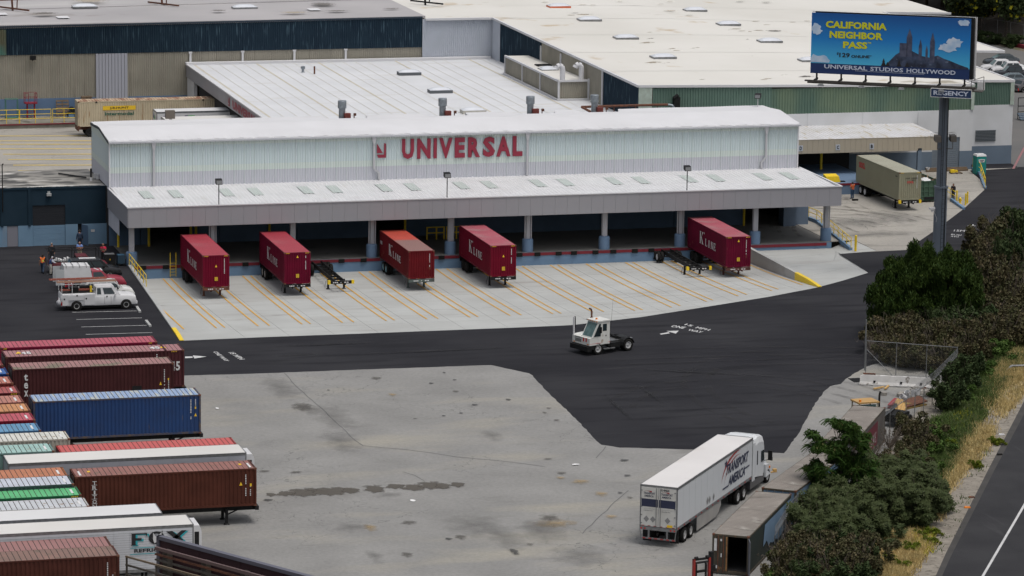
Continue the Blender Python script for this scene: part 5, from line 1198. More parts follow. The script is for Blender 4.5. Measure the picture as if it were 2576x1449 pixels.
# ---- box trailers
def wheels4(t,L,x0=1.4,sh=1.15,rim=None,z0=0):
    for x in (x0,x0 + 1.25):
        m = M(); m.tube((x,-1.0,.5 - sh),(x,1.0,.5 - sh),.07); m.obj('axle',K['black'],t)
        for y in (-1.12,-.78,.78,1.12): wheel(t,x,y,.5 - sh,.5,.28,rim or K['rim'],-1 if y < 0 else 1)
def boxtrailer(label,loc,rz,L,Hh,roofm,sidem,sh=1.15,pan=1.2,w=1.295,railm=None,name='box_trailer',tilt=0,legs=True,wheels=True,cat='trailer'):
    t = thing(name,label,cat,loc,0,None,rot=(0,-tilt,rz)); railm = railm or K['steel']
    m = M(); m.box(.03,L - .03,-w + .03,w - .03,0,Hh - .06); m.obj('box',sidem,t)
    n = int(L / pan); pw_ = L / n; p1 = M(); p1.box(.012,pw_ - .012,-.012,0,.2,Hh - .2); pme_ = p1.mesh('side_sheet',sidem)
    for k in range(n):
        new('side_sheet',pme_,t,(k * pw_,-w + .022,0)); o = new('side_sheet',pme_,t,((k + 1) * pw_,w - .022,0)); o.rotation_euler = (0,0,PI)
    m = M(); m.box(0,L,-w,w,Hh - .02,Hh); m.obj('roof',roofm,t)
    m = M()
    for y in (-w,w - .03): m.box(0,L,y,y + .03,Hh - .17,Hh + .012); m.box(0,L,y,y + .03,0,.2)
    for x in (0,L - .06): m.box(x,x + .06,-w,w,Hh - .12,Hh + .012)
    for x in (0,L - .09):
        for y in (-w - .003,w - .06): m.box(x,x + .09,y,y + .063,0,Hh)
    m.box(0,.08,-w,w,-.04,.12)
    m.obj('rail',railm,t)
    m = M()
    for y in (-.5,.4): m.box(.3,L - 4,y,y + .1,-.3,0)
    m.box(L - 3,L - .4,-.8,.8,-.14,0); m.obj('underframe',K['black'],t)
    if wheels: wheels4(t,L,sh=sh)
    if legs:
        for y in (-.8,.66): m = M(); m.box(L - 3.0,L - 2.86,y,y + .14,-sh,-.02); m.box(L - 3.08,L - 2.78,y - .08,y + .22,-sh,-sh + .04); m.obj('leg',K['black'],t)
    return t
TRW = mk('trailer_white',(.60,.60,.61),(.54,.54,.555),.3,.7,.35); TRR = mk('trailer_roof_cream',(.64,.625,.60),(.57,.555,.53),.12,.8,.5); TRR2 = mk('trailer_roof_white',(.66,.66,.66),(.58,.58,.585),.15,.7,.5)
TRS = mk('trailer_silver_side',(.38,.39,.44),(.45,.46,.50),.25,.8,.35,.3)
def reefer(t,L,w=.95,h=1.7,z=.95,d=.62):
    u = new('reefer_unit',None,t,(L,0,z)); m = M(); m.prism([(0,0),(d * .8,0),(d,.2),(d,h - .35),(d * .75,h),(0,h)],-w,w); m.obj('housing',K['white'],u)
    m = M(); m.box(d - .01,d + .015,-w + .25,w - .25,.25,h - .55); m.obj('grille',K['black'],u); m = M(); m.box(.1,d * .7,-w - .012,-w + .01,.3,h - .4); m.obj('side_grille',K['black'],u)
x,y = g(620,1138.75,4.05)
t = boxtrailer('long white trailer with cream roof and white cooling unit, in the left yard',(x - 16.15,y + 1.295,1.2),0,16.15,2.85,TRR,TRS); reefer(t,16.15)
m = M(); 
for k in range(12): a0 = PI * k / 12; a1 = PI * (k + 1) / 12; m.quad((11.8 + 1.3 * math.cos(a0),-1.31,1.3 + 1.05 * math.sin(a0)),(11.8 + 1.3 * math.cos(a1),-1.31,1.3 + 1.05 * math.sin(a1)),(11.8 + 1.05 * math.cos(a1),-1.31,1.3 + .85 * math.sin(a1)),(11.8 + 1.05 * math.cos(a0),-1.31,1.3 + .85 * math.sin(a0)))
m.obj('side_emblem',mk('dark_red_print',(.16,.01,.03),None),t)
x,y = g(408.75,1290.5,4.05)
boxtrailer('plain white trailer with white roof beside the reefer trailer with the fox sign',(x - 16.15,y + 1.295,1.2),.0,16.15,2.85,TRR2,TRW)
x,y = g(487.5,1319.25,4.1)
t = boxtrailer('white refrigerated trailer with cream roof and a fox emblem on its side',(x - 16.15,y + 1.295,1.2),0,16.15,2.9,TRR,mk('white_slat_side',(.58,.59,.62),(.53,.54,.57),2,.6,.35),pan=.99); reefer(t,16.15,1.0,1.9,.85,.55)
m = M()
for k in range(16): m.box(.1,16.05,-1.309,-1.306,.3 + k * .15,.312 + k * .15)
sl = m.obj('slat_seam',K['steel'],t); sl['kind'] = 'stuff'
TEAL = mk('teal_print',(.02,.33,.38),None); fx = 16.15 - 16.15 * .0
def onside(u,v): xx,zz = gy(u,v,y); return xx - (x - 16.15),zz - 1.2
Fq = lambda a,b: onside(*q(0,3,a,b))
def serif_word(spec,mt,name,off=0,dz_=0):
    m = M()
    for pts in spec: pp = [Fq(*p) for p in pts]; m.add([(p[0] + off,-1.318 - (0 if off else .006),p[1] + dz_) for p in pp],[tuple(range(len(pp)))])
    return m.obj(name,mt,t)
fox = [[(1315,1022),(1480,1015),(1480,1055),(1465,1030),(1365,1033),(1365,1130),(1385,1140),(1315,1143),(1325,1130),(1325,1030)],[(1365,1068),(1425,1066),(1425,1092),(1365,1093)],
       [(1670,1000),(1735,996),(1850,1088),(1790,1095)],[(1825,988),(1880,985),(1760,1090),(1700,1095)]]
serif_word(fox,TEAL,'teal_lettering',.12,-.05); serif_word(fox,K['ink'],'black_lettering')
m = M(); cx_,cz_ = Fq(1575,1063)
for k in range(20):
    a0,a1 = 2 * PI * k / 20,2 * PI * (k + 1) / 20; ro,ri = (.5,.42),(.3,.27)
    m.quad((cx_ + ro[0] * math.cos(a0),-1.32,cz_ + ro[1] * math.sin(a0)),(cx_ + ro[0] * math.cos(a1),-1.32,cz_ + ro[1] * math.sin(a1)),(cx_ + ri[0] * math.cos(a1),-1.32,cz_ + ri[1] * math.sin(a1)),(cx_ + ri[0] * math.cos(a0),-1.32,cz_ + ri[1] * math.sin(a0)))
m.obj('letter_ring',K['ink'],t)
for off,mt,nm in ((.0,K['ink'],'fox_head_outline'),(.02,K['white'],'fox_head')):
    m = M(); s_ = 1 - off * 9
    hd = [(-.3,.42),(-.12,.15),(.1,.15),(.36,.45),(.34,.05),(.1,-.25),(-.2,-.42),(-.3,-.1)]
    m.add([(cx_ + .02 + a * s_,-1.325 - off,cz_ + b * s_) for a,b in hd],[tuple(range(8))]); m.obj(nm,mt,t)
m = M(); a = Fq(1350,1215); b = Fq(1640,1215); letter(m,'REFRIGE',(a[0],-1.32,a[1]),(1,0,0),(0,0,1),b[0] - a[0],.24,bold=.03); m.obj('lettering',K['ink'],t)
m = M()
for vv in (1170,1232): a = Fq(1310,vv); b = Fq(1680,vv - 12); m.box(a[0],b[0] + .5,-1.32,-1.315,a[1] - .02,a[1] + .02)
m.obj('line',TEAL,t)
x,y = g(392,1478,4.05)
boxtrailer('pale grey roofed trailer cut by the bottom edge of the view',(x - 14,y + 1.295,1.2),0,14,2.85,mk('grey_trailer_roof',(.40,.40,.41),(.34,.34,.35),.3,.7),TRW)
# ---- behind the dock warehouse: long cream container, parcel trailer, white trailer
CRM = mk('cream_container',(.52,.45,.32),(.44,.37,.26),.6,.8,.5,c3=(.26,.13,.05),sc3=1.0,t3=.62,w3=.12,stretch3=(2.5,2.5,.4)); CRR = mk('rusty_cream_roof',(.50,.38,.26),(.42,.30,.2),.5,.7,.6,c3=(.25,.12,.07),sc3=.8,t3=.46,w3=.12,stretch3=(2,.5,1))
x,y = g(196,256,4.1)
t = container('long rusty cream container with a yellow sign and green word on its side',(x,y + 1.219,1.2),0,16.15,2.896,CRM,CRR)
def onc(u,v,yy=y): xx,zz = gy(u,v,yy); return xx - x,zz - 1.2
a = onc(*q(0,0,1035,1110)); b = onc(*q(0,0,1365,1060)); m = M(); m.quad((a[0],-1.236,a[1]),(b[0],-1.236,a[1]),(b[0],-1.236,b[1]),(a[0],-1.236,b[1])); sg = m.obj('yellow_sign',K['yellowink'],t)
m = M(); c1 = onc(*q(0,0,1105,1102)); c2 = onc(*q(0,0,1295,1072)); letter(m,'J.B.HUNT',(c1[0],-1.242,c1[1]),(1,0,0),(0,0,1),c2[0] - c1[0],c2[1] - c1[1],bold=.03); m.obj('sign_print',K['ink'],sg)
m = M(); c1 = onc(*q(0,0,1055,1163)); c2 = onc(*q(0,0,1345,1122)); letter(m,'Intermodal',(c1[0],-1.238,c1[1]),(1,0,0),(0,0,1),c2[0] - c1[0],c2[1] - c1[1],bold=.03); m.obj('lettering',mk('dark_green_print',(.01,.09,.06),None),t)
m = M(); 
for xx in (onc(*q(0,0,970,1100))[0],onc(*q(0,0,2045,1100))[0]): m.box(xx - .1,xx + .1,-1.24,-1.2,2.7,2.87)
m.obj('lifting_slot',K['black'],t)
chassis('rusty chassis under the long cream container',(x,y + 1.219,1.19),0,16.3,K['rust'],K['black'],None,lite=True,sh=1.19,group=None)
x,y = g(*q(0,0,1575,1128),4.05)
t = boxtrailer('white parcel trailer with purple and green marks behind the dock warehouse',(x,y + 1.295,1.2),0,9.4,2.85,TRR2,TRW)
PUR = mk('purple_print',(.04,.01,.12),None); GRN = mk('green_print',(.03,.42,.05),None)
def onf(a_,b_): xx,zz = gy(*q(0,0,a_,b_),y); return xx - x,zz - 1.2
for (a,b,c,d,mt) in ((1643,1215,1710,1165,PUR),(1860,1182,1893,1160,PUR),(1893,1182,1960,1160,GRN)):
    p,r_ = onf(a,b),onf(c,d); m = M(); m.quad((p[0],-1.31,p[1] - .3),(r_[0],-1.31,p[1] - .3),(r_[0],-1.31,r_[1]),(p[0],-1.31,r_[1])); m.obj('print',mt,t)
m = M(); letter(m,'Fed',(-.012,.9,1.9),(0,-1,0),(0,0,1),.7,.5,bold=.04); m.obj('door_print',PUR,t); m = M(); letter(m,'Ex',(-.012,.15,1.9),(0,-1,0),(0,0,1),.5,.4,bold=.04); m.obj('door_print',GRN,t)
x,y = g(*q(0,0,1660,1208),4.05)
boxtrailer('cream roofed trailer just behind the dock warehouse roof, beside the parcel trailer',(x,y + 1.295,1.2),0,8.6,2.85,TRR,TRW)
x,y = g(431,299,9.9); m = M(); x = gy(430,300,21)[0]; m.box(-.45,.45,-.3,.3,.25,1.05); m.bar((0,0,-.2),(0,0,.3),.1); m.bar((0,-.35,.4),(.15,-.4,.1),.05); tag(m.obj('roof_horn',mk('brown_box',(.12,.10,.08),None),loc=(x,21.5,10.35)),'brown metal lamp box on the left part of the white warehouse roof','lamp')
# ---- green skip, tan container at the side dock
A = (((3380 + 685 * .3175) / 1.59006),((600 + 285 * .3175) / 1.59006)); B = (((3380 + 965 * .3175) / 1.59006),((600 + 275 * .3175) / 1.59006))
z0_ = 1.1; A = g(*A,z0_ + 2.896); B = g(*B,z0_ + 2.896); cx,cy = (A[0] + B[0]) / 2,(A[1] + B[1]) / 2; th_ = -PI / 2 + .012
ox,oy = cx - 12.19 * math.cos(th_),cy - 12.19 * math.sin(th_)
TANC = mk('tan_container',(.27,.265,.185),(.24,.23,.16),.5,.7,.5,c3=(.2,.13,.06),sc3=1.5,t3=.68,w3=.1)
t = container('tan container with red letters backed into the side dock',(ox,oy,z0_),th_,12.19,2.896,TANC,mk('tan_roof',(.36,.36,.28),(.32,.31,.24),.4,.7))
m = M(); letter(m,'OOCL',(.9,-1.236,1.75),(1,0,0),(0,0,1),1.7,.62,bold=.04); letter(m,'OOCL',(12.203,-.35,1.75),(0,1,0),(0,0,1),.72,.24,bold=.04); m.obj('lettering',K['redink'],t)
m = M()
for k in range(11):
    if k not in (4,): m.box(12.2,12.208,-.5 + k * .13,-.44 + k * .13,2.2,2.34)
for k in range(4): m.box(12.2,12.208,.2 + k * .1,.25 + k * .1,2.02,2.12)
for k in range(5): m.box(11.2 + k * .12,11.27 + k * .12,-1.24,-1.234,2.35,2.48)
m.obj('serial_marks',K['ink'],t); nose_marks(t,12.19,2.896,True,0,False)
chassis('black chassis with yellow corners under the tan container',(ox,oy,z0_ - .01),th_,12.35,K['black'],K['white'],K['yellow'],sh=1.09,group=None)
m = M(); m.box(gy(2140,470,27)[0] - 1.4,gy(2140,470,27)[0] + .6,27.5,28.6,1.3,2.6) if False else None
x,y = g(*q(3,1,1625,590),0)
t = thing('roll_off_skip','open green steel skip full of rubbish beside the tan container','skip',(x,y + .2,0),.012)
GSK = mk('skip_green',(.055,.11,.07),(.04,.085,.055),.8,.8,.6,c3=(.09,.05,.03),sc3=1.6,t3=.62,w3=.12); Ls,ws_,hs_ = 6.6,2.35,2.25
m = M()
m.box(-ws_ / 2,ws_ / 2,0,.06,.25,hs_); m.box(-ws_ / 2,-ws_ / 2 + .06,.06,Ls,.25,hs_); m.box(ws_ / 2 - .06,ws_ / 2,.06,Ls,.25,hs_); m.box(-ws_ / 2,ws_ / 2,Ls - .06,Ls,.25,hs_); m.box(-ws_ / 2,ws_ / 2,0,Ls,.2,.3); m.obj('tub',GSK,t)
m = M()
for k in range(5): x_ = -ws_ / 2 + .05 + k * (ws_ - .1) / 4; m.box(x_ - .05,x_ + .05,-.09,0,.6,hs_)
for z in (.6,1.1,1.6,hs_ - .08): m.box(-ws_ / 2,ws_ / 2,-.07,0,z,z + .09)
for k in range(9): y_ = .2 + k * .76; m.box(-ws_ / 2 - .09,-ws_ / 2,y_ - .05,y_ + .05,.3,hs_)
m.obj('rib',GSK,t); m = M(); m.box(-.55,.55,-.095,-.09,.3,.58); m.obj('slot',K['black'],t)
for xx in (-.95,.95): m = M(); m.tube((xx - .1,-.1,.16),(xx + .1,-.1,.16),.16,n=12); m.obj('roller',K['rust'],t)
m = M(); rr = random.Random(5)
for k in range(26): a = Vector((rr.uniform(-1,1),rr.uniform(.2,6.3),rr.uniform(1.9,2.3))); b = a + Vector((rr.uniform(-.7,.7),rr.uniform(-.7,.7),rr.uniform(-.2,.3))); m.bar(a,b,rr.uniform(.05,.3),.06)
o = m.obj('rubbish',K['wood'],t); o['kind'] = 'stuff'
m = M(); m.sm = True
vs_ = []
for i in range(7):
    for j in range(7): vs_.append((-.75 + i * .2,.15 + j * .2,2.25 + .3 * math.sin(i * .55) * math.sin(j * .5) + rr.uniform(-.05,.05)))
m.add(vs_,[(i * 7 + j,i * 7 + 7 + j,i * 7 + 8 + j,i * 7 + j + 1) for i in range(6) for j in range(6)]); m.obj('plastic_sheet',K['white'],t)
x,y = g(*q(3,1,735,430),.9)
t = thing('dock_plate_machine','yellow machine box on the side dock edge beside the man in orange','machine',(gy(*q(3,1,655,400),28)[0],28.6,1.2)); m = M(); m.hexa([(-.7,-.5,0),(.85,-.5,0),(.85,.6,0),(-.7,.6,0),(-.7,-.4,.6),(.7,-.4,.6),(.7,.6,.75),(-.7,.6,.75)]); m.obj('cover',K['yellow'],t); m = M(); m.box(.85,1.4,-.5,-.1,-.4,.1); m.obj('bumper',K['rubber'],t)
# ================================================================ road vehicles
def car(label,loc,rz,L,w,prof,cab,paintm,wr=.37,wx=(0.9,3.6),zb=.32,cat='car',wins=((.08,.38),(.42,.68),(.72,.95)),rimm=None,group=None,name='parked_car',roofm=None,belt_w=.93,roof_w=.76,glass=None,rear='redlamp',plow=0):
    """prof: upper outline (x,z) from tail to nose; cab: (xb0, xr0, xr1, xb1, z belt, z roof)"""
    t = thing(name,label,cat,loc,rz,group); h = w / 2; glass = glass or K['glass']
    m = M(); m.sm = False
    n = len(prof); ring = []
    for (x,z) in prof:
        e = .0 if 0 < x < L else .0; tw = h * (1 - .10 * abs(2 * x / L - 1) ** 4)
        ring.append([(x,-tw * .96,zb),(x,-tw,zb + .15),(x,-tw,z - .16),(x,-tw * .93,z - .04),(x,-tw * .8,z),(x,tw * .8,z),(x,tw * .93,z - .04),(x,tw,z - .16),(x,tw,zb + .15),(x,tw * .96,zb)])
    vs_ = [p for r_ in ring for p in r_]; k = 10; fs = []
    for i in range(n - 1):
        for j in range(k): fs.append((i * k + j,(i + 1) * k + j,(i + 1) * k + (j + 1) % k,i * k + (j + 1) % k))
    fs += [tuple(range(k)),tuple(range((n - 1) * k,n * k))[::-1]]
    m.add(vs_,fs); bo = m.obj('body',paintm,t)
    for p in bo.data.polygons: p.use_smooth = True
    try: bo.data.set_sharp_from_angle(angle=R(35))
    except Exception: pass
    if cab:
        xb0,xr0,xr1,xb1,zl,zr_ = cab; bw,rw = h * belt_w,h * roof_w
        lo = [(xb0,-bw,zl),(xb1,-bw,zl),(xb1,bw,zl),(xb0,bw,zl)]; hi = [(xr0,-rw,zr_),(xr1,-rw,zr_),(xr1,rw,zr_),(xr0,rw,zr_)]
        m = M(); m.hexa([lo[0],lo[1],lo[2],lo[3],hi[0],hi[1],hi[2],hi[3]])
        m.add([(xr0 - .02,-rw * .98,zr_ + .0),(xr1 + .02,-rw * .98,zr_),(xr1 + .02,rw * .98,zr_),(xr0 - .02,rw * .98,zr_),(xr0 + .12,-rw * .8,zr_ + .045),(xr1 - .12,-rw * .8,zr_ + .045),(xr1 - .12,rw * .8,zr_ + .045),(xr0 + .12,rw * .8,zr_ + .045)],
              [(0,1,5,4),(1,2,6,5),(2,3,7,6),(3,0,4,7),(4,5,6,7)]); m.obj('cabin',roofm or paintm,t)
        def bil(a,b,c,d,s0,s1,t0,t1,out):
            a,b,c,d = map(Vector,(a,b,c,d)); f = lambda s,tt: (a * (1 - s) + b * s) * (1 - tt) + (d * (1 - s) + c * s) * tt
            nn = (b - a).cross(d - a).normalized() * out; return [f(s0,t0) + nn,f(s1,t0) + nn,f(s1,t1) + nn,f(s0,t1) + nn]
        for (s0,s1) in wins:
            m = M(); m.quad(*bil(lo[0],lo[1],hi[1],hi[0],s0,s1,.12,.86,.012)); m.obj('side_window',glass,t)
            m = M(); m.quad(*bil(lo[3],lo[2],hi[2],hi[3],s0,s1,.12,.86,-.012)); m.obj('side_window',glass,t)
        m = M(); m.quad(*bil(lo[1],lo[2],hi[2],hi[1],.06,.94,.08,.94,.012)); m.obj('windscreen',K['glass2'],t)
        m = M(); m.quad(*bil(lo[3],lo[0],hi[0],hi[3],.08,.92,.15,.9,.012)); m.obj('rear_window',glass,t)
        for s_ in (-1,1): m = M(); m.box(xb1 - .55,xb1 - .4,s_ * (h + .02) - (.16 if s_ < 0 else 0),s_ * (h + .02) + (.16 if s_ > 0 else 0),zl - .02,zl + .16); m.obj('mirror',K['black'] if paintm != K['white'] else K['white'],t)
    for xx in wx:
        for s_ in (-1,1):
            m = M(); m.tube((xx,s_ * (h - .06),wr),(xx,s_ * (h + .004),wr),wr + .07,n=20); m.obj('wheel_arch',K['black'],t)
            wheel(t,xx,s_ * (h - .07),wr,wr,.24,rimm,s_)
    zn = prof[-1][1]
    for s_ in (-1,1):
        m = M(); m.box(L - .22,L + .012,s_ * h * .62 - .16,s_ * h * .62 + .16,zn - .38,zn - .16); m.obj('headlight',K['lamp'],t)
        m = M(); m.box(-.012,.1,s_ * h * .84 - .08,s_ * h * .84 + .08,zn - .4,zn - .08); m.obj('tail_light',K[rear],t)
    m = M(); m.box(L - .02,L + .1,-h * .88,h * .88,zb + .02,zb + .24); m.obj('front_bumper',K['black'] if plow else paintm,t)
    m = M(); m.box(-.1,.02,-h * .88,h * .88,zb + .02,zb + .22); m.obj('rear_bumper',K['steel'],t)
    m = M(); m.box(L,L + .012,-h * .42,h * .42,zn - .4,zn - .16); m.obj('grille',K['black'],t)
    m = M(); m.box(.5,L - .5,-h * .8,h * .8,.2,zb + .02); m.obj('underside',K['black'],t)
    for fr in (.36,.62):
        if cab: xx = cab[0] + (cab[3] - cab[0]) * fr; m = M(); m.box(xx - .008,xx + .008,-h - .004,-h + .01,zb + .1,cab[4] - .1); m.obj('door_gap',K['black'],t)
    return t
def wp(u,v,z=0): return g(u,v,z)
# nearest: white service truck. wheel centres at D (192,771) and (318,769)
wa = wp(192,781); wb = wp(318,778); yy = (wa[1] + wb[1]) / 2 + .95; x0 = wa[0] - 1.32; Lt = 6.5
t = car('white utility service truck with side lockers and ladders on its rack',(x0,yy,0),.0,6.55,2.05,[(0,1.42),(.05,1.5),(2.95,1.5),(2.98,1.3),(4.9,1.32),(5.1,1.30),(6.2,1.22),(6.5,1.12),(6.55,.9)],
        (2.98,3.05,4.6,5.15,1.28,2.0),K['white'],.41,(1.32,1.32 + wb[0] - wa[0]),.42,'truck',((.06,.24),(.36,.82)),name='service_truck',group=None)
m = M()
for (a,b,z0_,z1) in ((.08,.62,.5,1.42),(.66,1.95,.95,1.36),(2.0,2.9,.5,1.42)): m.box(a,b,-1.052,-1.03,z0_,z1)
m.obj('locker_door',mk('locker_white',(.55,.55,.56),None,rough=.4),t)
for (a,z_) in ((.2,1.0),(1.3,1.28),(2.1,1.0),(3.9,1.12)): m = M(); m.box(a,a + .12,-1.066,-1.05,z_,z_ + .13); m.obj('latch',K['black'],t)
m = M()
for x_ in (.05,.95,2.85): 
    for y_ in (-.98,.98): m.bar((x_,y_,1.5),(x_,y_,2.35),.05)
    m.bar((x_,-.98,2.35),(x_,.98,2.35),.05)
for y_ in (-.98,.98): m.bar((.05,y_,2.35),(4.9,y_,2.35),.05); m.bar((4.85,y_,2.35),(5.0,y_ * .95,1.9),.05)
m.bar((4.9,-.98,2.35),(4.9,.98,2.35),.05); m.obj('ladder_rack',K['white'],t)
m = M(); m.box(.1,2.9,-.75,.75,1.5,1.55); m.box(.9,1.6,-.4,.4,1.55,1.95); m.box(1.8,2.7,.1,.7,1.55,1.95); m.obj('tool_boxes',K['black'],t)
m = M(); m.box(2.55,2.72,-.7,-.5,1.55,2.1); m.obj('yellow_tool',K['yellow'],t)
FGL = mk('orange_fibreglass',(.35,.08,.05),(.28,.09,.06),3,.6); FGT = mk('tan_fibreglass',(.42,.22,.15),(.35,.2,.14),3,.6)
def ladder(label,o,L_,mt,w=.42,rz=0):
    t_ = thing('ladder',label,'ladder',o,rz)
    for y_ in (0,w): m = M(); m.bar((0,y_,0),(L_,y_,0),.05,.1); m.obj('side_rail',mt,t_)
    m = M(); m.tube((.2,0,0),(.2,w,0),.018,n=6); rme = m.mesh('rung',K['rim'])
    for k in range(int(L_ / .42)): new('rung',rme,t_,(k * .42,0,0))
    return t_
ladder('orange-red ladder lying on the far side of the service truck rack',(x0 - .8,yy + .45,2.52),5.0,FGL); ladder('tan ladder lying on the near side of the service truck rack',(x0 - .35,yy - .75,2.5),5.2,FGT)
ladder('orange ladder lying in the open bed of the service truck',(x0 + .05,yy - .35,1.72),2.7,FGL,.36)
t = thing('rubbish_bag','white plastic bag hanging on the tail of the service truck','bag',(x0 - .18,yy - .8,.75)); m = M(); m.sm = True; rr = random.Random(9)
pr_ = [(0,-.3),(.16,-.25),(.24,-.05),(.2,.12),(.08,.25),(.05,.42),(0,.45)]; m.lathe([(r_ * rr.uniform(.85,1.15),z) for r_,z in pr_],(0,0,0),n=10); m.obj('bag',mk('bag_plastic',(.5,.5,.52),(.3,.3,.33),6,.8),t)
# white suv behind it
def nose(u,v,w): p_ = wp(u,v); return p_[0],p_[1] + w / 2
xs_,ys0 = nose(337,752,1.85)
car('white estate car between the service truck and the red pickup',(xs_ - 4.7,ys0,0),0,4.7,1.85,[(0,.95),(.1,1.05),(1,1.08),(3.3,1.05),(4.2,.98),(4.6,.85),(4.7,.7)],(.15,.6,3.0,3.75,1.0,1.62),mk('pearl_white',(.6,.6,.58),None,rough=.25),.36,(.9,3.75),.3,roof_w=.8)
# red pickup with white shell
RED = mk('faded_car_red',(.26,.02,.04),(.30,.04,.06),1.5,.6,.3); xs2,ys2 = nose(316,727,1.9); ox2 = xs2 - 5.4
t = car('faded red pickup with a boxy white rear shell and open back doors',(ox2,ys2,0),0,5.4,1.9,[(0,1.1),(.05,1.12),(2.2,1.12),(3.9,1.1),(4.9,1.02),(5.3,.9),(5.4,.75)],(2.35,2.45,3.35,4.0,1.05,1.68),RED,.37,(1.1,4.4),.34,'pickup',((.1,.8),),name='pickup_truck')
m = M(); m.hexa([(-.1,-.98,1.0),(2.45,-.98,1.0),(2.45,.98,1.0),(-.1,.98,1.0),(-.1,-.9,2.25),(2.2,-.9,2.2),(2.2,.9,2.2),(-.1,.9,2.25)]); m.obj('shell',K['white'],t)
m = M()
for k in range(4): m.bar((.1 + k * .6,-.92,2.3),(.1 + k * .6,.92,2.3),.03); m.bar((.1 + k * .6,-.92,2.05),(.1 + k * .6,-.92,2.3),.03)
m.obj('rack',K['black'],t)
for y_ in (-1.0,.9): m = M(); m.box(-.85,-.1,y_,y_ + .05,.55,1.95); m.obj('open_door',mk('shell_door',(.42,.44,.45),None) if y_ < 0 else bpy.data.materials['shell_door'],t)
m = M(); m.quad((3.0,-.5,1.732),(3.4,-.55,1.70),(3.4,.6,1.70),(2.7,.55,1.735)); m.obj('peeled_patch',K['white'],t)
# black suv
xs3,ys3 = nose(305,702,1.9)
car('black sport utility vehicle with a white strip on its roof',(xs3 - 4.85,ys3,0),0,4.85,1.9,[(0,1.05),(.05,1.15),(1,1.18),(3.45,1.15),(4.3,1.08),(4.75,.95),(4.85,.75)],(.1,.35,3.0,3.75,1.12,1.78),mk('car_black',(.012,.012,.014),None,rough=.2),.39,(.95,3.8),.34,roof_w=.84,wins=((.06,.33),(.37,.62),(.66,.93)))
m = M(); m.box(xs3 - 3.7,xs3 - 2.2,ys3 - .2,ys3 + .35,1.84,1.87); tag(m.obj('board',K['white']),'white board lying on the roof of the black vehicle','board')
# maroon pickup with black rack
xs4,ys4 = nose(273,686,1.85)
t = car('dark maroon pickup with black overhead rack and rubbish in its bed',(xs4 - 5.3,ys4,0),0,5.3,1.85,[(0,1.05),(.05,1.08),(2.3,1.08),(3.9,1.05),(4.8,.98),(5.2,.88),(5.3,.7)],(2.3,2.4,3.4,3.95,1.0,1.6),mk('car_maroon',(.10,.008,.014),None,rough=.3),.37,(1.1,4.3),.34,'pickup',((.1,.8),),name='pickup_truck')
m = M(); m.box(.15,2.15,-.75,.75,1.075,1.1); m.obj('bed',K['black'],t)
m = M()
for x_ in (.1,2.2,4.4):
    for y_ in (-.85,.85): m.bar((x_,y_,1.05),(x_,y_,2.15),.05)
    m.bar((x_,-.85,2.15),(x_,.85,2.15),.05)
for y_ in (-.85,0,.85): m.bar((-.3,y_,2.15),(5.0,y_,2.15),.05)
m.obj('overhead_rack',K['black'],t); m = M(); rr = random.Random(8)
for k in range(9): m.box(.2 + k * .2,.35 + k * .2,-.6 + rr.random() * .8,-.2 + rr.random() * .8,1.1,1.2 + rr.random() * .25)
o = m.obj('bed_rubbish',K['whiteink'],t); o['kind'] = 'stuff'
# generators
gx0,gy0 = wp(277,671)
for (dx,lab,w_,c_) in ((0,'black generator cabinet in the car park beside the man in red',1.35,K['black']),(1.5,'dark wheeled welder with blue top beside the black generator cabinet',.95,mk('navy_box',(.02,.05,.08),None))):
    t = thing('generator',lab,'generator',(gx0 + dx * .72,gy0 + .5,0)); t.scale = (.72,.8,.8); m = M(); m.box(-w_ / 2,w_ / 2,-.5,.5,.25,1.4 if dx == 0 else 1.25); m.obj('cabinet',c_,t)
    m = M(); m.box(-w_ / 2 + .05,w_ / 2 - .05,-.45,.45,1.25 if dx else 1.4,1.29 if dx else 1.43); m.obj('top',K['steel'] if dx == 0 else mk('blue_top',(.04,.12,.2),None),t)
    for s_ in (-1,1):
        for yy_ in (-.5,.42): wheel(t,s_ * (w_ / 2 - .15),yy_ + .04,.17,.17,.1,K['black'],-1)
    if dx == 0: m = M(); m.add([(-.05,-.51,.75),(.09,-.51,.75),(.02,-.51,.95)],[(0,1,2)]); m.obj('warning_sign',K['yellowink'],t)

# ---- yard tractor
x,y = (lambda a,b: ((a[0] + b[0]) / 2,(a[1] + b[1]) / 2))(wp(*q(2,2,865,672)),wp(*q(2,2,865,672)))
fwx,fwy = wp(*q(2,2,862,672)); rwx,rwy = wp(*q(2,2,1160,630))
hd = math.atan2(fwy - rwy,fwx - rwx)      # points from rear to front wheel
WB = math.hypot(fwx - rwx,fwy - rwy)
WHT = mk('tractor_cream',(.66,.66,.63),(.58,.58,.55),1.5,.6,.4,c3=(.30,.2,.12),sc3=2,t3=.66,w3=.1)
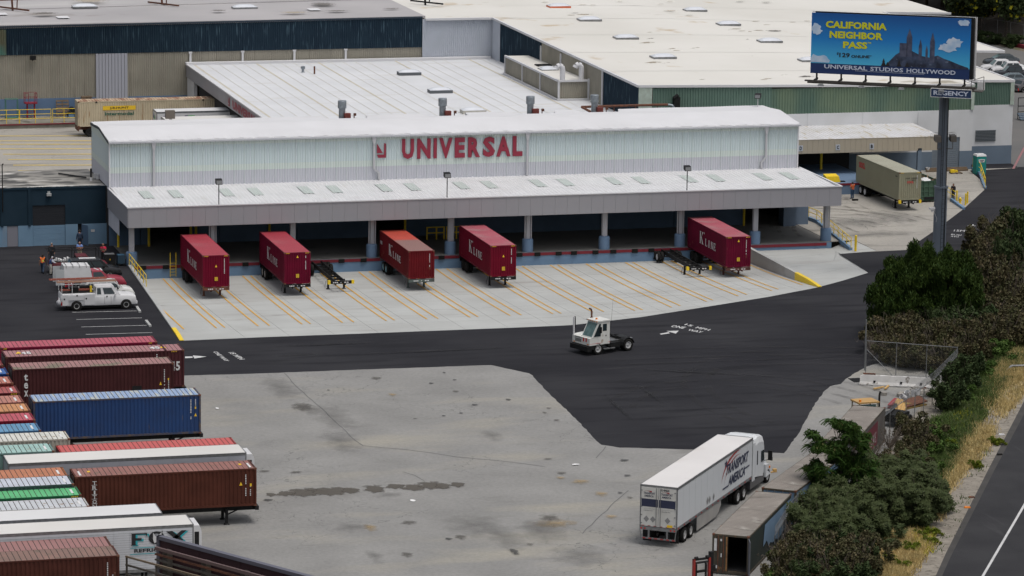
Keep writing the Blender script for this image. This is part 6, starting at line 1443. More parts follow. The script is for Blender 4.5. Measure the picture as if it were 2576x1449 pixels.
# local frame: x forward, y left; rear axle at x=0; visible side is the vehicle's left side
cs,sn = math.cos(hd),math.sin(hd); half = 1.05
sgn_ = 1.0
oxx = rwx - sgn_ * half * (-sn) ; oyy = rwy - sgn_ * half * cs
t = thing('yard_tractor','white terminal yard tractor driving without a trailer across the dark asphalt','yard tractor',(oxx,oyy,0),hd)
X1 = WB + .95; CB = WB - 1.15
m = M(); m.box(-1.0,WB + .6,-.45,-.33,.55,.85); m.box(-1.0,WB + .6,.33,.45,.55,.85); m.box(CB - 1.0,CB,-1.0,1.0,.55,.8); m.obj('frame',K['black'],t)
m = M(); m.box(X1 - .12,X1 + .22,-1.18,1.18,.38,.78); m.box(WB + .35,X1,-1.15,1.15,.5,.85); m.obj('bumper',K['black'],t)
cabL,cabR = 1.15,-.25
m = M()
m.hexa([(CB,-1.15,.85),(X1,-1.15,.85),(X1,1.15,.85),(CB,1.15,.85),(CB,-1.15,1.5),(X1 + .0,-1.15,1.45),(X1,1.15,1.45),(CB,1.15,1.5)])
m.hexa([(CB,cabR,1.5),(X1 - .25,cabR,1.48),(X1 - .25,cabL,1.48),(CB,cabL,1.5),(CB,cabR,2.75),(X1 - .95,cabR,2.75),(X1 - .95,cabL,2.75),(CB,cabL,2.75)])
m.obj('cab',WHT,t)
m = M(); m.box(CB - .05,X1 - .75,cabR - .06,cabL + .06,2.75,2.86); m.obj('roof',WHT,t)
m = M(); m.hexa([(X1 - 1.1,-1.15,1.47),(X1,-1.15,1.45),(X1,cabR,1.45),(X1 - 1.1,cabR,1.47),(X1 - 1.0,-1.1,1.6),(X1 - .25,-1.1,1.55),(X1 - .25,cabR,1.55),(X1 - 1.0,cabR,1.6)]); m.obj('hood',WHT,t)
def fq(s,tt,off=.012):   # point on the sloping windscreen plane, s 0..1 across from right to left
    return (X1 - .25 - .7 * tt + off,cabR + (cabL - cabR) * s,1.48 + 1.27 * tt)
m = M(); m.quad(fq(.07,.06),fq(.93,.06),fq(.93,.9),fq(.07,.9)); m.obj('windscreen',K['glass2'],t)
def sq_(a,b,off=.012): return (a,cabL + off,b)
m = M(); m.add([sq_(X1 - 1.15,1.55),sq_(X1 - .42,1.55),sq_(X1 - .98,2.6),sq_(X1 - 1.15,2.6)],[(0,1,2,3)]); m.obj('quarter_window',K['glass'],t)
m = M(); m.quad(sq_(CB + .32,1.95),sq_(X1 - 1.35,1.95),sq_(X1 - 1.35,2.55),sq_(CB + .32,2.55)); m.obj('side_window',K['glass'],t)
m = M(); m.box(CB + .2,X1 - 1.25,cabL + .002,cabL + .01,.95,2.65); m.obj('door',WHT,t)
m = M(); m.box(CB + .35,CB + .45,cabL + .01,cabL + .02,1.5,1.62); m.obj('door_handle',K['black'],t)
m = M()
for k in range(7): m.box(X1 + .002,X1 + .014,-.75 + k * .12,-.69 + k * .12,1.0,1.28); m.box(X1 + .002,X1 + .014,-.75 + k * .14,-.67 + k * .14,1.34,1.42)
m.obj('grille',K['black'],t)
for y_ in (-.98,.82): m = M(); m.box(X1 + .002,X1 + .02,y_,y_ + .2,1.0,1.13); m.obj('headlight',K['lamp'],t); m = M(); m.box(X1 + .002,X1 + .02,y_,y_ + .2,.9,.97); m.obj('marker_lamp',K['amber'],t)
m = M()
for y_ in (.28,.62): m.box(X1 + .002,X1 + .014,y_,y_ + .16,1.12,1.44)
m.obj('red_hazard_plates',K['redlamp'],t)
m = M(); m.box(CB - .06,X1 + .01,-1.157,-1.15,.98,1.0); m.box(CB - .06,X1 + .01,1.152,1.157,.98,1.0); m.obj('pinstripe',K['redink'],t)
m = M(); m.path([(CB + .55,cabR - .35,1.5),(CB + .55,cabR - .35,3.3),(CB + .62,cabR - .35,3.5),(CB + .8,cabR - .35,3.58)],.075,n=8); m.tube((CB + .55,cabR - .35,2.5),(CB + .55,cabR - .35,2.85),.12); m.obj('exhaust_stack',K['rust'],t)
m = M(); m.tube((X1 - .05,-1.05,1.45),(X1 - .05,-1.05,2.95),.075); m.obj('air_intake',K['white'],t); m = M(); m.tube((X1 - .2,-1.12,2.0),(X1 - .2,-1.12,2.95),.08); m.obj('left_mirror',K['black'],t)
m = M(); m.box(X1 - .95,X1 - .85,cabL + .2,cabL + .42,1.9,2.4); m.bar((X1 - .9,cabL,2.3),(X1 - .9,cabL + .25,2.3),.03); m.obj('mirror',K['black'],t)
m = M(); m.tube((CB + .9,.5,2.86),(CB + .9,.5,2.98),.09,n=10); m.obj('beacon',K['amber'],t)
m = M()
for k in range(5): m.box(X1 - .78,X1 - .72,cabR + .15 + k * .3,cabR + .25 + k * .3,2.78,2.84)
m.obj('marker_lamps',K['amber'],t)
m = M(); m.tube((CB - .05,cabL,1.5),(CB - .25,cabL + .05,4.6),.012,.006,n=5); m.obj('aerial',K['black'],t)
m = M(); m.box(-.9,CB - .15,-.6,.6,.88,.93); m.obj('deck',K['steel'],t)
m = M(); m.hexa([(-.7,-.5,.95),(.55,-.5,1.0),(.55,.5,1.0),(-.7,.5,.95),(-.7,-.5,1.02),(.55,-.5,1.12),(.55,.5,1.12),(-.7,.5,1.02)]); m.bar((.3,-.42,1.05),(.9,-.42,1.3),.08); m.bar((.3,.42,1.05),(.9,.42,1.3),.08); m.obj('fifth_wheel',K['black'],t)
m = M(); m.box(.75,CB - .2,.5,1.05,.45,.85); m.tube((.8,-.75,.65),(CB - .2,-.75,.65),.28,n=14); m.obj('tank',K['black'],t)
m = M(); m.box(CB,CB + .6,1.0,1.25,.42,.48); m.box(CB - .55,CB - .1,1.0,1.22,.4,.46); m.obj('step',K['steel'],t)
for s_ in (-1,1):
    wheel(t,WB,s_ * 1.0,.5,.5,.3,K['rim'],s_)
    for o_ in (.72,1.06): wheel(t,0,s_ * o_,.5,.5,.3,K['rim'],s_)
    m = M()
    for k in range(7): a0 = R(10 + k * 24); a1 = R(10 + (k + 1) * 24); r_ = .6; m.hexa([(-.62 * math.cos(a0),s_ * .55,.5 + r_ * math.sin(a0)),(-.62 * math.cos(a1),s_ * .55,.5 + r_ * math.sin(a1)),(-.62 * math.cos(a1),s_ * 1.2,.5 + r_ * math.sin(a1)),(-.62 * math.cos(a0),s_ * 1.2,.5 + r_ * math.sin(a0)),(-.65 * math.cos(a0),s_ * .55,.5 + .64 * math.sin(a0)),(-.65 * math.cos(a1),s_ * .55,.5 + .64 * math.sin(a1)),(-.65 * math.cos(a1),s_ * 1.2,.5 + .64 * math.sin(a1)),(-.65 * math.cos(a0),s_ * 1.2,.5 + .64 * math.sin(a0))])
    m.obj('mudguard',K['black'],t)

# ---- lorry with the long white trailer
k_ = .345 / 1.59006
TAp = lambda a,b: (2540 / 1.59006 + a * k_,1700 / 1.59006 + b * k_)
A = g(*TAp(62,688),4.1); B = g(*TAp(495,728),4.1); Fp = g(*TAp(1318,180),4.1)
hd = math.atan2(Fp[1] - B[1],Fp[0] - B[0]); cs,sn = math.cos(hd),math.sin(hd)
ox,oy = (A[0] + B[0]) / 2,(A[1] + B[1]) / 2
TWH = mk('lorry_white',(.60,.615,.63),(.55,.565,.58),.25,.7,.3)
t = boxtrailer('long white trailer with blue and red lettering behind the lorry cab',(ox,oy,1.2),hd,16.15,2.9,mk('lorry_roof',(.66,.64,.63),(.60,.58,.57),.2,.8,.5,c3=(.5,.46,.42),sc3=.3,t3=.6,w3=.2),TWH,legs=True,wheels=False,pan=1.22)
for x_ in (1.9,3.15):
    for y_ in (-1.12,-.78,.78,1.12): wheel(t,x_,y_,-.7,.5,.28,K['rim'],-1 if y_ < 0 else 1)
    m = M(); m.tube((x_,-1,-.7),(x_,1,-.7),.07); m.obj('axle',K['black'],t)
NB = mk('navy_print',(.02,.025,.06),None); RB = mk('red_print',(.30,.03,.03),None); GP = mk('grey_placard',(.22,.22,.22),None)
# lettering on the right-hand side, seen from -y local
m = M(); letter(m,'TRANSPORT',(10.1,-1.312,1.5),(1,0,0),(0,0,1),4.9,.72,bold=.03,slant=.25); letter(m,'AMERICA',(10.7,-1.312,.62),(1,0,0),(0,0,1),3.7,.68,bold=.03,slant=.25)
m.quad((9.5,-1.312,.62),(10.7,-1.312,.62),(10.7,-1.312,.73),(9.5,-1.312,.73)); m.quad((14.3,-1.312,1.05),(15.4,-1.312,1.05),(15.4,-1.312,1.16),(14.3,-1.312,1.16))
st_ = [(10.15 + .32 * (1 if k % 2 == 0 else .42) * math.sin(k * PI / 5),-1.314,2.35 + .32 * (1 if k % 2 == 0 else .42) * math.cos(k * PI / 5)) for k in range(10)]
m.add(st_ + [(10.15,-1.314,2.35)],[(k,(k + 1) % 10,10) for k in range(10)]); m.obj('lettering',NB,t)
m = M()
for (cx_,cz_,rx,rz2,w_) in ((12.4,.9,3.2,1.85,.2),(12.6,.8,2.7,1.65,.1)):
    for k in range(14):
        a0 = R(172 - k * 7.0); a1 = R(172 - (k + 1) * 7.0); ww = w_ * math.sin(PI * (k + .5) / 14)
        m.quad((cx_ + rx * math.cos(a0),-1.31,cz_ + rz2 * math.sin(a0)),(cx_ + rx * math.cos(a1),-1.31,cz_ + rz2 * math.sin(a1)),(cx_ + (rx - ww) * math.cos(a1),-1.31,cz_ + (rz2 - ww) * math.sin(a1)),(cx_ + (rx - ww) * math.cos(a0),-1.31,cz_ + (rz2 - ww) * math.sin(a0)))
m.obj('swoosh',RB,t)
m = M()
for x_ in (6.3,6.75): m.add([(x_,-1.312,.35),(x_ + .19,-1.312,.62),(x_,-1.312,.89),(x_ - .19,-1.312,.62)],[(0,1,2,3)])
m.add([(7.6,-1.312,.35),(7.79,-1.312,.62),(7.6,-1.312,.89),(7.41,-1.312,.62)],[(0,1,2,3)]); m.obj('placard',GP,t)
m = M()
for k in range(14): m.box(.2 + k * 1.18,.5 + k * 1.18,-1.308,-1.3,.05,.12)
m.obj('reflector_tape',RB,t)
# back doors
for y0 in (-1.2,.02):
    m = M(); m.box(-.03,0,y0,y0 + 1.18,.14,2.76); d = m.obj('rear_door',mk('lorry_door',(.50,.49,.46),(.58,.575,.55),1.2,.8),t)
    m = M(); m.box(-.035,-.031,y0 + .02,y0 + 1.16,1.45,1.98); m.obj('blue_band',NB,d)
    m = M(); letter(m,'TRANSPORT',(-.036,y0 + 1.02,2.28),(0,-1,0),(0,0,1),.8,.15,bold=.03); letter(m,'AMERICA',(-.036,y0 + .98,2.1),(0,-1,0),(0,0,1),.66,.14,bold=.03)
    m.obj('lettering',NB,d)
    m = M(); letter(m,'JOIN OUR TEAM TODAY',(-.036,y0 + 1.0,1.27),(0,-1,0),(0,0,1),.8,.07,bold=.0); letter(m,'1-866-804-1961',(-.036,y0 + 1.0,1.15),(0,-1,0),(0,0,1),.62,.08,bold=.02); m.obj('phone_lettering',GP,d)
    m = M(); m.add([(-.037,y0 + .95 - .1 * k,2.48 + .05 * math.sin(k)) for k in range(6)] + [(-.037,y0 + .45,2.53),(-.037,y0 + .95,2.5)],[tuple(range(8))]); m.obj('swoosh',RB,d)
    for yy_ in ((.35,.8) if y0 > 0 else (.55,)):
        m = M(); m.add([(-.04,y0 + yy_ + .2,.62),(-.04,y0 + yy_,.4),(-.04,y0 + yy_ - .2,.62),(-.04,y0 + yy_,.84)],[(0,1,2,3)]); m.obj('placard',GP,d)
    m = M(); m.tube((-.07,y0 + (.12 if y0 > 0 else 1.05),.1),(-.07,y0 + (.12 if y0 > 0 else 1.05),2.75),.02); m.obj('lock_bar',K['steel'],d)
    m = M()
    for k in range(5): m.box(-.06,-.03,(y0 + 1.1 if y0 > 0 else y0),(y0 + 1.2 if y0 > 0 else y0 + .1),.3 + k * .55,.36 + k * .55)
    m.obj('hinge',K['steel'],d)
m = M(); letter(m,'514464',(-.036,-.12,2.56),(0,-1,0),(0,0,1),.62,.17,bold=.04); m.obj('number',K['ink'],t)
m = M(); m.box(-.04,-.034,-1.0,-.62,.17,.34); m.obj('yellow_plate',K['yellowink'],t)
m = M(); m.box(-.06,.02,-1.28,1.28,-.12,.08); m.obj('rear_sill',K['steel'],t)
for y_ in (-1.15,-.9,.9,1.15): m = M(); m.tube((-.075,y_,-.02),(-.055,y_,-.02),.055,n=12); m.obj('tail_light',K['redlamp'],t)
m = M(); m.box(-.06,0,-1.22,1.22,-.72,-.62); m.box(-.05,.02,-.7,-.58,-.65,-.1); m.box(-.05,.02,.58,.7,-.65,-.1); m.bar((-.03,1.25,-.1),(-.03,1.18,-.66),.05); m.bar((-.03,-1.25,-.1),(-.03,-1.18,-.66),.05); m.obj('underrun_bar',K['steel'],t)
m = M()
for k in range(6): m.box(-.066,-.06,-1.2 + k * .41,-.99 + k * .41,-.71,-.63); m.box(-.034,-.03,-1.15 + k * .42,-.95 + k * .42,.145,.19)
m.obj('reflector_tape',RB,t)
m = M(); m.prism([(4.3,-.05),(9.4,-.05),(9.4,-.35),(8.9,-.75),(8.2,-.95),(4.3,-1.0)],-1.25,-1.22); m.obj('side_skirt',mk('aluminium_skirt',(.42,.41,.39),(.35,.34,.33),1,.7,.35,.3),t)
m = M(); m.box(.55,.58,-1.25,-.65,-1.0,-.1); m.box(.55,.58,.65,1.25,-1.0,-.1); m.obj('mudflap',K['black'],t)
# tractor unit
tx,ty = ox + cs * 16.15,oy + sn * 16.15
tr = thing('lorry_cab','white sleeper lorry cab coupled to the long white trailer','lorry',(tx,ty,0),hd)
m = M(); m.box(-3.6,4.3,-.45,.45,.75,1.0); m.obj('frame',K['black'],tr)
m = M(); m.sm = False
sec = [(.75,1.22,1.1,3.55),(.8,1.25,1.1,3.85),(1.6,1.25,1.0,3.95),(2.7,1.22,.8,3.75),(3.1,1.15,.8,3.2)]
vs_ = []; 
for (x_,w_,zb_,zt2) in sec: vs_ += [(x_,-w_,zb_),(x_,-w_,zt2 - .5),(x_,-w_ * .9,zt2 - .12),(x_,-w_ * .7,zt2),(x_,w_ * .7,zt2),(x_,w_ * .9,zt2 - .12),(x_,w_,zt2 - .5),(x_,w_,zb_)]
fs = [(i * 8 + j,(i + 1) * 8 + j,(i + 1) * 8 + (j + 1) % 8,i * 8 + (j + 1) % 8) for i in range(4) for j in range(8)] + [tuple(range(8)),tuple(range(32,40))[::-1]]
m.add(vs_,fs); m.obj('sleeper_cab',TWH,tr)
m = M(); m.box(.2,.78,-1.24,-1.18,.9,3.6); m.box(.2,.78,1.18,1.24,.9,3.6); m.hexa([(.2,-1.2,3.55),(.8,-1.2,3.6),(.8,1.2,3.6),(.2,1.2,3.55),(.35,-1.0,3.9),(.8,-1.0,3.97),(.8,1.0,3.97),(.35,1.0,3.9)]) if False else None
m.obj('side_fairing',TWH,tr)
m = M(); m.path([(.55,-1.15,3.5),(.5,-1.02,3.85),(.5,-.8,3.98),(.5,.8,3.98),(.5,1.02,3.85),(.55,1.15,3.5)],.09,n=8); m.obj('roof_fairing_edge',TWH,tr)
m = M(); m.tube((.55,0,3.45),(.55,0,3.7),.12,n=12); m.obj('satellite_dome',K['white'],tr)
m = M(); m.hexa([(3.0,-1.05,.9),(4.7,-.95,.8),(4.7,.95,.8),(3.0,1.05,.9),(3.0,-1.0,2.0),(4.6,-.8,1.6),(4.6,.8,1.6),(3.0,1.0,2.0)]); m.obj('bonnet',TWH,tr)
m = M(); m.quad((3.12,-1.0,2.15),(3.12,1.0,2.15),(2.85,.95,3.05),(2.85,-.95,3.05)); m.obj('windscreen',K['glass'],tr)
m = M(); m.quad((2.1,-1.262,1.9),(2.9,-1.25,1.9),(2.75,-1.25,2.7),(2.1,-1.262,2.7)); m.obj('side_window',K['glass'],tr)
m = M(); m.box(1.15,1.35,-1.262,-1.25,1.9,2.9); m.obj('sleeper_vent',K['black'],tr)
m = M(); m.hexa([(3.3,-1.25,.55),(4.6,-1.2,.55),(4.6,-.9,.55),(3.3,-.9,.55),(3.35,-1.22,1.45),(4.4,-1.15,1.3),(4.4,-.9,1.3),(3.35,-.9,1.45)]); m.obj('wing',TWH,tr)
m = M(); m.box(4.25,4.4,-1.24,-1.15,1.0,1.15); m.obj('indicator',K['amber'],tr)
m = M(); m.box(2.9,3.05,-1.78,-1.5,1.9,2.6); m.bar((2.9,-1.2,2.45),(2.95,-1.6,2.45),.04); m.bar((2.9,-1.2,1.85),(2.95,-1.6,1.95),.04); m.box(4.1,4.2,-1.45,-1.3,1.6,1.85); m.obj('mirror',K['black'],tr)
m = M(); m.box(-.1,3.0,-1.2,-.75,.4,.95); m.tube((.2,.95,.65),(2.6,.95,.65),.32,n=16); m.obj('fuel_tank',mk('tank_dark',(.06,.06,.065),None,rough=.4),tr)
for y_ in (-1.05,1.05): wheel(tr,4.0,y_,.5,.5,.3,K['rim'],-1 if y_ < 0 else 1)
for x_ in (-2.9,-1.6):
    m = M(); m.tube((x_,-1,.5),(x_,1,.5),.07); m.obj('axle',K['black'],tr)
    for y_ in (-1.12,-.78,.78,1.12): wheel(tr,x_,y_,.5,.5,.28,K['rim'],-1 if y_ < 0 else 1)

# ---- old rusting containers at the lower right, and the lift truck
def angc(nl,nr,fl,z0,Hh,label,side,roof,**kw):
    a,b,c = g(*nl,z0 + Hh),g(*nr,z0 + Hh),g(*fl,z0 + Hh); th_ = math.atan2(c[1] - a[1],c[0] - a[0])
    cx,cy = a[0] + math.sin(th_) * 1.219,a[1] - math.cos(th_) * 1.219   # centre of the near end
    return cx,cy,th_
OLDR = mk('weathered_grey_roof',(.24,.215,.19),(.19,.17,.15),.5,.8,.8,c3=(.10,.09,.075),sc3=.8,t3=.57,w3=.15,stretch3=(1,.5,1),c4=(.33,.31,.28),sc4=.7,t4=.58,w4=.15)
OLIVE = mk('olive_brown_door',(.07,.058,.04),(.05,.042,.03),1,.7,.6,c3=(.25,.12,.05),sc3=2,t3=.62,w3=.1)
DKG = mk('dark_green_side',(.018,.028,.026),(.03,.035,.03),.6,.7,.6)
PBL = mk('paint_over_blue',(.14,.22,.32),(.12,.19,.27),.8,.7,.7)
cx,cy,th_ = angc((1793,1343),(1884,1349),(1900.5,1238),0.05,2.591,'',None,None)
cx,cy = (g(1793,1343,2.64)[0] + g(1884,1349,2.64)[0]) / 2,(g(1793,1343,2.64)[1] + g(1884,1349,2.64)[1]) / 2
t = container('old container with one rusty door open and blue paint patch on its side',(cx,cy,.05),th_,12.19,2.591,DKG,OLDR,doors=False,group='old containers along the fence',edge=OLIVE)
m = M(); m.wave((-.02,1.1,.15),(0,-1,0),(0,0,1),(-1,0,0),.95,2.3,4,.04); d = m.obj('door',OLIVE,t); m = M(); m.tube((-.08,.45,.1),(-.08,.45,2.5),.03); m.tube((-.08,.8,.1),(-.08,.8,2.5),.03); m.obj('lock_bar',K['rust'],d)
m = M(); m.box(-.07,-.05,.2,.28,.2,2.45); m.obj('rusty_edge',mk('rusty_yellow',(.35,.18,.06),(.15,.07,.03),3,.8),d)
m = M(); m.box(-.075,-.07,.88,1.06,1.5,2.3); m.box(-.075,-.07,.55,.66,2.15,2.3); m.box(-.075,-.07,.55,.62,1.1,1.35); m.box(-.075,-.07,.8,1.02,.35,.55); m.obj('label_sheet',K['whiteink'],d)
m = M(); a = Vector((-.02,-1.15,0)); m.hexa([(-.02,-1.17,.12),(-1.0,-1.5,.12),(-1.0,-1.54,.12),(-.02,-1.21,.12),(-.02,-1.17,2.45),(-1.0,-1.5,2.45),(-1.0,-1.54,2.45),(-.02,-1.21,2.45)]); m.obj('open_door',mk('open_door_grey',(.15,.16,.19),(.12,.12,.13),1.5,.8),t)
m = M(); m.box(.3,12,-1.1,1.1,.17,.19); m.box(11.9,11.95,-1.1,1.1,.2,2.4); m.obj('inner_floor',B_DARKIN,t)
m = M(); rr = random.Random(2); top = [(x_,2.35 - .02 * rr.random()) for x_ in np.linspace(4.3,12,14)]; bot = [(x_,.45 + .35 * rr.random() + (.5 if x_ < 5 else 0)) for x_ in np.linspace(12,3.9,16)]
m.add([(p_[0],-1.238,p_[1]) for p_ in top + bot],[tuple(range(30))]); m.obj('painted_patch',PBL,t)
a,b,c = g(1916.75,1225.5,2.64),g(2002.75,1236,2.64),g(2039.5,1138,2.64); th_ = math.atan2(c[1] - a[1],c[0] - a[0])
t = container('weathered blue-grey container in the middle of the row along the fence',((a[0] + b[0]) / 2,(a[1] + b[1]) / 2,.05),th_,12.19,2.591,PBL,OLDR,group='old containers along the fence',edge=OLIVE)
a,b,c = g(2065.75,1108,2.64),g(2150.75,1110.5,2.64),g(2145.75,1020.75,2.64); th_ = math.atan2(c[1] - a[1],c[0] - a[0])
t = container('dull maroon and grey container farthest up the row along the fence, with faded white letters',((a[0] + b[0]) / 2,(a[1] + b[1]) / 2,.05),th_,12.19,2.591,mk('dull_grey_side',(.12,.11,.10),(.09,.08,.075),.6,.8),OLDR,group='old containers along the fence',edge=OLIVE)
m = M(); m.box(3.3,9.0,-1.238,-1.234,.5,2.25); m.obj('red_panel',mk('dull_red_patch',(.12,.02,.03),None),t)
m = M(); serif(m,'K',(3.7,-1.242,.8),(1,0,0),(0,0,1),1.15,1.15); serif(m,'LINE',(5.3,-1.242,.8),(1,0,0),(0,0,1),3.2,.75); m.obj('lettering',mk('faded_white_letters',(.40,.36,.36),None),t)
# red lift truck mast (lower right edge)
x,y = g(1758,1475,0)
t = thing('lift_truck','red lift truck mast at the bottom edge beside the open old container','forklift',(g(1762,1560)[0],g(1762,1560)[1],0),.25)
RM = mk('forklift_red',(.30,.015,.012),(.22,.02,.015),2,.6,.5)
zt_ = 3.9
m = M(); m.box(-.62,-.48,-.06,.1,0,zt_); m.obj('mast_channel',RM,t); m = M(); m.box(.48,.62,-.06,.1,0,zt_); m.obj('mast_channel',RM,t)
m = M(); m.box(-.62,.62,-.05,.08,zt_ - .1,zt_ + .02); m.box(-.4,-.3,.02,.12,0,zt_ - .35); m.box(.3,.4,.02,.12,0,zt_ - .35); m.box(-.4,.4,.02,.12,zt_ - .9,zt_ - .75); m.tube((-.45,0,zt_ - .25),(.45,0,zt_ - .25),.07); m.obj('inner_mast',K['black'],t)
for s_ in (-.4,.4): m = M(); m.tube((s_ - .1,0,zt_ + .05),(s_ + .1,0,zt_ + .05),.1,n=12); m.obj('pulley',K['black'],t)
m = M(); m.box(-.7,.7,.25,2.2,.35,1.3); m.obj('body',RM,t); m = M(); m.box(.85,1.05,.3,.6,.8,4.1); m.box(.85,1.15,.2,.5,2.9,3.3); m.obj('side_frame',K['black'],t)
for xx in (-.65,.65):
    for yy_ in (.3,1.9): 
        w_ = wheel(t,xx,yy_,.35,.35,.25,K['black'],-1); w_.rotation_euler = (0,0,PI / 2)
# ================================================================ billboard
bx,by = 70.3,-20.0
BT = thing('billboard','large blue billboard on a tall grey pole with yellow and white lettering','billboard',(bx,by,0))
PST = mk('pole_blue_grey',(.12,.145,.18),(.095,.115,.145),.5,.8,.6,c3=(.07,.07,.075),sc3=.6,t3=.6,w3=.2,stretch3=(3,3,.2))
fa = gy(2041.5,30,by); fb = gy(2444,47.5,by); za = gy(2040,183,by)[1]
# the face turns slightly: its right end is nearer to the camera
ang = R(-29.5)
zc = gy(2373,240,by)[1]
zj = gy(2373,(576 + 430 / 2.5156) / 1.59006,by)[1]
m = M(); m.lathe([(.60,0),(.60,zj - .1),(.67,zj - .1),(.67,zj + .08),(.47,zj + .1),(.44,zc)],(0,0,0),n=40); m.obj('pole',PST,BT)
m = M(); m.bar((-.15,-.72,1),(-.15,-.72,zj),.03); m.bar((.1,-.72,1),(.1,-.72,zj),.03); m.bar((-.3,-.52,zj),(-.3,-.52,zc),.03); m.bar((-.1,-.52,zj),(-.1,-.52,zc),.03)
for k in range(28): z = 1 + k * .4; (m.bar((-.15,-.72,z),(.1,-.72,z),.02) if z < zj else m.bar((-.3,-.52,z),(-.1,-.52,z),.02))
m.bar((.25,-.62,.5),(.25,-.5,zc),.06); m.obj('ladder',K['black'],BT)
# lights and camera on the pole
for s_,r_ in ((-1,.5),(1,-.3)):
    zl_ = gy(2373,345,by)[1]; m = M(); m.bar((0,-.3,zl_ - 1.0),(s_ * .75,-.6,zl_ - 1.0),.06); m.bar((s_ * .75,-.6,zl_ - 1.0),(s_ * .75,-.6,zl_ - .3),.05)
    m.hexa([(s_ * .75 - .28,-.85,zl_ - .35),(s_ * .75 + .28,-.85,zl_ - .35),(s_ * .75 + .28,-.35,zl_ - .2),(s_ * .75 - .28,-.35,zl_ - .2),(s_ * .75 - .28,-.8,zl_ + .2),(s_ * .75 + .28,-.8,zl_ + .2),(s_ * .75 + .28,-.3,zl_ + .3),(s_ * .75 - .28,-.3,zl_ + .3)]); m.obj('pole_floodlight',mk('lamp_brown',(.09,.08,.07),None),BT)
zw = gy(2373,340,by)[1]; m = M()
for s_ in (-1,1):
    for k in range(4):
        for j in range(12):
            a0,a1 = 2 * PI * j / 12,2 * PI * (j + 1) / 12; cx_ = s_ * (.55 + .14 * k); m.bar((cx_ + .3 * math.cos(a0),-.3 + .05 * k,zw + .3 * math.sin(a0)),(cx_ + .3 * math.cos(a1),-.3 + .05 * k,zw + .3 * math.sin(a1)),.015)
o = m.obj('razor_wire',K['steel'],BT)
x_,z_ = gy(2340,522,by); m = M(); m.bar((-.6,-.2,z_ - .3),(x_ - bx + .1,-.5,z_ - .2),.06); m.box(x_ - bx - .3,x_ - bx + .25,-.62,-.4,z_ - .1,z_ + .1); m.tube((x_ - bx,-.5,z_ - .1),(x_ - bx,-.5,z_ - .35),.1); m.path([(x_ - bx + .2,-.5,z_ - .3),(x_ - bx + .5,-.5,z_ - 1.0),(-.6,-.5,z_ - 1.3)],.015); m.obj('camera',K['white'],BT)
# face
ca,sa = math.cos(ang),math.sin(ang)
hub = new('display',None,BT,(0,-.9,0)); hub.rotation_euler = (0,0,ang)
def bl(u,v):      # picture point -> local x along the face, z
    d = _ray(u,v); n = Vector((-sa * -1,ca * -1,0)); n = Vector((sa,-ca,0)); o = Vector((bx,by - .9,0)); t_ = (o - Vector((CAMX,CAMY,CAMH))).dot(n) / d.dot(n)
    p = Vector((CAMX,CAMY,CAMH)) + d * t_ - o; return (p.x * ca + p.y * sa,p.z)
f0 = bl(2042,31); f1 = bl(2443,48.5); f2 = bl(2438,201.5); f3 = bl(2039.5,183)
LX0,LX1 = (f0[0] + f3[0]) / 2,(f1[0] + f2[0]) / 2; LZ1,LZ0 = (f0[1] + f1[1]) / 2,(f2[1] + f3[1]) / 2
LWd,LHt = LX1 - LX0,LZ1 - LZ0
def skyprint():
    m = bpy.data.materials.new('billboard_sky_print'); m.use_nodes = True; nt = m.node_tree; b = nt.nodes['Principled BSDF']; b.inputs['Roughness'].default_value = .5
    tc = nt.nodes.new('ShaderNodeTexCoord'); sx = nt.nodes.new('ShaderNodeSeparateXYZ'); nt.links.new(tc.outputs['Generated'],sx.inputs[0])
    cr = nt.nodes.new('ShaderNodeValToRGB'); e = cr.color_ramp.elements; e[0].position = 0.0; e[0].color = (.07,.46,.74,1); e[1].position = 1; e[1].color = (.004,.08,.30,1)
    x = e.new(.5); x.color = (.008,.20,.56,1); nt.links.new(sx.outputs[2],cr.inputs[0])
    nz = nt.nodes.new('ShaderNodeTexNoise'); nz.inputs['Scale'].default_value = 5; nz.inputs['Detail'].default_value = 6; nt.links.new(tc.outputs['Generated'],nz.inputs['Vector'])
    nt.links.new(cr.outputs[0],b.inputs['Base Color']); return m
m = M(); m.box(LX0,LX1,-.05,.1,LZ0 + LHt * .17,LZ1); m.obj('print',skyprint(),hub)
m = M(); m.box(LX0,LX1,-.05,.1,LZ0,LZ0 + LHt * .17 - .002); m.obj('blue_band',mk('deep_blue_print',(.008,.03,.12),None),hub)
CLM = stain_mat('printed_cloud',(.62,.70,.82),.9,1.2,.7)
def FP(s,t_,d=.06): return (LX0 + LWd * s,-d,LZ0 + LHt * t_)
def ZO(name,pts,mat,d): m = M(); m.add([FP(a,b,d) for a,b in pts],[tuple(range(len(pts)))]); return m.obj(name,mat,hub)
CLW = mk('cloud_print',(.36,.52,.72),(.60,.68,.80),1.2,.9)
def blob(name,cx_,cy_,rx,ry,mat,d,seed,flat=False):
    rr = random.Random(seed); n = 22; pts = []
    for k in range(n):
        a = 2 * PI * k / n; r_ = 1 + rr.uniform(-.2,.2); y_ = math.sin(a) * ry * r_
        if flat and y_ < 0: y_ = 0
        pts.append((min(.999,max(.001,cx_ + math.cos(a) * rx * r_)),cy_ + y_))
    return ZO(name,pts,mat,d)
blob('cloud',.028,.74,.03,.09,CLW,.065,1); blob('cloud',.045,.70,.022,.05,CLW,.066,2); blob('cloud',.05,.185,.075,.13,CLW,.065,3,True); blob('cloud',.955,.93,.035,.05,CLW,.065,5); blob('cloud',.86,.52,.06,.07,CLW,.065,7); blob('cloud',.9,.60,.05,.08,CLW,.0655,8)
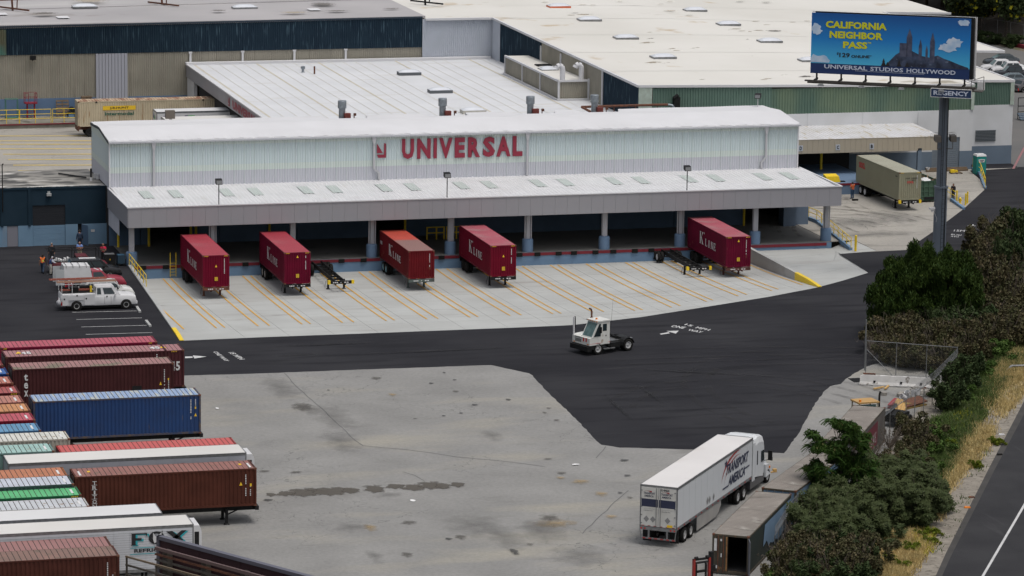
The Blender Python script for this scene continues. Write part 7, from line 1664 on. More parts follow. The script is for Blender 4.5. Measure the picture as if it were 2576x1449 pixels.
ROCK = mk('printed_rock',(.012,.018,.04),(.05,.07,.13),1.4,.9,c3=(.12,.15,.22),sc3=2.5,t3=.6,w3=.1)
ZO('rock_picture',[(.47,.17),(.50,.26),(.535,.36),(.57,.42),(.62,.46),(.66,.41),(.70,.36),(.75,.34),(.80,.38),(.84,.33),(.88,.30),(.93,.25),(.99,.2),(.999,.17)],ROCK,.066)
TWR = mk('printed_tower',(.03,.04,.08),(.09,.10,.16),2,.9)
for (s,w_,t0,t1,ht) in ((.585,.05,.42,.56,.0),(.62,.035,.42,.66,.14),(.69,.02,.36,.52,.12),(.765,.03,.34,.60,.16),(.73,.014,.34,.46,.08)):
    pts = [(s - w_ / 2,t0 - .08),(s - w_ / 2,t1),(s,t1 + ht),(s + w_ / 2,t1),(s + w_ / 2,t0 - .08)] if ht else [(s - w_ / 2,t0 - .08),(s - w_ / 2,t1),(s + w_ / 2,t1),(s + w_ / 2,t0 - .08)]
    ZO('tower_picture',pts,TWR,.067)
for (s,h_) in ((.462,.13),(.487,.07),(.56,.12),(.61,.08)): ZO('fir_picture',[(s - .016,.17),(s - .006,.17 + h_ * .5),(s - .009,.17 + h_ * .5),(s,.17 + h_),(s + .009,.17 + h_ * .5),(s + .006,.17 + h_ * .5),(s + .016,.17)],K['ink'],.068)
YP = mk('lemon_print',(.62,.62,.01),None); WPn = mk('pale_print',(.55,.60,.72),None)
def btxt(body,c,r,x0,y0,x1,y1,h,mat,name='lettering',bold=.035,**k):
    a = bl(*q(c,r,x0,y0)); b = bl(*q(c,r,x1,y1)); m = M(); d = Vector((b[0] - a[0],0,b[1] - a[1])); hh = h / 4 / 29.0
    letter(m,body,(a[0],-.075,a[1]),d.normalized(),(0,0,1),d.length,hh,bold=bold,**k); m.obj(name,mat,hub)
btxt('CALIFORNIA',3,0,582,278,1196,306,76,YP,bold=.045); btxt('NEIGHBOR',3,0,620,380,1156,404,76,YP,bold=.045); btxt('PASS',3,0,755,484,1000,494,74,YP,bold=.045); btxt('TM',3,0,1003,440,1038,441,18,YP,bold=.02)
btxt('$',3,0,694,552,712,552,30,K['ink']); btxt('129',3,0,718,574,824,579,48,K['ink'],bold=.03); btxt('ONLINE*',3,0,838,580,1045,586,32,K['ink'])
btxt('UNIVERSAL',3,0,566,686,1000,710,44,WPn,bold=.025); btxt('STUDIOS',3,0,1030,712,1360,727,44,WPn,bold=.025); btxt('HOLLYWOOD',3,0,1395,730,1888,754,46,WPn,bold=.025)
m = M(); a = bl(*q(3,0,880,714)); b = bl(*q(3,0,1575,750)); 
for k in range(60): s = k / 60; m.box(a[0] + (b[0] - a[0]) * s,a[0] + (b[0] - a[0]) * (s + .011),-.07,-.069,a[1] + (b[1] - a[1]) * s,a[1] + (b[1] - a[1]) * s + .035)
m.obj('fine_print',WPn,hub)
m = M()
m.box(LX0 + .3,LX1 + .3,.12,.3,LZ1 - .15,LZ1 + .12); m.box(LX1 + .02,LX1 + .3,.1,.5,LZ0,LZ1 + .05); m.obj('frame',K['black'],hub)
m = M(); m.box(LX0,LX1 + .45,.3,.5,LZ1 + .05,LZ1 + .13); m.box(LX1 + .4,LX1 + .52,.3,.5,LZ0 - .1,LZ1 + .13); m.box(LX0 + .4,LX1 + .4,.6,.75,LZ0,LZ1 + .08); m.obj('rear_face_edge',K['white'],hub)
m = M(); m.box(LX0 - .3,LX1 + .8,-1.3,-.95,LZ0 - .62,LZ0 - .5); m.box(LX0 - .2,LX1 + .5,-.4,.8,LZ0 - .9,LZ0 - .75)
m.obj('catwalk',mk('dark_catwalk',(.045,.04,.035),None,rough=.8),hub)
for k in range(7): x_ = LX0 + .6 + k * (LWd - 1.0) / 6; m = M(); m.box(x_ - .07,x_ + .07,-1.25,.4,LZ0 - .6,LZ0 - .42); m.box(x_ - .07,x_ + .07,-.1,.1,LZ0 - .6,LZ0 + .05); m.obj('bracket',K['black'],hub)
for u in (560,968,1367,1768): p = bl(*q(3,0,u,820)); m = M(); m.hexa([(p[0] - .3,-1.75,LZ0 - .95),(p[0] + .3,-1.75,LZ0 - .95),(p[0] + .3,-1.35,LZ0 - .95),(p[0] - .3,-1.35,LZ0 - .95),(p[0] - .2,-1.7,LZ0 - .78),(p[0] + .2,-1.7,LZ0 - .78),(p[0] + .2,-1.4,LZ0 - .78),(p[0] - .2,-1.4,LZ0 - .78)]); m.obj('display_lamp',K['steel'],hub)
m = M(); m.box(LX1 - 2.9,LX1 + 1.3,-.6,1.3,LZ0 - 1.02,LZ0 - .92); 
for (a_,b_) in (((LX1 + .3,-.6),(LX1 + 1.3,-.6)),): m.path([(a_[0],a_[1],LZ0 - .9),(a_[0],a_[1],LZ0 + .0),(b_[0],b_[1] + 1.0,LZ0 + .3),(b_[0],b_[1] + 1.0,LZ0 - .9)],.03)
m.obj('platform',mk('platform_grey',(.07,.065,.06),None),hub)
a = bl(*q(3,0,1663,950)); b = bl(*q(3,0,2065,968)); 
m = M(); m.box(a[0],b[0],-1.5,-1.4,a[1],a[1] + .72); rg = m.obj('name_board',mk('name_board_blue',(.012,.035,.10),None),hub)
m = M()
for (x0_,x1_,z0_,z1_) in ((a[0] - .04,b[0] + .04,a[1] - .05,a[1]),(a[0] - .04,b[0] + .04,a[1] + .72,a[1] + .77),(a[0] - .05,a[0],a[1] - .05,a[1] + .77),(b[0],b[0] + .05,a[1] - .05,a[1] + .77)): m.box(x0_,x1_,-1.53,-1.35,z0_,z1_)
m.obj('board_frame',K['whiteink'],rg)
m = M(); letter(m,'REGENCY',(a[0] + .22,-1.51,a[1] + .16),(1,0,0),(0,0,1),b[0] - a[0] - .45,.42,bold=.03); m.obj('board_lettering',WPn,rg)
m = M(); p = bl(*q(3,0,2130,905)); m.box(p[0] - .3,p[0] + .35,.6,.9,p[1] - .1,p[1] + .65); m.obj('rear_name_board',K['whiteink'],hub)

# ================================================================ rail at far right, bollards, hydrant, toilet
bollard(*g(*q(3,1,880,1078)),1.55,'yellow bollard at the end of the long ramp handrail, by the truck yard',.115)
for (a_,lab,h_) in (((1898,594),'yellow bollard next to the yellow hydrant, beside the handrail',1.35),((1987,616),'nearer of the two free-standing yellow bollards right of the hydrant',1.25),((2006,598),'farther of the two free-standing yellow bollards right of the hydrant',1.25)):
    bollard(*g(*q(3,1,*a_)),h_,lab,.085)
x,y = g(*q(3,1,1932,600)); t = thing('fire_hydrant','yellow fire hydrant beside the big grey pole','hydrant',(x,y,0)); m = M(); m.sm = True; m.lathe([(.17,0),(.17,.06),(.11,.08),(.11,.45),(.15,.47),(.15,.52),(.11,.6),(.04,.66),(0,.68)],(0,0,0),n=14); m.obj('barrel',K['yellow'],t)
m = M(); m.tube((-.2,0,.36),(.2,0,.36),.06); m.tube((0,-.2,.33),(0,0,.33),.07); m.obj('outlet',K['yellow'],t)
P1 = g(*q(3,1,330,735)); P2 = g(*q(3,1,835,1060))
pm_ = g(*q(3,1,500,800))
t = handrail([(P1[0],P1[1],.3),(pm_[0],pm_[1],.3),(P2[0],P2[1],.12)],'long yellow handrail down the ramp at the right end of the dock',10,1.0)
m = M(); m.bar((P1[0],P1[1],.1),(pm_[0],pm_[1],.1),.28,.5); m.bar((pm_[0],pm_[1],.1),(P2[0],P2[1],.0),.28,.35); tag(m.obj('ramp_kerb',K['bluewall']),'blue painted kerb under the long yellow ramp handrail','kerb')
P1 = g(*q(3,1,2060,265)); P2 = g(*q(3,1,2185,450)); pm_ = g(*q(3,1,2135,320))
handrail([(P1[0],P1[1],.3),(pm_[0],pm_[1],.3),(P2[0],P2[1],.1)],'yellow handrail beside the green portable toilet',6,1.05)
m = M(); m.bar((P1[0],P1[1],.1),(pm_[0],pm_[1],.1),.28,.5); m.bar((pm_[0],pm_[1],.1),(P2[0],P2[1],.0),.28,.35); tag(m.obj('ramp_kerb',K['bluewall']),'blue kerb under the handrail by the portable toilet','kerb')
P1 = g(*q(3,1,1700,480)); P2 = g(*q(3,1,1900,595))
handrail([(P1[0],P1[1],.1),(P2[0],P2[1],.1)],'short yellow handrail right behind the big grey pole',3,1.0)
P1 = g(*q(3,1,1845,575)); P2 = g(*q(3,1,1970,660)); m = M(); m.bar((P1[0],P1[1],.15),(P2[0],P2[1],.05),.3,.35); tag(m.obj('ramp_kerb',K['bluewall']),'pale blue kerb right of the big grey pole below the hydrant','kerb')
x,y = g(*q(3,1,2125,300)); t = thing('portable_toilet','green portable toilet with white roof against the slate blue wall','toilet',(x,y,0)); TQ = mk('toilet_green',(.01,.25,.22),(.01,.2,.18),2,.6)
m = M(); m.box(-.55,.55,-.55,.55,0,2.0); m.obj('cabin',TQ,t); m = M(); m.hexa([(-.58,-.58,2.0),(.58,-.58,2.0),(.58,.58,2.0),(-.58,.58,2.0),(-.5,-.5,2.2),(.5,-.5,2.2),(.5,.5,2.2),(-.5,.5,2.2)]); m.obj('roof',K['white'],t)
m = M(); m.box(-.42,.42,-.58,-.55,.08,1.9); d = m.obj('door',TQ,t); m = M(); m.hexa([(-.3,-.6,1.35),(.3,-.6,1.35),(.3,-.58,1.35),(-.3,-.58,1.35),(-.38,-.6,1.68),(.38,-.6,1.68),(.38,-.58,1.68),(-.38,-.58,1.68)]); m.obj('sign',K['whiteink'],d)
m = M(); m.box(-.25,.25,-.61,-.6,1.5,1.58); m.box(-.15,.15,-.61,-.6,1.42,1.46); m.obj('sign_print',NB,d)
# timber and pallets by the slate wall
x,y = g(*q(3,1,1800,278)); m = M()
for k in range(3): m.bar((x - 2.4,y + k * .18,.12 + .1 * k),(x + 2.5,y + .1 + k * .18,.12 + .1 * k),.2,.16)
tag(m.obj('timber_stack',K['wood']),'stack of long weathered timbers at the foot of the slate blue wall','timber')
x,y = g(*q(3,1,1890,296))
def pallet_mesh(n=1):
    def f():
        m = M()
        for k in range(n):
            z = k * .16
            for j in range(3): m.box(-.6 + j * .55,-.5 + j * .55,-.5,.5,z + .02,z + .11)
            for j in range(6): m.box(-.6,.6,-.5 + j * .18,-.4 + j * .18,z + .11,z + .14)
        return m.mesh('pallet',K['wood'])
    return cmesh(('pal',n),f)
tag(new('pallet',pallet_mesh(1),None,(x,y,0)),'wooden pallet with yellow parts lying near the slate wall','pallet')
m = M(); m.box(-.4,.1,-.3,.1,0,.3); m.box(.1,.5,-.1,.3,0,.2); tag(m.obj('yellow_parts',K['yellow'],loc=(x - .3,y,.14)),'yellow machine parts resting on the pallet near the slate wall','machine part')
x,y = g(*q(3,1,1605,280)); bucket(x,y,0,'white bucket standing at the wall behind the green skip',s=1.3)
x,y = g(*q(3,1,876,570)); m = M(); m.box(-.3,.3,-.15,.15,0,.16); tag(m.obj('wheel_chock',K['rubber'],loc=(x,y,.01)),'black wheel chock on the ground behind the man in orange','wheel chock')

# ================================================================ concrete barrier, fence, clutter
a = g(*q(3,2,925,972)); b = g(*q(3,2,1668,1010)); d_ = Vector((b[0] - a[0],b[1] - a[1],0)); L_ = d_.length
t = thing('concrete_barrier','long white painted concrete barrier in front of the wire fence','barrier',(a[0],a[1],.01),math.atan2(d_.y,d_.x))
m = M(); n = 24; rr = random.Random(4); prof = [(-.32,0),(-.32,.08),(-.2,.32),(-.1,.82),(.1,.82),(.2,.32),(.32,.08),(.32,0)]; vs_ = []
for i in range(n + 1):
    x = L_ * i / n
    for (yy_,zz) in prof: vs_.append((x + rr.uniform(-.01,.01),yy_ * (1 + rr.uniform(-.03,.03)),zz + (rr.uniform(0,.06) if zz < .1 else rr.uniform(-.015,.015)) + (-.12 if i in (0,n) and zz > .5 else 0)))
fs = [(i * 8 + j,(i + 1) * 8 + j,(i + 1) * 8 + j + 1,i * 8 + j + 1) for i in range(n) for j in range(7)] + [tuple(range(8)),tuple(range(n * 8,n * 8 + 8))[::-1]]
m.add(vs_,fs); m.obj('body',mk('chipped_white_concrete',(.56,.55,.54),(.48,.47,.45),1.5,.7,.7,c3=(.22,.20,.18),sc3=2.2,t3=.62,w3=.06),t)
m = M()
for s in (.2,.56,.83): m.box(L_ * s - .08,L_ * s + .08,-.31,-.17,.28,.42)
m.obj('lifting_slot',K['black'],t)
def fence(pts,label,hh=2.3,n_posts=3,brace=True,mesh_step=.16,barbed=False):
    t = thing('wire_fence',label,'fence',(pts[0][0],pts[0][1],0)); o = Vector((pts[0][0],pts[0][1],0)); P = [Vector((p[0],p[1],0)) - o for p in pts]
    for a_,b_ in zip(P[:-1],P[1:]):
        d = b_ - a_; L_ = d.length; u_ = d.normalized(); k_ = max(1,n_posts)
        for k in range(k_ + 1): p = a_ + d * k / k_; m = M(); m.tube(p,p + Vector((0,0,hh + .05)),.035,n=6); m.obj('post',K['steel'],t)
        m = M(); m.tube(a_ + Vector((0,0,hh)),b_ + Vector((0,0,hh)),.025,n=6); m.obj('top_rail',K['steel'],t)
        m = M(); w_ = .007; n = int((L_ + hh) / mesh_step)
        for k in range(n):
            s = k * mesh_step
            for sg in (1,-1):
                s0 = s - (hh if sg == 1 else 0); e0,e1 = (s0,s0 + hh) if sg == 1 else (s,s - hh)
                z0_,z1_ = 0,hh; x0_,x1_ = e0,e1
                if x0_ < 0: z0_ = -x0_; x0_ = 0
                if x1_ < 0: z1_ = hh + x1_; x1_ = 0
                if x1_ > L_: z1_ = hh - (x1_ - L_); x1_ = L_
                if x0_ > L_: z0_ = x0_ - L_; x0_ = L_
                if z1_ - z0_ > .05: A_,B_ = a_ + u_ * x0_ + Vector((0,0,z0_)),a_ + u_ * x1_ + Vector((0,0,z1_)); m.quad(A_,A_ + u_ * w_,B_ + u_ * w_,B_)
        o_ = m.obj('wire_mesh',K['steel'],t); o_['kind'] = 'stuff'
        if barbed:
            m = M(); n = int(L_ / .3)
            for k in range(n):
                for j in range(8): a0,a1 = 2 * PI * j / 8,2 * PI * (j + 1) / 8; c_ = a_ + u_ * (k * .3) + Vector((0,0,hh + .3)); m.bar(c_ + u_ * (.3 * math.cos(a0)) + Vector((0,0,.3 * math.sin(a0))),c_ + u_ * (.3 * math.cos(a1) + .02 * j) + Vector((0,0,.3 * math.sin(a1))),.012)
            o_ = m.obj('razor_wire',K['steel'],t); o_['kind'] = 'stuff'
    if brace: d = (P[1] - P[0]).normalized(); m = M(); m.tube(P[0] + Vector((0,0,hh * .75)),P[0] + d * 2.2,.025,n=6); m.obj('brace',K['steel'],t)
    return t
fence([g(*q(3,2,982,860)),g(*q(3,2,1895,930))],'wire mesh fence with diagonal brace behind the white barrier',2.7,3)
fence([g(*q(3,2,1895,930)),g(*q(3,2,1650,1180)),g(*q(3,2,1290,1449)),g(*q(3,3,1010,230))],'wire fence running along the edge of the bushes beside the farthest old container',2.0,4,False,.2,True)
fence([g(*q(3,3,420,830)),g(*q(3,3,210,1080)),g(*q(3,3,60,1330))],'leaning wire fence beside the open old container',1.9,4,False,.2,True)
x,y = g(*q(3,2,985,830)); m = M(); m.tube((0,0,0),(0,0,4.2),.07,n=8); tag(m.obj('steel_post',K['steel'],loc=(x - .1,y,0)),'tall grey steel post at the corner of the wire fence','post')
# loader cab behind the farthest old container
x,y = g(2176,1008,2.7); t = thing('loader','yellow roofed loader cab with black exhaust behind the old containers','loader',(x,y,0),.1); t.scale = (.88,.88,.92); YO = mk('faded_orange_roof',(.45,.27,.09),(.38,.23,.09),1,.7)
m = M(); m.box(-.85,.85,-.75,.75,1.0,1.6); m.obj('hood',YO,t)
m = M(); m.box(-.98,.98,-.8,.8,2.85,2.98); m.obj('roof',YO,t)
m = M()
for (a_,b_) in ((-.85,-.7),(.85,-.7),(.85,.7),(-.85,.7)): m.bar((a_,b_,1.5),(a_,b_,2.85),.1)
m.box(-.85,.85,-.72,-.68,1.5,1.9); m.obj('cab_frame',mk('cab_cream',(.45,.42,.33),None),t)
m = M(); m.box(-.7,.7,-.71,-.69,1.95,2.75); m.obj('window',K['glass2'],t); m = M(); m.box(-.65,.65,.2,.5,1.6,2.5); m.obj('seat',K['black'],t)
m = M(); m.tube((1.35,0,1.0),(1.35,0,3.3),.09); m.path([(1.35,0,3.3),(1.38,0,3.5),(1.45,0,3.6)],.09); m.obj('exhaust_stack',K['black'],t); m = M(); m.tube((-.7,-.5,2.98),(-.7,-.5,3.15),.1,n=10); m.obj('beacon',K['amber'],t)
m = M(); m.box(-.9,1.6,-.7,.7,.4,1.0); m.obj('chassis',YO,t)
for xx in (-.5,1.2):
    for yy_ in (-.75,.75): wheel(t,xx,yy_,.45,.45,.3,K['yellow'],-1 if yy_ < 0 else 1)
CDB = mk('cardboard_tube',(.52,.32,.10),(.45,.27,.09),2,.6)
for k,(a_,b_,r_) in enumerate((((1262,1300),(1305,1195),.2),((1298,1300),(1340,1200),.2),((1330,1303),(1362,1235),.17),((1352,1305),(1376,1250),.14))):
    p0,p1 = g(*q(3,2,*a_)),g(*q(3,2,*b_)); t = thing('cardboard_tube',['thick yellow tube lying leftmost in the bundle','thick yellow tube second from left in the bundle','yellow tube third from left in the bundle','thinnest yellow tube at the right of the bundle'][k],'tube',(p0[0],p0[1],r_ + .02),group='yellow tubes beyond the farthest old container')
    m = M(); m.tube((0,0,0),(p1[0] - p0[0],p1[1] - p0[1],.25),r_,n=14,cap=False); m.obj('tube',CDB,t); m = M(); m.tube((0,.01,0),(0,.05,0),r_ * .85,n=14); m.obj('dark_end',K['black'],t)
for k,(a_,lab,tl) in enumerate((((1385,1150),'white bucket lying tipped over, leftmost on the steel plate',1.2),((1412,1135),'white bucket leaning beside the tipped one on the steel plate',.5),((1460,1132),'white bucket standing third from left on the steel plate',.15),((1505,1120),'rightmost white bucket standing on the steel plate',.1))):
    p = g(*q(3,2,*a_)); bucket(p[0],p[1],.35,lab,tilt=tl,s=1.25)
p = g(*q(3,2,1420,1190)); t = thing('steel_plate','rusty steel plate structure lying beneath the white buckets','steel plate',(p[0],p[1],0),.5); m = M(); m.hexa([(-1.9,-.7,.1),(1.5,-.6,.25),(2.1,.8,.35),(-1.2,.9,.15),(-1.9,-.7,.2),(1.5,-.6,.33),(2.1,.8,.42),(-1.2,.9,.25)]); m.obj('plate',K['rust'],t); m = M(); m.box(-1.4,1.3,-.7,-.5,-.0,.12); m.box(-1.2,0,-.3,.5,.24,.3); m.obj('yellow_edge',mk('dark_yellow_paint',(.2,.13,.03),None),t)
p0,p1 = g(*q(3,2,1225,1218)),g(*q(3,2,1290,1150)); t = thing('red_beam','short red steel beam lying left of the rusty plate','steel beam',(p0[0],p0[1],0)); m = M(); m.bar((0,0,.3),(p1[0] - p0[0],p1[1] - p0[1],.3),.35,.08); m.bar((0,0,.1),(p1[0] - p0[0],p1[1] - p0[1],.1),.35,.06); m.bar((0,0,.2),(p1[0] - p0[0],p1[1] - p0[1],.2),.06,.2); m.obj('beam',mk('beam_red',(.25,.03,.035),None),t)
for a_,b_,lab in (((1065,1020),(1165,1000),'yellow timber lying in front of the white barrier, left one'),((1178,1020),(1213,988),'yellow timber lying in front of the white barrier, right one'),((958,866),(1083,872),'brown plank resting on top of the left end of the white barrier'),((1525,1048),(1585,1008),'rusty bar leaning at the right end of the white barrier')):
    zz = .85 if 'top' in lab else .1; p0,p1 = g(*q(3,2,*a_),zz),g(*q(3,2,*b_),zz); m = M(); m.bar((p0[0],p0[1],zz + .05),(p1[0],p1[1],zz + .05),.14,.1); tag(m.obj('timber',CDB if 'yellow' in lab else K['rust']),lab,'timber')
m = M(); rr = random.Random(6); p = g(*q(3,2,1510,1072))
for k in range(60): a_ = (p[0] + rr.gauss(0,.8),p[1] + rr.gauss(0,.5)); s_ = rr.uniform(.08,.22); m.hexa([(a_[0] + dx * s_ * rr.uniform(.7,1.2),a_[1] + dy * s_ * rr.uniform(.7,1.2),zz_ * s_ * 1.3 + .02) for zz_ in (0,1) for dx,dy in ((-1,-1),(1,-1),(1,1),(-1,1))])
o = m.obj('rubble',mk('rubble_grey',(.33,.31,.27),(.22,.2,.18),4,.8)); o['kind'] = 'stuff'; tag(o,'heap of pale rubble beside the right end of the barrier','rubble')
p = g(*q(3,2,1250,1380)); t = thing('scrap_machine','black scrap machine with tyres between the farthest old container and the fence','machine',(p[0] + .2,p[1],0),.7)
m = M(); m.box(-1,1,-.7,.7,.4,1.0); m.bar((-1,0,1),(1.2,.6,1.3),.2); m.bar((-.5,-.6,.4),(-.5,-.6,1.3),.15); m.obj('body',K['black'],t)
for xx in (-.8,.8): wheel(t,xx,-.75,.4,.4,.3,K['black'],-1); wheel(t,xx,.75,.4,.4,.3,K['black'],1)
p0,p1 = g(*q(2,3,2515,430)),g(*q(2,3,2640,405)); m = M(); m.bar((p0[0],p0[1],.05),(p1[0],p1[1],.05),.08,.06); m.box(p1[0] - .1,p1[0] + .15,p1[1] - .1,p1[1] + .15,.02,.25); tag(m.obj('scrap_rod',CDB),'thin rusty yellow rod lying on the pavement right of the lorry cab','rod')
p = g(*q(3,2,900,925)); m = M(); m.box(p[0] - .6,p[0] + .5,p[1] - .9,p[1] + .6,.012,.03); 
for k in range(10): m.box(p[0] - .58 + k * .11,p[0] - .54 + k * .11,p[1] - .9,p[1] + .6,.03,.045)
tag(m.obj('drain_grate',K['black']),'dark drain grate left of the white barrier','drain')

# ================================================================ far left yard: platform and its things
m = M(); m.box(-40,60,90.2,96.4,0,.55); m.obj('loading_platform',mk('stained_platform',(.24,.225,.19),(.16,.15,.12),.6,.8,.8,c3=(.06,.055,.045),sc3=.5,t3=.55,w3=.15,stretch3=(1,1,.3)),**ST)
m = M(); m.box(-40,21,90.1,90.19,.42,.56); m.obj('loading_platform',K['redlamp'] if False else B_REDS,**ST)
for (a_,b_,lab) in (((-60,193),(0,0),'a'),((200,513),(0,0),'b'),((530,760),(0,0),'c')):
    x0_ = gy(a_[0] / 4,305,90.6)[0]; x1_ = gy(a_[1] / 4,305,90.6)[0]
    t = handrail([(x0_,90.6,.55),(x1_,90.6,.55)],{'a': 'yellow platform railing cut by the left edge of the view','b': 'middle section of yellow platform railing under the khaki wall','c': 'yellow platform railing section touching the long cream container'}[lab],2,1.6,(.55,1.05))
def frame_thing(name,label,cat,u,v,y,parts,zb=.55):
    x = gy(u,v,y)[0]; t = thing(name,label,cat,(x,y,zb)); return t
t = frame_thing('pipe_frame','green pipe frame stand on the platform by the khaki wall','frame',30,260,94.5,0); gm = mk('frame_green',(.06,.17,.13),None)
for (dx,dy) in ((-.7,0),(.7,0),(-.7,.8),(.7,.8)): m = M(); m.tube((dx,dy,0),(dx,dy,2.3),.04); m.obj('post',gm,t)
m = M(); m.path([(-.7,0,2.3),(.7,0,2.3),(.7,.8,2.3),(-.7,.8,2.3),(-.7,0,2.3)],.04); m.box(-.7,.7,0,.8,.05,.15); m.obj('top_frame',gm,t)
t = frame_thing('access_platform','dark red ladder platform standing against the khaki wall','ladder platform',78,260,94.8,0); rm = mk('frame_dark_red',(.22,.01,.03),None)
for dx in (-.42,.42): 
    for dy in (0,.4): m = M(); m.box(dx - .07,dx + .07,dy - .05,dy + .05,0,1.7); m.obj('leg',rm,t)
m = M(); m.box(-.75,.7,-.3,.8,1.7,1.82); m.obj('deck',rm,t)
for k in range(6): m = M(); m.box(-.16,.16,-.06,-.02,.2 + k * .27,.25 + k * .27); m.obj('rung',rm,t)
m = M()
for (dx,dy) in ((-.72,-.28),(-.3,-.28),(.35,-.28),(.67,-.28),(.67,.75),(-.72,.75)): m.tube((dx,dy,1.8),(dx,dy,2.95),.03)
for z in (2.4,2.95): m.path([(-.3,-.28,z),(-.72,-.28,z),(-.72,.75,z),(.67,.75,z),(.67,-.28,z),(.35,-.28,z)],.03)
m.obj('guard_rail',rm,t)
for (u,n_,lab,yy_,zz) in ((217.5,14,'tall stack of brown pallets left of the grey wall sheet',95.4,.55),(499,9,'stack of brown pallets under the side fascia of the ribbed roof building',94.5,.55)):
    x = gy(u,240,yy_)[0]; t = thing('pallet_stack',lab,'pallet stack',(x,yy_,zz)); 
    for k in range(n_): o = new('pallet',pallet_mesh(1),t,(random.uniform(-.04,.04),random.uniform(-.03,.03),k * .17)); o.rotation_euler = (0,0,random.uniform(-.04,.04))
x = gy(157,265,95.9)[0]; o = new('pallet',pallet_mesh(1),None,(x,95.9,1.35)); o.rotation_euler = (R(80),0,0); o.scale = (1.25,2.2,1); tag(o,'tall wooden rack leaning against the blue band of the khaki wall','pallet')
x = gy(182,268,95)[0]; t = thing('barrel_pile','dark pile of drums at the left end of the long cream container','drums',(x,95.2,.55)); m = M()
for (dx,dz_) in ((-.3,.3),(.35,.3),(0,.85)): m.tube((dx,-.45,dz_),(dx,.45,dz_),.3,n=14)
m.obj('drum',K['black'],t); m = M(); m.box(-.7,.7,-.4,.4,-.0,.05); m.box(-.5,.2,-.55,-.48,0,.35); m.obj('base',K['bluewall'],t)
x,z = gy(82.5,147,96.2); m = M(); m.box(-.35,.35,-.35,0,-.15,.3); m.tube((0,-.1,-.25),(0,-.1,-.15),.1); tag(m.obj('wall_lamp',K['black'],loc=(x,96.3,z)),'small black lamp high on the khaki wall at the far left','lamp')

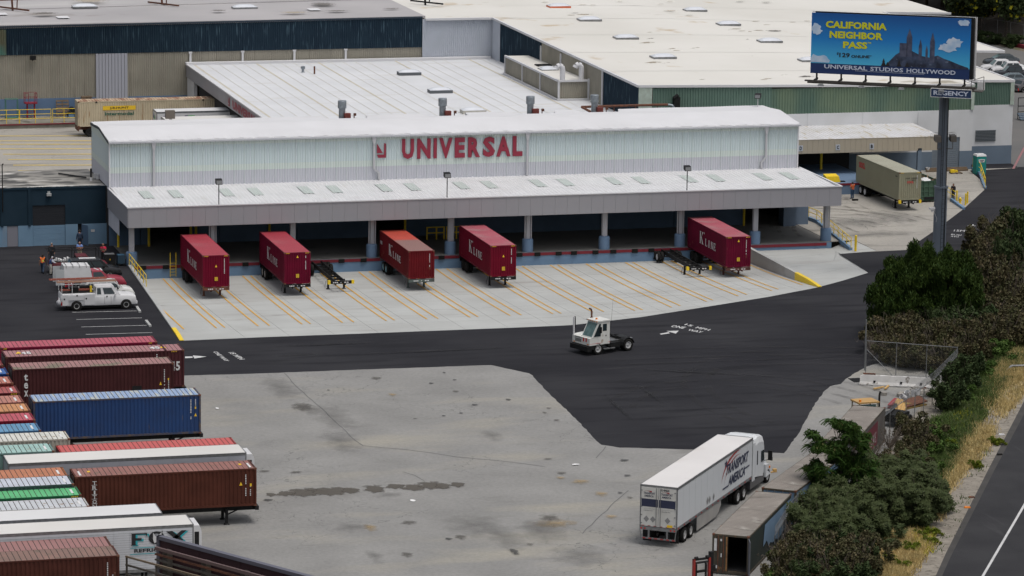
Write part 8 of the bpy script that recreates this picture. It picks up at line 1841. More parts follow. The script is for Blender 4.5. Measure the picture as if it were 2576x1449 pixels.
# ================================================================ people
SKIN = mk('skin',(.36,.19,.13),(.32,.16,.11),4,.5,.6); SKIND = mk('skin_dark',(.16,.08,.05),None,rough=.6); HAIRG = mk('grey_hair',(.3,.29,.28),None,rough=.8); HAIRD = mk('dark_hair',(.015,.012,.01),None,rough=.8)
def person(label,loc,face,cloth,pose='stand',h=1.76,hair=HAIRD,skin=SKIN,bald=False):
    """face: heading in radians (0 = +x). cloth: dict shirt, trousers, shoes, extras"""
    t = thing('person',label,'person',loc,face); k = h / 1.76
    # skeleton: x forward, y left
    J = {'pel': (0,0,.95),'waist': (0,0,1.08),'chest': (.0,0,1.28),'neck': (.0,0,1.47),'hb': (.02,0,1.55),'head': (.03,0,1.65),'top': (.015,0,1.74)}
    lean = .18 if pose == 'lean' else 0
    for n_ in ('waist','chest','neck','hb','head','top'):
        x_,y_,z_ = J[n_]; f_ = (z_ - .95); J[n_] = (x_ + lean * f_ * 1.4,y_,z_ - lean * f_ * .12)
    r_ = {'pel': .15,'waist': .135,'chest': .165,'neck': .062,'hb': .075,'head': .1,'top': .07}
    E_ = [('pel','waist'),('waist','chest'),('chest','neck'),('neck','hb'),('hb','head'),('head','top')]
    st_ = .16 if pose == 'walk' else 0
    for s_,sn_ in ((1,'l'),(-1,'r')):
        fx = st_ * s_
        J['sh' + sn_] = (J['chest'][0],s_ * .19,J['chest'][2] + .12); 
        if pose == 'crossed': J['el' + sn_] = (J['chest'][0] + .05,s_ * .27,1.14); J['wr' + sn_] = (J['chest'][0] + .24,-s_ * .02,1.18 + .03 * s_); J['ha' + sn_] = (J['chest'][0] + .22,-s_ * .13,1.19 + .03 * s_)
        elif pose == 'lean': J['el' + sn_] = (J['chest'][0] + .14,s_ * .26,1.18); J['wr' + sn_] = (J['chest'][0] + .38,s_ * .2,1.12); J['ha' + sn_] = (J['chest'][0] + .47,s_ * .19,1.1)
        elif pose == 'phone': J['el' + sn_] = (J['chest'][0] + .03,s_ * .25,1.13); J['wr' + sn_] = (J['chest'][0] + .25,s_ * .1,1.2); J['ha' + sn_] = (J['chest'][0] + .3,s_ * .06,1.25)
        else: J['el' + sn_] = (J['chest'][0] - .02 - fx * .6,s_ * .27,1.13); J['wr' + sn_] = (J['chest'][0] + .06 - fx * 1.2,s_ * .28,.89); J['ha' + sn_] = (J['chest'][0] + .08 - fx * 1.3,s_ * .27,.8)
        J['hip' + sn_] = (0,s_ * .1,.9); J['kn' + sn_] = (.03 + fx * .9,s_ * .11,.5 + abs(fx) * .05); J['an' + sn_] = (fx * (1.4 if fx > 0 else 2.2),s_ * .12,.09 + (.06 if fx < 0 else 0)); J['to' + sn_] = (J['an' + sn_][0] + .18,s_ * .13,.045)
        for n_,v_ in (('sh',.085),('el',.052),('wr',.036),('ha',.042),('hip',.11),('kn',.07),('an',.05),('to',.042)): r_[n_ + sn_] = v_
        E_ += [('chest','sh' + sn_),('sh' + sn_,'el' + sn_),('el' + sn_,'wr' + sn_),('wr' + sn_,'ha' + sn_),('pel','hip' + sn_),('hip' + sn_,'kn' + sn_),('kn' + sn_,'an' + sn_),('an' + sn_,'to' + sn_)]
    names = list(J); me = bpy.data.meshes.new('person_skeleton'); me.from_pydata([tuple(c * k for c in J[n_]) for n_ in names],[(names.index(a_),names.index(b_)) for a_,b_ in E_],[]); me.update()
    ob = bpy.data.objects.new('person_skeleton',me); C.objects.link(ob); md = ob.modifiers.new('skin','SKIN'); sub = ob.modifiers.new('sub','SUBSURF'); sub.levels = 1; sub.render_levels = 1
    for i,n_ in enumerate(names): me.skin_vertices[0].data[i].radius = (r_[n_] * k,r_[n_] * k * (1.15 if n_ in ('chest','waist','pel') else 1)); me.skin_vertices[0].data[i].use_root = (n_ == 'pel')
    dg = bpy.context.evaluated_depsgraph_get(); dg.update(); bm_ = bpy.data.meshes.new_from_object(ob.evaluated_get(dg)); bpy.data.objects.remove(ob)
    V_ = np.array([tuple(v.co) for v in bm_.vertices]); Nn = np.array([tuple(v.normal) for v in bm_.vertices]); Fs = [tuple(p.vertices) for p in bm_.polygons]
    bm_.materials.clear(); bm_.materials.append(skin); bm_.name = 'body'
    for p in bm_.polygons: p.use_smooth = True
    new('body',bm_,t)
    segs = [(e_,np.array(J[e_[0]]) * k,np.array(J[e_[1]]) * k) for e_ in E_]
    def near(p):
        best = None
        for e_,a_,b_ in segs:
            d = b_ - a_; tt = max(0,min(1,np.dot(p - a_,d) / max(1e-9,np.dot(d,d)))); ds = np.linalg.norm(p - a_ - d * tt)
            if best is None or ds < best[0]: best = (ds,e_,tt)
        return best
    own = [near(V_[list(f)].mean(0)) for f in Fs]
    def garment(name,test,mat,out):
        sel = [f for f,o_ in zip(Fs,own) if test(o_,V_[list(f)].mean(0))]
        if not sel: return
        m = M(); m.sm = True; m.add([tuple(V_[i] + Nn[i] * out) for i in range(len(V_))],sel); me_ = m.mesh(name,mat); new(name,me_,t)
    short = cloth.get('short',False)
    arm = lambda o_: o_[1][0][:2] in ('sh',) or o_[1][1][:2] in ('sh',) or (o_[1][0][:2] == 'el' and not short)
    garment('shirt',lambda o_,c: o_[1] in (('pel','waist'),('waist','chest')) or (o_[1] == ('chest','neck') and o_[2] < .75) or o_[1][1][:2] == 'sh' or (o_[1][0][:2] == 'sh' and (not short or o_[2] < .6)) or (o_[1][0][:2] == 'el' and not short),cloth['shirt'],.018)
    garment('trousers',lambda o_,c: c[2] < 1.0 * k and o_[1][0][:2] not in ('sh','el','wr','an') and o_[1][1][:2] != 'to',cloth['trousers'],.02)
    garment('shoes',lambda o_,c: o_[1][0][:2] == 'an',cloth.get('shoes',K['black']),.022)
    if 'vest' in cloth: garment('vest',lambda o_,c: o_[1] in (('pel','waist'),('waist','chest')) or (o_[1] == ('chest','neck') and o_[2] < .6) or (o_[1][1][:2] == 'sh'),cloth['vest'],.035)
    if 'stripe' in cloth: garment('reflective_stripe',lambda o_,c: o_[1] == ('waist','chest') and .2 < o_[2] < .6,cloth['stripe'],.042)
    if not bald: garment('hair',lambda o_,c: (o_[1] in (('head','top'),('hb','head'))) and (c[2] > J['head'][2] * k + .03 or c[0] < J['head'][0] * k - .02),hair,.014)
    else: garment('hair',lambda o_,c: (o_[1] in (('head','top'),('hb','head'))) and c[0] < J['head'][0] * k - .03 and c[2] < J['head'][2] * k + .03,hair,.01)
    hx,hy,hz = [c * k for c in J['head']]
    m = M(); m.tube((hx + .09,0,hz + .02),(hx + .125,0,hz - .015),.018,.022,n=6); m.obj('nose',skin,t)
    m = M(); 
    for s_ in (-1,1): m.box(hx + .088,hx + .1,s_ * .035 - .014,s_ * .035 + .014,hz + .02,hz + .034)
    m.box(hx + .088,hx + .1,-.025,.025,hz - .055,hz - .045); m.obj('face_features',K['ink'],t)
    m = M()
    for s_ in (-1,1): m.box(hx - .02,hx + .02,s_ * .098 - .01,s_ * .098 + .01,hz - .03,hz + .03)
    m.obj('ears',skin,t)
    # fingers
    for sn_ in 'lr':
        a_ = Vector(J['wr' + sn_]) * k; b_ = Vector(J['ha' + sn_]) * k; d = (b_ - a_).normalized(); sd_ = d.cross(Vector((1,0,0)) if abs(d.x) < .7 else Vector((0,0,1))).normalized()
        m = M()
        for f_ in range(4): o_ = b_ + sd_ * (.018 * (f_ - 1.5)); e_ = o_ + d * (.06 - .006 * abs(f_ - 1.3)); m.path([o_,e_,e_ + d * .025 + Vector((.012,0,-.01))],.009,n=5)
        m.path([b_ - d * .03 + sd_ * .03,b_ + sd_ * .06 + d * .015],.011,n=5); m.obj('fingers',skin,t)
    return t
def cl(n_,c): return mk('cloth_' + n_,c,tuple(x * .8 for x in c),6,.6,.9)
x,y = g(*q(0,1,430,1300)); person('person in an orange safety vest and jeans walking in the car park',(x,y,0),1.2,{'shirt': cl('navy',(.02,.03,.05)),'trousers': cl('jeans',(.03,.05,.09)),'vest': mk('safety_orange',(.75,.16,.02),None,rough=.8),'stripe': mk('reflective_yellow',(.6,.6,.1),None),'short': True},'walk',skin=SKIND)
x,y = g(*q(0,1,522,1180)); person('person in a dark jacket with sunglasses standing behind the one in a blue vest',(x,y,0),-1.9,{'shirt': cl('jacket',(.012,.016,.025)),'trousers': cl('dark_trousers',(.02,.02,.025)),'stripe': cl('white_shirt',(.012,.016,.025))},'stand',hair=HAIRG)
x,y = g(*q(0,1,508,1315)); person('person in a blue vest and pale trousers leaning over the maroon pickup bed',(x,y,0),.15,{'shirt': cl('pale_sleeves',(.5,.5,.58)),'trousers': cl('cream_trousers',(.5,.47,.42)),'vest': cl('blue_vest',(.02,.05,.16))},'lean',1.72,hair=cl('white_cap',(.55,.55,.58)))
x,y = g(*q(0,1,803,1175)); person('person in a light blue shirt and khaki trousers with crossed arms',(x,y,0),-1.7,{'shirt': cl('light_blue',(.17,.26,.55)),'trousers': cl('khaki',(.32,.27,.2)),'short': True},'crossed',1.83,bald=True,hair=HAIRG)
x,y = g(*q(0,1,1040,1195)); person('person in a bright red polo shirt with crossed arms near the generator',(x,y,0),-2.1,{'shirt': cl('bright_red',(.55,.01,.06)),'trousers': cl('black_trousers',(.012,.012,.014)),'short': True},'crossed',1.85,bald=True,hair=HAIRG)
x,y = g(*q(0,1,800,1045)); person('person in dark blue work clothes entering the open annex door',(x,y - .2,0),1.7,{'shirt': cl('work_blue',(.025,.045,.085)),'trousers': cl('work_blue_trousers',(.02,.035,.07))},'stand',1.8)
x,y = g(*q(3,1,848,552)); person('person in an orange t-shirt and jeans standing at the side dock face, seen from behind',(x,y,0),1.9,{'shirt': cl('orange_shirt',(.50,.10,.03)),'trousers': cl('blue_jeans',(.03,.07,.14)),'shoes': K['steel'],'short': True},'phone',1.8)
x,y = g(*q(3,1,1862,565)); person('person in black clothes half hidden behind the big grey pole',(x,y,0),-2.6,{'shirt': cl('black_hoodie',(.01,.01,.014)),'trousers': cl('grey_trousers',(.04,.05,.06))},'phone',1.78)
# ================================================================ parked cars at the far right
def rcar(u,v,label,pm_,kind,rz=2.72,gap=0):
    x,y = g(u,v)
    if kind == 'pickup': car(label,(x,y,0),rz,5.6,1.95,[(0,1.1),(.05,1.15),(1.9,1.15),(4.2,1.15),(5.2,1.08),(5.6,.85)],(1.9,2.1,3.7,4.35,1.1,1.8),pm_,.4,(1.0,4.5),.4,'pickup',((.08,.45),(.52,.9)),group='vehicles parked at the far right')
    else: car(label,(x,y,0),rz,4.6,1.8,[(0,.95),(.1,1.02),(.9,1.02),(3.2,.98),(4.1,.9),(4.5,.78),(4.6,.65)],(.35,1.0,2.6,3.55,.98,1.48),pm_,.33,(.85,3.7),.25,'car',((.1,.5),(.54,.92)),roof_w=.72,group='vehicles parked at the far right')
rcar(2572,184,'white crew cab pickup parked behind the green corrugated wing',K['white'],'pickup',rz=3.0)
rcar(2600,190,'white pickup nose cut by the right edge, in front of the crew cab pickup',K['white'],'pickup',rz=2.95)
rcar(2606,200,'black pickup nose at the right edge, between white and grey cars',mk('car_black2',(.015,.018,.022),None,rough=.25),'pickup',rz=2.95)
rcar(2560,164,'dark car with pale windows parked farthest back at the right',mk('car_slate',(.05,.06,.07),None,rough=.25),'car',rz=3.05)
rcar(2585,213,'blue-grey car mostly cut by the right edge of the view',mk('car_blue_grey',(.12,.15,.17),None,rough=.25),'car',rz=3.0)
x,y = g(2550,232); car('grey saloon seen from behind at the right edge',(x,y,0),.35,4.6,1.8,[(0,.95),(.1,1.02),(.9,1.02),(3.2,.98),(4.1,.9),(4.5,.78),(4.6,.65)],(.45,1.0,2.6,3.55,.98,1.48),mk('car_grey',(.10,.095,.10),None,rough=.25),.33,(.85,3.7),.25,'car',((.1,.5),(.54,.92)),roof_w=.72,group='vehicles parked at the far right')
# stairs railing by the right edge of the warehouse
t = thing('stair_railing','dark stair railing right of the white roofed warehouse','railing',(*g(2560,300),0)); m = M()
for k in range(6): m.tube((k * .9,0,0),(k * .9,0,2.6),.05)
for z in (.9,1.6,2.6): m.tube((0,0,z),(6,0,z),.05)
m.obj('rail',K['black'],t); m = M()
for k in range(4): m.box(-.2,6,-1.4 + k * .3,-1.1 + k * .3,.1 + k * .18,.25 + k * .18)
m.obj('step',WBL,t)
sheet('side_road',[g(2436,98),g(2580,131),g(2800,190),g(2800,420),g(2560,420),(104.5,46),(104.5,70)],.012,mk('side_road_asphalt',(.10,.10,.10),(.13,.125,.12),.1,.8,.85),**ST)
strip([g(2549,425),g(2576,374),g(2640,290)],.25,.03,mk('worn_red_kerb',(.30,.10,.11),(.22,.12,.12),1,.8),'kerb_line')
# ================================================================ hillside
cb = [g(2380,86),g(2436,94),g(2477,103.5),g(2510,108.5),g(2576,122),g(2700,150)]
m = M()
for a_,b_ in zip(cb[:-1],cb[1:]): m.bar((a_[0],a_[1],.25),(b_[0],b_[1],.25),.5,.5)
tag(m.obj('red_kerb',mk('kerb_red',(.22,.015,.03),(.16,.02,.03),1,.7)),'low dark red kerb wall at the foot of the far hillside','kerb')
HILL = mk('brown_hillside',(.15,.125,.105),(.10,.085,.07),.25,.9,.95,c3=(.22,.20,.17),sc3=.5,t3=.58,w3=.15,bump=.8,bsc=1.2,c4=(.05,.06,.03),sc4=.15,t4=.55,w4=.15)
m = M(); m.sm = True; rr = random.Random(12); nU,nV = 36,16
dirv = (Vector((cb[4][0] - cb[1][0],cb[4][1] - cb[1][1],0))).normalized(); nrm = Vector((-dirv.y,dirv.x,0)); nrm = nrm if nrm.y > 0 else -nrm
o_ = Vector((cb[1][0],cb[1][1],0)); vs_ = []
for j in range(nV):
    for i in range(nU):
        s = -75 + i * 6; d = j * 7.0; p = o_ + dirv * s + nrm * (d + .3); z = .1 + d * .42 + (rr.uniform(-.6,.6) if j else 0)
        vs_.append((p.x,p.y,z))
m.add(vs_,[(j * nU + i,j * nU + i + 1,(j + 1) * nU + i + 1,(j + 1) * nU + i) for j in range(nV - 1) for i in range(nU - 1)]); m.obj('hillside',HILL,**ST)
fence([(cb[1][0] - 12,cb[1][1] + 6.0),(cb[2][0] + .4,cb[2][1] + 1.2),(cb[4][0] + .5,cb[4][1] + 1.5)],'wire fence along the foot of the far hillside',3.2,3,True,.3)
def hillz(x,y): d = (Vector((x,y,0)) - o_).dot(nrm); return max(0,.1 + d * .42)
def hitpt(u,v):
    dd = _ray(u,v); P0 = Vector((CAMX,CAMY,CAMH)); t_ = 300.0
    while t_ < 900:
        p = P0 + dd * t_
        if p.z <= hillz(p.x,p.y): return (p.x,p.y,p.z)
        t_ += 1
    p = P0 + dd * 500; return (p.x,p.y,0)
p = hitpt(2520,20); m = M(); m.sm = False
sheetpts = [hitpt(2480,3),hitpt(2500,6),hitpt(2540,20),hitpt(2590,40),hitpt(2590,28),hitpt(2540,10),hitpt(2505,-2),hitpt(2482,-4)]
m.add([(a_[0],a_[1],a_[2] + .5) for a_ in sheetpts],[tuple(range(8))]); m.obj('hill_path',mk('pale_path',(.33,.30,.24),None),**ST)
for (u,lab) in ((1932 + 1322 / 4,'thin white flagpole rising behind the white roof near the billboard'),(1932 + 1873 / 4,'grey lamp post behind the top of the billboard')):
    x,y = g(u,70); m = M(); m.tube((0,0,0),(0,0,24),.16 if 'grey' in lab else .1,n=8); tag(m.obj('pole',K['white'] if 'white' in lab else K['steel'],loc=(x,y,0)),lab,'pole')
# ================================================================ plants
def leafmat(name,c,c2,c3=None,rough=.6):
    m = mk(name,c,c2,1.1,.8,rough,c3=c3,sc3=5,t3=.6,w3=.08,spec=.08); return m
LM = {'pepper': leafmat('pepper_tree_leaf',(.016,.034,.007),(.036,.060,.012),(.075,.10,.02)),'dark': leafmat('dark_shrub_leaf',(.026,.044,.016),(.048,.066,.026),(.075,.085,.04)),
      'castor': leafmat('castor_leaf',(.032,.045,.016),(.056,.07,.028),(.09,.10,.05)),'brown': leafmat('dry_brush_leaf',(.082,.066,.036),(.050,.056,.024),(.15,.115,.07)),'mid': leafmat('mid_green_leaf',(.045,.085,.018),(.075,.12,.03),(.12,.15,.04)),
      'tree': leafmat('feather_leaf',(.020,.05,.010),(.04,.075,.015),(.09,.07,.03)),'gold': leafmat('dry_gold_grass',(.56,.42,.19),(.36,.29,.13),(.62,.53,.32)),'lime': leafmat('lime_weed',(.07,.11,.012),(.14,.16,.015)),'weed': leafmat('green_weed',(.06,.10,.025),(.10,.135,.045),(.17,.15,.12)),
      'flower': leafmat('yellow_flower',(.5,.45,.03),(.35,.35,.03)),'far': leafmat('far_tree_leaf',(.016,.03,.010),(.032,.05,.016),(.05,.07,.02)),'grey': leafmat('grey_twig',(.17,.145,.12),(.11,.09,.075))}
BARK = mk('bark',(.09,.07,.055),(.05,.04,.03),3,.8,.9)
def leaves(name,blobs,n,size,mat,seed,parent=None,asp=1.8,droop=0.0,shell=.55,up=.0,kind=None,tris=False):
    r = np.random.default_rng(seed); B = np.array(blobs,float); vol = B[:,3] * B[:,4] * B[:,5]; pk = r.choice(len(B),n,p=vol ** .7 / (vol ** .7).sum())
    d = r.normal(size=(n,3)); d /= np.linalg.norm(d,axis=1)[:,None]; rad = (shell ** 3 + (1 - shell ** 3) * r.random(n)) ** (1 / 3) * (1 + .12 * r.normal(size=n))
    P = B[pk,:3] + d * rad[:,None] * B[pk,3:6]; P[:,2] = np.maximum(P[:,2],.03)
    a = r.normal(size=(n,3)); a[:,2] = a[:,2] * (1 - droop) - droop * 2.5; a /= np.linalg.norm(a,axis=1)[:,None]
    b = np.cross(a,r.normal(size=(n,3)) + d * .8); b /= np.maximum(np.linalg.norm(b,axis=1),1e-6)[:,None]
    s = size * (.55 + .9 * r.random(n)); a *= (s * asp * .5)[:,None]; b *= (s * .5)[:,None]
    if tris: V = np.stack([P - a - b * .5,P - a + b * .5,P + a],1); k = 3
    else: V = np.stack([P - a,P + b,P + a,P - b],1); k = 4
    return rawmesh(name,V,k,mat,parent,kind)
def rawmesh(name,V,k,mat,parent=None,kind=None):
    n = len(V); me = bpy.data.meshes.new(name); me.vertices.add(n * k); me.vertices.foreach_set('co',V.reshape(-1).astype(np.float32)); me.loops.add(n * k); me.loops.foreach_set('vertex_index',np.arange(n * k,dtype=np.int32))
    me.polygons.add(n); me.polygons.foreach_set('loop_start',np.arange(0,n * k,k,dtype=np.int32)); me.update(calc_edges=True); me.materials.append(mat)
    return me
def stems(name,pts,mat): m = M(); [m.tube(a,b,r0,r1,n=5) for a,b,r0,r1 in pts]; return m.mesh(name,mat)
# big pepper tree before the billboard pole
bx0,by0 = g(2318,842); sc_ = 1 / 29.5
t = thing('pepper_tree','large drooping dark green tree in front of the big grey billboard pole','tree',(bx0,by0,0)); rr = random.Random(21); bl_ = []
for (du,dv,r_) in ((-95,-80,1.4),(-60,-120,1.5),(-110,-45,1.1),(-25,-150,1.7),(-5,-190,1.2),(25,-165,1.5),(55,-185,1.3),(85,-140,1.6),(115,-95,1.4),(125,-50,1.1),(75,-70,1.8),(20,-90,2.0),(-45,-60,1.7),(-120,-100,.9),(100,-175,.9),(45,-30,1.4),(-75,-165,.8),(-70,-25,1.1),(0,-30,1.3)):
    for yy_ in ((-1.1,1.3) if r_ > 1.3 else (0,)): bl_.append((du * sc_,yy_ + rr.uniform(-.6,.6),-dv * sc_ + .3,r_ * 1.05,r_ * 1.1,r_ * .9))
sb = []
for (cx_,cy_,cz_,rx_,ry_,rz3) in bl_:
    sb.append((cx_,cy_,cz_,rx_ * .7,ry_ * .7,rz3 * .7))
    for _ in range(9):
        v_ = Vector((rr.gauss(0,1),rr.gauss(0,1),rr.gauss(.25,.8))).normalized(); k_ = rr.uniform(.75,1.12); s3 = rr.uniform(.28,.5)
        sb.append((cx_ + v_.x * rx_ * k_,cy_ + v_.y * ry_ * k_,max(.8,cz_ + v_.z * rz3 * k_ - .15),s3,s3,s3 * 1.5))
new('crown',leaves('crown',sb,110000,.075,LM['pepper'],1,asp=4.2,droop=.75,shell=.3),t)
new('trunk',stems('trunk',[((0,0,0),(.1,0,2.2),.3,.22),((.1,0,2.2),(-1.6,.3,4.2),.16,.06),((.1,0,2.2),(1.8,-.3,4.6),.16,.06),((.1,0,2.2),(.3,.5,5.2),.16,.06),((.1,0,2.2),(-2.6,-.6,3.2),.12,.04),((.1,0,2.2),(2.8,.6,3.4),.12,.04)],BARK),t)
# tree of heaven over the old containers
x,y = g(2112,1300); t = thing('feather_leaved_tree','young bright green tree with feathery leaves beside the old containers','tree',(x,y,0)); s2 = 1 / 36.5; bl_ = []; br_ = [((0,0,0),(0,0,3.2),.1,.07),((0,0,3.2),(.1,0,6.4),.07,.02)]
V_ = []; r = np.random.default_rng(3)
tips = []
rt = random.Random(14)
for cu,cv,su,sv_,n_ in ((-62,-190,14,16,8),(5,-232,26,14,12),(48,-195,22,22,12),(-20,-175,20,18,9),(20,-140,34,26,16),(-68,-125,14,24,9),(62,-120,20,26,12),(-30,-90,26,26,12),(30,-70,34,26,14),(70,-60,14,20,6),(-45,-40,20,18,7),(10,-25,30,14,8)):
    for _ in range(n_): tips.append((cu + rt.gauss(0,su * .6),cv + rt.gauss(0,sv_ * .6)))
for (du,dv) in tips:
    c = np.array([du * s2,r.uniform(-1.1,1.1),-dv * s2]); br_.append(((0,0,max(.8,c[2] * .75 - .6)),tuple(c),.03,.01)) if r.random() < .4 else None
    for f_ in range(13):
        az = r.uniform(0,6.28); L_ = r.uniform(.4,.7); dirv_ = np.array([math.cos(az),math.sin(az),0]); rise = r.uniform(0,.6)
        for k in range(10):
            tt = (k + 1) / 10; p = c + dirv_ * L_ * 1.15 * tt + np.array([0,0,rise * tt - .5 * tt * tt]); tdir = np.array([-dirv_[1],dirv_[0],0])
            for sg in (1,-1):
                a_ = tdir * sg * .17 * (1 - .35 * tt) + dirv_ * .05 + np.array([0,0,-.07]); b_ = dirv_ * .035
                V_.append([p,p + a_ * .5 + b_,p + a_,p + a_ * .5 - b_])
tb = [(du * s2,rt.uniform(-1,1),-dv * s2,.42,.42,.3) for du,dv in tips]
LV = leaves('foliage',tb,26000,.085,LM['tree'],5,asp=2.6,droop=.35,shell=.2); new('foliage',LV,t)
new('crown',rawmesh('crown',np.array(V_),4,LM['tree']),t); new('trunk',stems('trunk',br_,BARK),t)
# shrub prototypes: each a thing with foliage and stems, copied along the bank
def proto(kind,seed,w,hh,n,size,mat,asp=1.6,droop=0,star=False,twigs=6,tm=None):
    rr = random.Random(seed); bl_ = [(rr.gauss(0,.34) * w,rr.gauss(0,.34) * w,hh * rr.uniform(.2,.95),w * rr.uniform(.09,.22),w * rr.uniform(.09,.22),hh * rr.uniform(.1,.22)) for _ in range(26)] + [(0,0,hh * .35,w * .42,w * .42,hh * .33)]
    me = leaves('foliage',bl_,n,size,mat,seed,asp=asp,droop=droop,shell=.3)
    if star:      # palmate castor leaves
        r = np.random.default_rng(seed); base = leaves('x',bl_,n // 6,.01,mat,seed,shell=.55); co = np.empty(len(base.vertices) * 3,np.float32); base.vertices.foreach_get('co',co); co = co.reshape(-1,4,3).mean(1); bpy.data.meshes.remove(base); bpy.data.meshes.remove(me)
        V_ = []
        for p in co:
            nrm_ = r.normal(size=3) * .5 + np.array([0,-.45,.9]); nrm_ /= np.linalg.norm(nrm_); u_ = np.cross(nrm_,[0.3,.2,1]); u_ /= np.linalg.norm(u_); v_ = np.cross(nrm_,u_); s_ = size * r.uniform(.7,1.25)
            for k in range(6):
                a0 = k * 2 * PI / 7 + r.uniform(-.1,.1); d_ = u_ * math.cos(a0) + v_ * math.sin(a0); e_ = np.cross(nrm_,d_); V_.append([p,p + d_ * s_ * .5 + e_ * s_ * .16 - nrm_ * .02,p + d_ * s_ - nrm_ * .08 * s_ * 2,p + d_ * s_ * .5 - e_ * s_ * .16 - nrm_ * .02])
        me = rawmesh('foliage',np.array(V_),4,mat)
    tw = []
    for k in range(twigs): a = rr.uniform(0,6.28); tw.append(((0,0,0),(math.cos(a) * w * .45,math.sin(a) * w * .45,hh * rr.uniform(.7,1.08)),.035,.008)); e_ = tw[-1][1]; tw.append((e_,(e_[0] + rr.uniform(-.3,.3),e_[1] + rr.uniform(-.3,.3),e_[2] + rr.uniform(0,.4)),.01,.004))
    return (me,stems('stem',tw,tm or BARK))
PR = {'castor': [proto('c',s,2.6,3.0,8000,.30,LM['castor'],star=True) for s in (1,2,3)],'brown': [proto('b',s + 10,2.6,2.6,6500,.13,LM['brown'],twigs=26,tm=LM['grey']) for s in (1,2,3)],'dark': [proto('d',s + 20,2.6,2.8,7500,.14,LM['dark'],twigs=10) for s in (1,2,3)],
      'mid': [proto('m',s + 30,1.8,1.3,3500,.11,LM['mid'],twigs=6) for s in (1,2)],'twig': [proto('t',s + 40,2.2,1.7,500,.06,LM['grey'],twigs=46,tm=LM['grey']) for s in (1,2)],'lime': [proto('l',s + 50,1.3,.8,2600,.08,LM['lime'],twigs=3) for s in (1,)]}
LB = {'castor': ('broad_leaf_shrub','dark blue-green shrub with big star-shaped leaves on the bank by the freeway','star-leaved shrubs on the bank'),'brown': ('dry_shrub','brown half-dry shrub with bare twigs on the bank above the lot','brown dry shrubs on the bank'),'dark': ('green_shrub','dark green dense shrub on the bank along the right side','dark green shrubs on the bank'),
      'mid': ('leafy_weed','low mid-green leafy weed clump on the bank','leafy weed clumps on the bank'),'twig': ('bare_shrub','bare grey twiggy shrub against the wire fence','bare twiggy shrubs by the fence'),'lime': ('lime_weed','small yellow-green flowering weed clump near the freeway shoulder','yellow-green weed clumps')}
rv = random.Random(77)
ORD = ['leftmost','second from left','third from left','fourth from left','fifth from left','sixth from left','seventh from left','eighth from left','ninth from left','tenth from left','eleventh from left','twelfth from left','thirteenth from left']
def plant(kind,u,v,s=1.0,sz=None,lb=None):
    nm,lab,grp = LB[kind]; lab = lb or lab; x,y = g(u,v); me,st = rv.choice(PR[kind]); t = thing(nm,lab,'shrub' if kind not in ('mid','lime') else 'weed',(x,y,0),rv.uniform(-.7,.7),grp); f = s * rv.uniform(.85,1.15); t.scale = (f,f,(sz or s) * rv.uniform(.85,1.15)); new('foliage',me,t); new('stem',st,t)
WORD = {'dark': 'dark green shrubs','brown': 'brown dry shrubs','mid': 'mid-green leafy weeds','castor': 'star-leaved shrubs','twig': 'bare grey shrubs','lime': 'yellow-green weed clumps'}
def band(kind,pts,where,s=1.0,jit=8,sz=None):
    pts = sorted((u + rv.uniform(-jit,jit),v + rv.uniform(-jit * .5,jit * .5)) for u,v in pts)
    for k,(u,v) in enumerate(pts): plant(kind,u,v,s,sz,('rightmost' if k == len(pts) - 1 else ORD[k]) + ' of the ' + WORD[kind] + ' ' + where)
band('dark',[(2590,640),(2560,660),(2590,700),(2530,690),(2560,720),(2600,760),(2520,740)],'at the upper right edge of the view',1.25,6,1.5)
band('brown',[(2520,640),(2500,670),(2485,700),(2505,720),(2545,750),(2580,790),(2475,740),(2500,770),(2540,800)],'right of the big drooping tree',1.25,6,1.45)
band('brown',[(2470,790),(2500,815),(2540,840),(2460,835),(2580,850),(2490,860),(2525,880)],'below and right of the big drooping tree',1.05,5)
band('brown',[(2215,880),(2245,893),(2280,880),(2300,900),(2330,885),(2260,865),(2310,868),(2235,915),(2275,925),(2320,930)],'left between the drooping tree and fence',.95,5)
band('brown',[(2350,905),(2385,890),(2400,915),(2420,880),(2440,910),(2465,890),(2370,935)],'right between the drooping tree and fence',1.0,5)
band('dark',[(2350,868),(2400,862),(2440,868),(2380,850),(2280,850)],'at the foot of the big drooping tree',1.0,5)
band('dark',[(2425,960),(2400,1000),(2375,1035)],'just right of the white barrier',.8,5)
band('mid',[(2500,905),(2460,950),(2425,1010)],'on the bank right of the white barrier',1.1,8)
band('brown',[(2290,1115),(2310,1145),(2285,1175),(2255,1205),(2225,1225)],'along the fence beside the farthest old container',.75,5)
band('mid',[(2330,1110),(2345,1150),(2310,1185),(2330,1205),(2290,1215),(2355,1120)],'between the fence and the green bank',.95,8)
band('castor',[(2205,1250),(2250,1262),(2290,1255),(2170,1285),(2215,1292),(2255,1300),(2295,1292),(2330,1302)],'in the rear row of the bank',.95,5)
band('castor',[(2150,1322),(2185,1330),(2225,1335),(2260,1330),(2305,1328),(2090,1330),(2325,1285)],'in the middle row of the bank',.95,5)
band('castor',[(2120,1350),(2070,1362),(2160,1358),(2200,1362),(2040,1345),(2105,1382),(2145,1390),(2070,1395)],'in the front row of the bank',.9,5)
band('twig',[(2010,1370),(2030,1330),(2000,1400),(2020,1300),(1975,1430),(1990,1445),(2050,1290),(2240,1130),(2185,1175),(2150,1210),(2330,925),(2200,900)],'against the wire fences',.9,5)
band('brown',[(2000,1450),(2035,1440),(2060,1425),(2075,1455),(2110,1440),(1975,1475),(2020,1480),(2140,1460),(2090,1480),(2165,1430)],'at the bottom, right of the open container',.85,6)
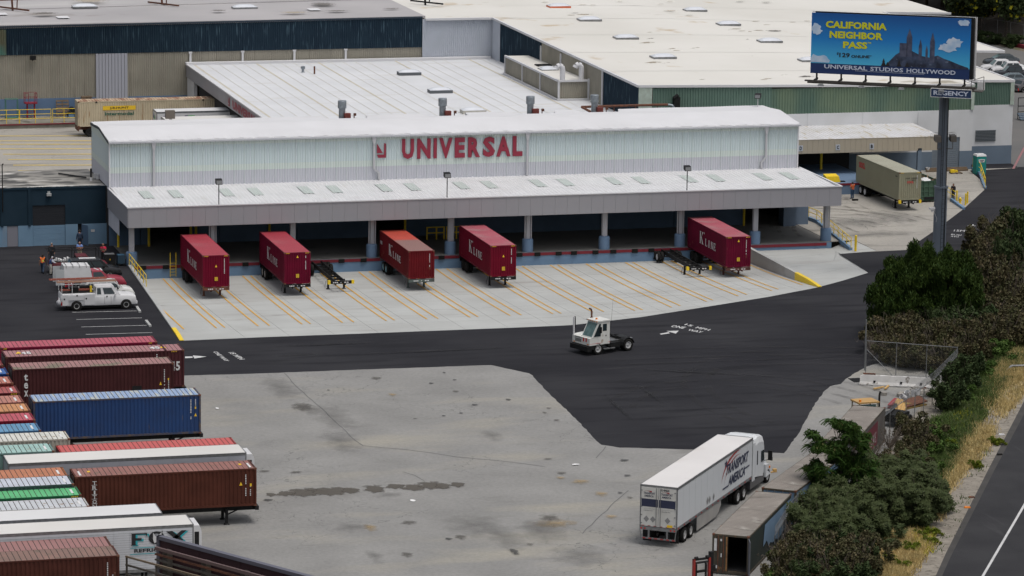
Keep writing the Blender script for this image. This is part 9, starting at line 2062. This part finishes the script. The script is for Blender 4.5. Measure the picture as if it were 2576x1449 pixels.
band('dark',[(2050,1465),(2120,1420),(2150,1440),(2000,1490),(2130,1490)],'at the bottom edge of the bank',.8,6)
band('mid',[(1965,1455),(1990,1465),(2010,1440)],'beside the open old container',1.0,4)
band('lime',[(2345,1345),(2335,1370),(2320,1350),(2300,1385),(2280,1395),(2270,1430),(2165,1455),(2190,1440),(2230,1410),(2500,1120),(2450,1180),(2390,1120)],'near the freeway shoulder',.65,6)
# grass and weeds: uncountable, one object each
def inside(p,poly):
    c = False; n = len(poly)
    for i in range(n):
        (x1,y1),(x2,y2) = poly[i],poly[(i + 1) % n]
        if (y1 > p[1]) != (y2 > p[1]) and p[0] < (x2 - x1) * (p[1] - y1) / (y2 - y1) + x1: c = not c
    return c
def tufts(name,label,polys,n,hh,mat,seed,blades=7,w=.05,spread=.28):
    rr = random.Random(seed); V_ = []
    for poly in polys:
        us = [p[0] for p in poly]; vs2 = [p[1] for p in poly]; area = (max(us) - min(us)) * (max(vs2) - min(vs2)); k = 0
        cen = [(rr.uniform(min(us),max(us)),rr.uniform(min(vs2),max(vs2))) for _ in range(int(area / 500) + 4)]
        while k < n // len(polys):
            c_ = rr.choice(cen); p = (c_[0] + rr.gauss(0,16),c_[1] + rr.gauss(0,9))
            if rr.random() < .15: p = (rr.uniform(min(us),max(us)),rr.uniform(min(vs2),max(vs2)))
            k += 1
            if not inside(p,poly): continue
            x,y = g(*p); h_ = hh * rr.uniform(.5,1.25)
            for _ in range(blades):
                bx_,by_ = x + rr.gauss(0,spread * .5),y + rr.gauss(0,spread * .5); tx_,ty_ = rr.gauss(0,h_ * .35),rr.gauss(0,h_ * .35); a = rr.uniform(0,PI); cx_,cy_ = math.cos(a) * w / 2,math.sin(a) * w / 2
                V_.append([(bx_ - cx_,by_ - cy_,0),(bx_ + cx_,by_ + cy_,0),(bx_ + tx_,by_ + ty_,h_ * rr.uniform(.6,1))])
    o = new(name,rawmesh(name,np.array(V_),3,mat)); o['kind'] = 'stuff'; return tag(o,label,'grass')
goldA = [[(2576,930),(2540,960),(2500,985),(2450,1060),(2400,1150),(2370,1190),(2340,1260),(2330,1320),(2370,1310),(2372,1250),(2430,1190),(2480,1130),(2500,1080),(2560,1010),(2590,980)],
         [(2330,1335),(2260,1345),(2190,1370),(2140,1400),(2150,1449),(2170,1475),(2270,1475),(2300,1420),(2340,1370)],[(2576,850),(2540,890),(2500,940),(2480,990),(2520,980),(2600,930)]]
tufts('dry_grass','golden dry grass strip between the green bank and the freeway',goldA,30000,.5,LM['gold'],1,8,.06,.5)
greenA = [[(2576,800),(2520,860),(2440,950),(2390,1040),(2320,1080),(2270,1160),(2290,1230),(2360,1230),(2420,1130),(2470,1050),(2540,950),(2600,900)]]
tufts('green_weeds','green weedy grass covering the bank between shrubs and dry grass',greenA,30000,.6,LM['weed'],2,8,.07,.5)
tufts('yellow_flower_weeds','patch of small yellow-flowered weeds on the green bank',[[(2390,1050),(2440,1030),(2450,1060),(2400,1100),(2380,1090)],[(2290,1340),(2345,1330),(2340,1400),(2300,1400)]],900,.45,LM['flower'],3,5,.07,.3)
tufts('verge_weeds','sparse green weeds growing at the edge of the freeway shoulder',[[(2480,1120),(2380,1330),(2330,1420),(2370,1390),(2470,1190)]],260,.3,LM['mid'],4,9,.06,.5)
# litter on the verge
for k,(c_,r_,x_,y_,lab,mt) in enumerate(((3,3,2350,32,'white litter scrap at the top of the gravel verge','white'),(3,3,2048,663,'dark red scrap on the freeway shoulder','rust'),(3,3,2005,765,'orange scrap on the freeway edge','amber'),(3,3,2330,233,'black scrap of tyre lying on the shoulder kerb','rubber'),(3,3,1815,665,'black flat scrap on the gravel verge','rubber'))):
    x,y = g(*q(c_,r_,x_,y_)); m = M(); m.hexa([(-.25,-.1,0),(.2,-.15,0),(.25,.1,0),(-.2,.15,0),(-.2,-.08,.08),(.15,-.1,.12),(.2,.08,.06),(-.15,.1,.1)]); tag(m.obj('litter',K[mt],loc=(x,y,.03)),lab,'litter')
a,b = g(*q(3,2,2385,865)),g(*q(3,2,2620,840)); m = M(); m.path([(a[0],a[1],.15),((a[0] + b[0]) / 2 - .3,(a[1] + b[1]) / 2 + .4,.5),(b[0],b[1],.5)],.09,n=7); tag(m.obj('drain_pipe',K['steel']),'thin grey pipe lying across the dry grass at the right edge','pipe')
# far trees on the hillside
def fartree(u,v,w,hh,label,seed,flowers=False,onhill=True,n=9000,mat='far'):
    if onhill: x,y,z = hitpt(u,v)
    else: x,y = g(u,v); z = 0
    t = thing('hillside_tree',label,'tree',(x,y,z),group=None); rr = random.Random(seed)
    bl_ = [(rr.uniform(-.35,.35) * w,rr.uniform(-.3,.3) * w,hh * rr.uniform(.4,.85),w * rr.uniform(.16,.28),w * rr.uniform(.16,.28),hh * rr.uniform(.12,.22)) for _ in range(13)]
    new('crown',leaves('crown',bl_,n,.34,LM[mat],seed,asp=1.6,shell=.3),t); new('trunk',stems('trunk',[((0,0,-1),(0,0,hh * .5),.3,.18),((0,0,hh * .3),(w * .25,0,hh * .65),.12,.05),((0,0,hh * .3),(-w * .25,.3,hh * .65),.12,.05)],BARK),t)
    if flowers: new('flowers',leaves('flowers',bl_,260,.5,LM['flower'],seed + 1,asp=1.2,shell=.9),t)
for k,a_ in enumerate(((2200,33,16,9,'dark tree behind the roof edge left of the flagpole'),(2165,22,12,8,'dark tree farthest left behind the white roof corner'),(2245,26,9,6,'small dark tree beside the flagpole'),(2330,40,16,11,'large dark tree above the middle of the billboard'),(2400,50,17,12,'large dark tree beside the grey lamp post'),(2445,30,14,10,'dark tree high on the slope right of the lamp post'),
                      (2462,76,11,8,'dark green tree with few yellow blooms right of the billboard corner'),(2530,96,13,12,'bushy tree covered in yellow blooms at the far right'),(2590,20,12,8,'dark tree in the top right corner'),(2370,20,13,9,'dark tree high up behind the billboard'))):
    fartree(a_[0],a_[1],a_[2],a_[3],a_[4],60 + k,flowers=('yellow' in a_[4]),mat='dark' if 'yellow' in a_[4] else 'far')
for k,(u,v) in enumerate(((2460,108),(2420,96),(2500,112),(2545,118),(2400,90))):
    x,y,z = hitpt(u,v); me,st = PR['dark'][k % 3]; t = thing('hillside_shrub',['low dark shrub third from right at the foot of the far hillside','low dark shrub second from left at the foot of the far hillside','low dark shrub second from right at the foot of the far hillside','rightmost low dark shrub at the foot of the far hillside','leftmost low dark shrub at the foot of the far hillside'][k],'shrub',(x,y,z),0,'low shrubs at the foot of the far hillside'); t.scale = (1,1,.6); new('foliage',me,t); new('stem',st,t)

# ================================================================ back of a nearer billboard at the bottom edge
def along(u,v,t_): d = _ray(u,v); return Vector((CAMX,CAMY,CAMH)) + d * t_
TA_ = 150.0; p0 = along(402,1347,TA_); dd = _ray(792,1452); t1 = (p0.z - CAMH) / dd.z; p1 = Vector((CAMX,CAMY,CAMH)) + dd * t1
dr = (p1 - p0); dr.z = 0; hd = math.atan2(dr.y,dr.x); Lp = 14.6; Hp = 4.6
t = thing('billboard','dark maroon back of a billboard with steel ribs and walkway at the bottom left','billboard',(p0.x,p0.y,0),hd); z1 = p0.z; z0_ = z1 - Hp
MAR = mk('maroon_panel_back',(.045,.014,.02),(.03,.010,.015),1,.7,.7); GBR = mk('steel_brown_grey',(.085,.078,.07),(.05,.042,.034),2,.7,.7)
facing = 1 if (Vector((-dr.y,dr.x,0)).dot(Vector((CAMX - p0.x,CAMY - p0.y,0))) > 0) else -1
# the side that looks at the camera is y = facing
n_ = 12
for k in range(n_): m = M(); m.box(k * Lp / n_ + .01,(k + 1) * Lp / n_ - .01,-.04,.04,z0_,z1 - .15); m.obj('back_panel',MAR,t)
m = M(); m.box(-.05,Lp,-.12,.12,z1 - .15,z1); m.box(-.08,.06,-.12,.12,z0_,z1); m.obj('top_beam',mk('beam_blue_grey',(.10,.10,.13),None,rough=.5),t)
f_ = facing
for k in range(6): m = M(); x_ = .75 + k * 2.3; m.box(x_ - .14,x_ + .14,min(f_ * .1,f_ * .4),max(f_ * .1,f_ * .4),z0_ - 1,z1 - .42); m.obj('upright',GBR,t)
for (dz_,w_,mt) in ((.38,.13,mk('pink_grey_beam',(.12,.08,.08),None)),(.62,.07,K['rust']),(.85,.07,GBR),(1.15,.06,GBR),(1.45,.08,K['rust']),(1.8,.06,GBR),(2.4,.1,GBR)): m = M(); m.bar((.3,f_ * .5,z1 - dz_),(Lp,f_ * .5,z1 - dz_),.1,w_); m.obj('stringer',mt,t)
m = M(); m.box(-.8,Lp,min(f_ * .6,f_ * 1.3),max(f_ * .6,f_ * 1.3),z1 - 3.3,z1 - 3.2); m.obj('walkway',GBR,t)
for k in range(9): m = M(); m.bar((-.55 + k * 1.8,f_ * 1.3,z1 - 3.2),(-.55 + k * 1.8,f_ * 1.3,z1 - .75),.06); m.obj('rail_post',GBR,t)
for dz_ in (.75,1.1,1.5): m = M(); m.bar((-.6,f_ * 1.3,z1 - dz_),(Lp,f_ * 1.3,z1 - dz_),.07); m.obj('hand_rail',mk('tan_steel',(.14,.105,.07),None) if dz_ < 1 else GBR,t)
m = M(); m.tube((-1.4,f_ * 1.2,z0_ - 1),(-1.4,f_ * 1.2,z1 - 1.6),.03); m.bar((-2.0,f_ * 2.0,z0_ + 2.2),(3,f_ * 1.6,z0_ + 2.6),.06); m.obj('rod',K['rust'],t)
m = M(); m.sm = True; m.lathe([(.6,0),(.6,z0_ + 1)],(Lp / 2,f_ * .6,0),n=20); m.obj('pole',PST,t)
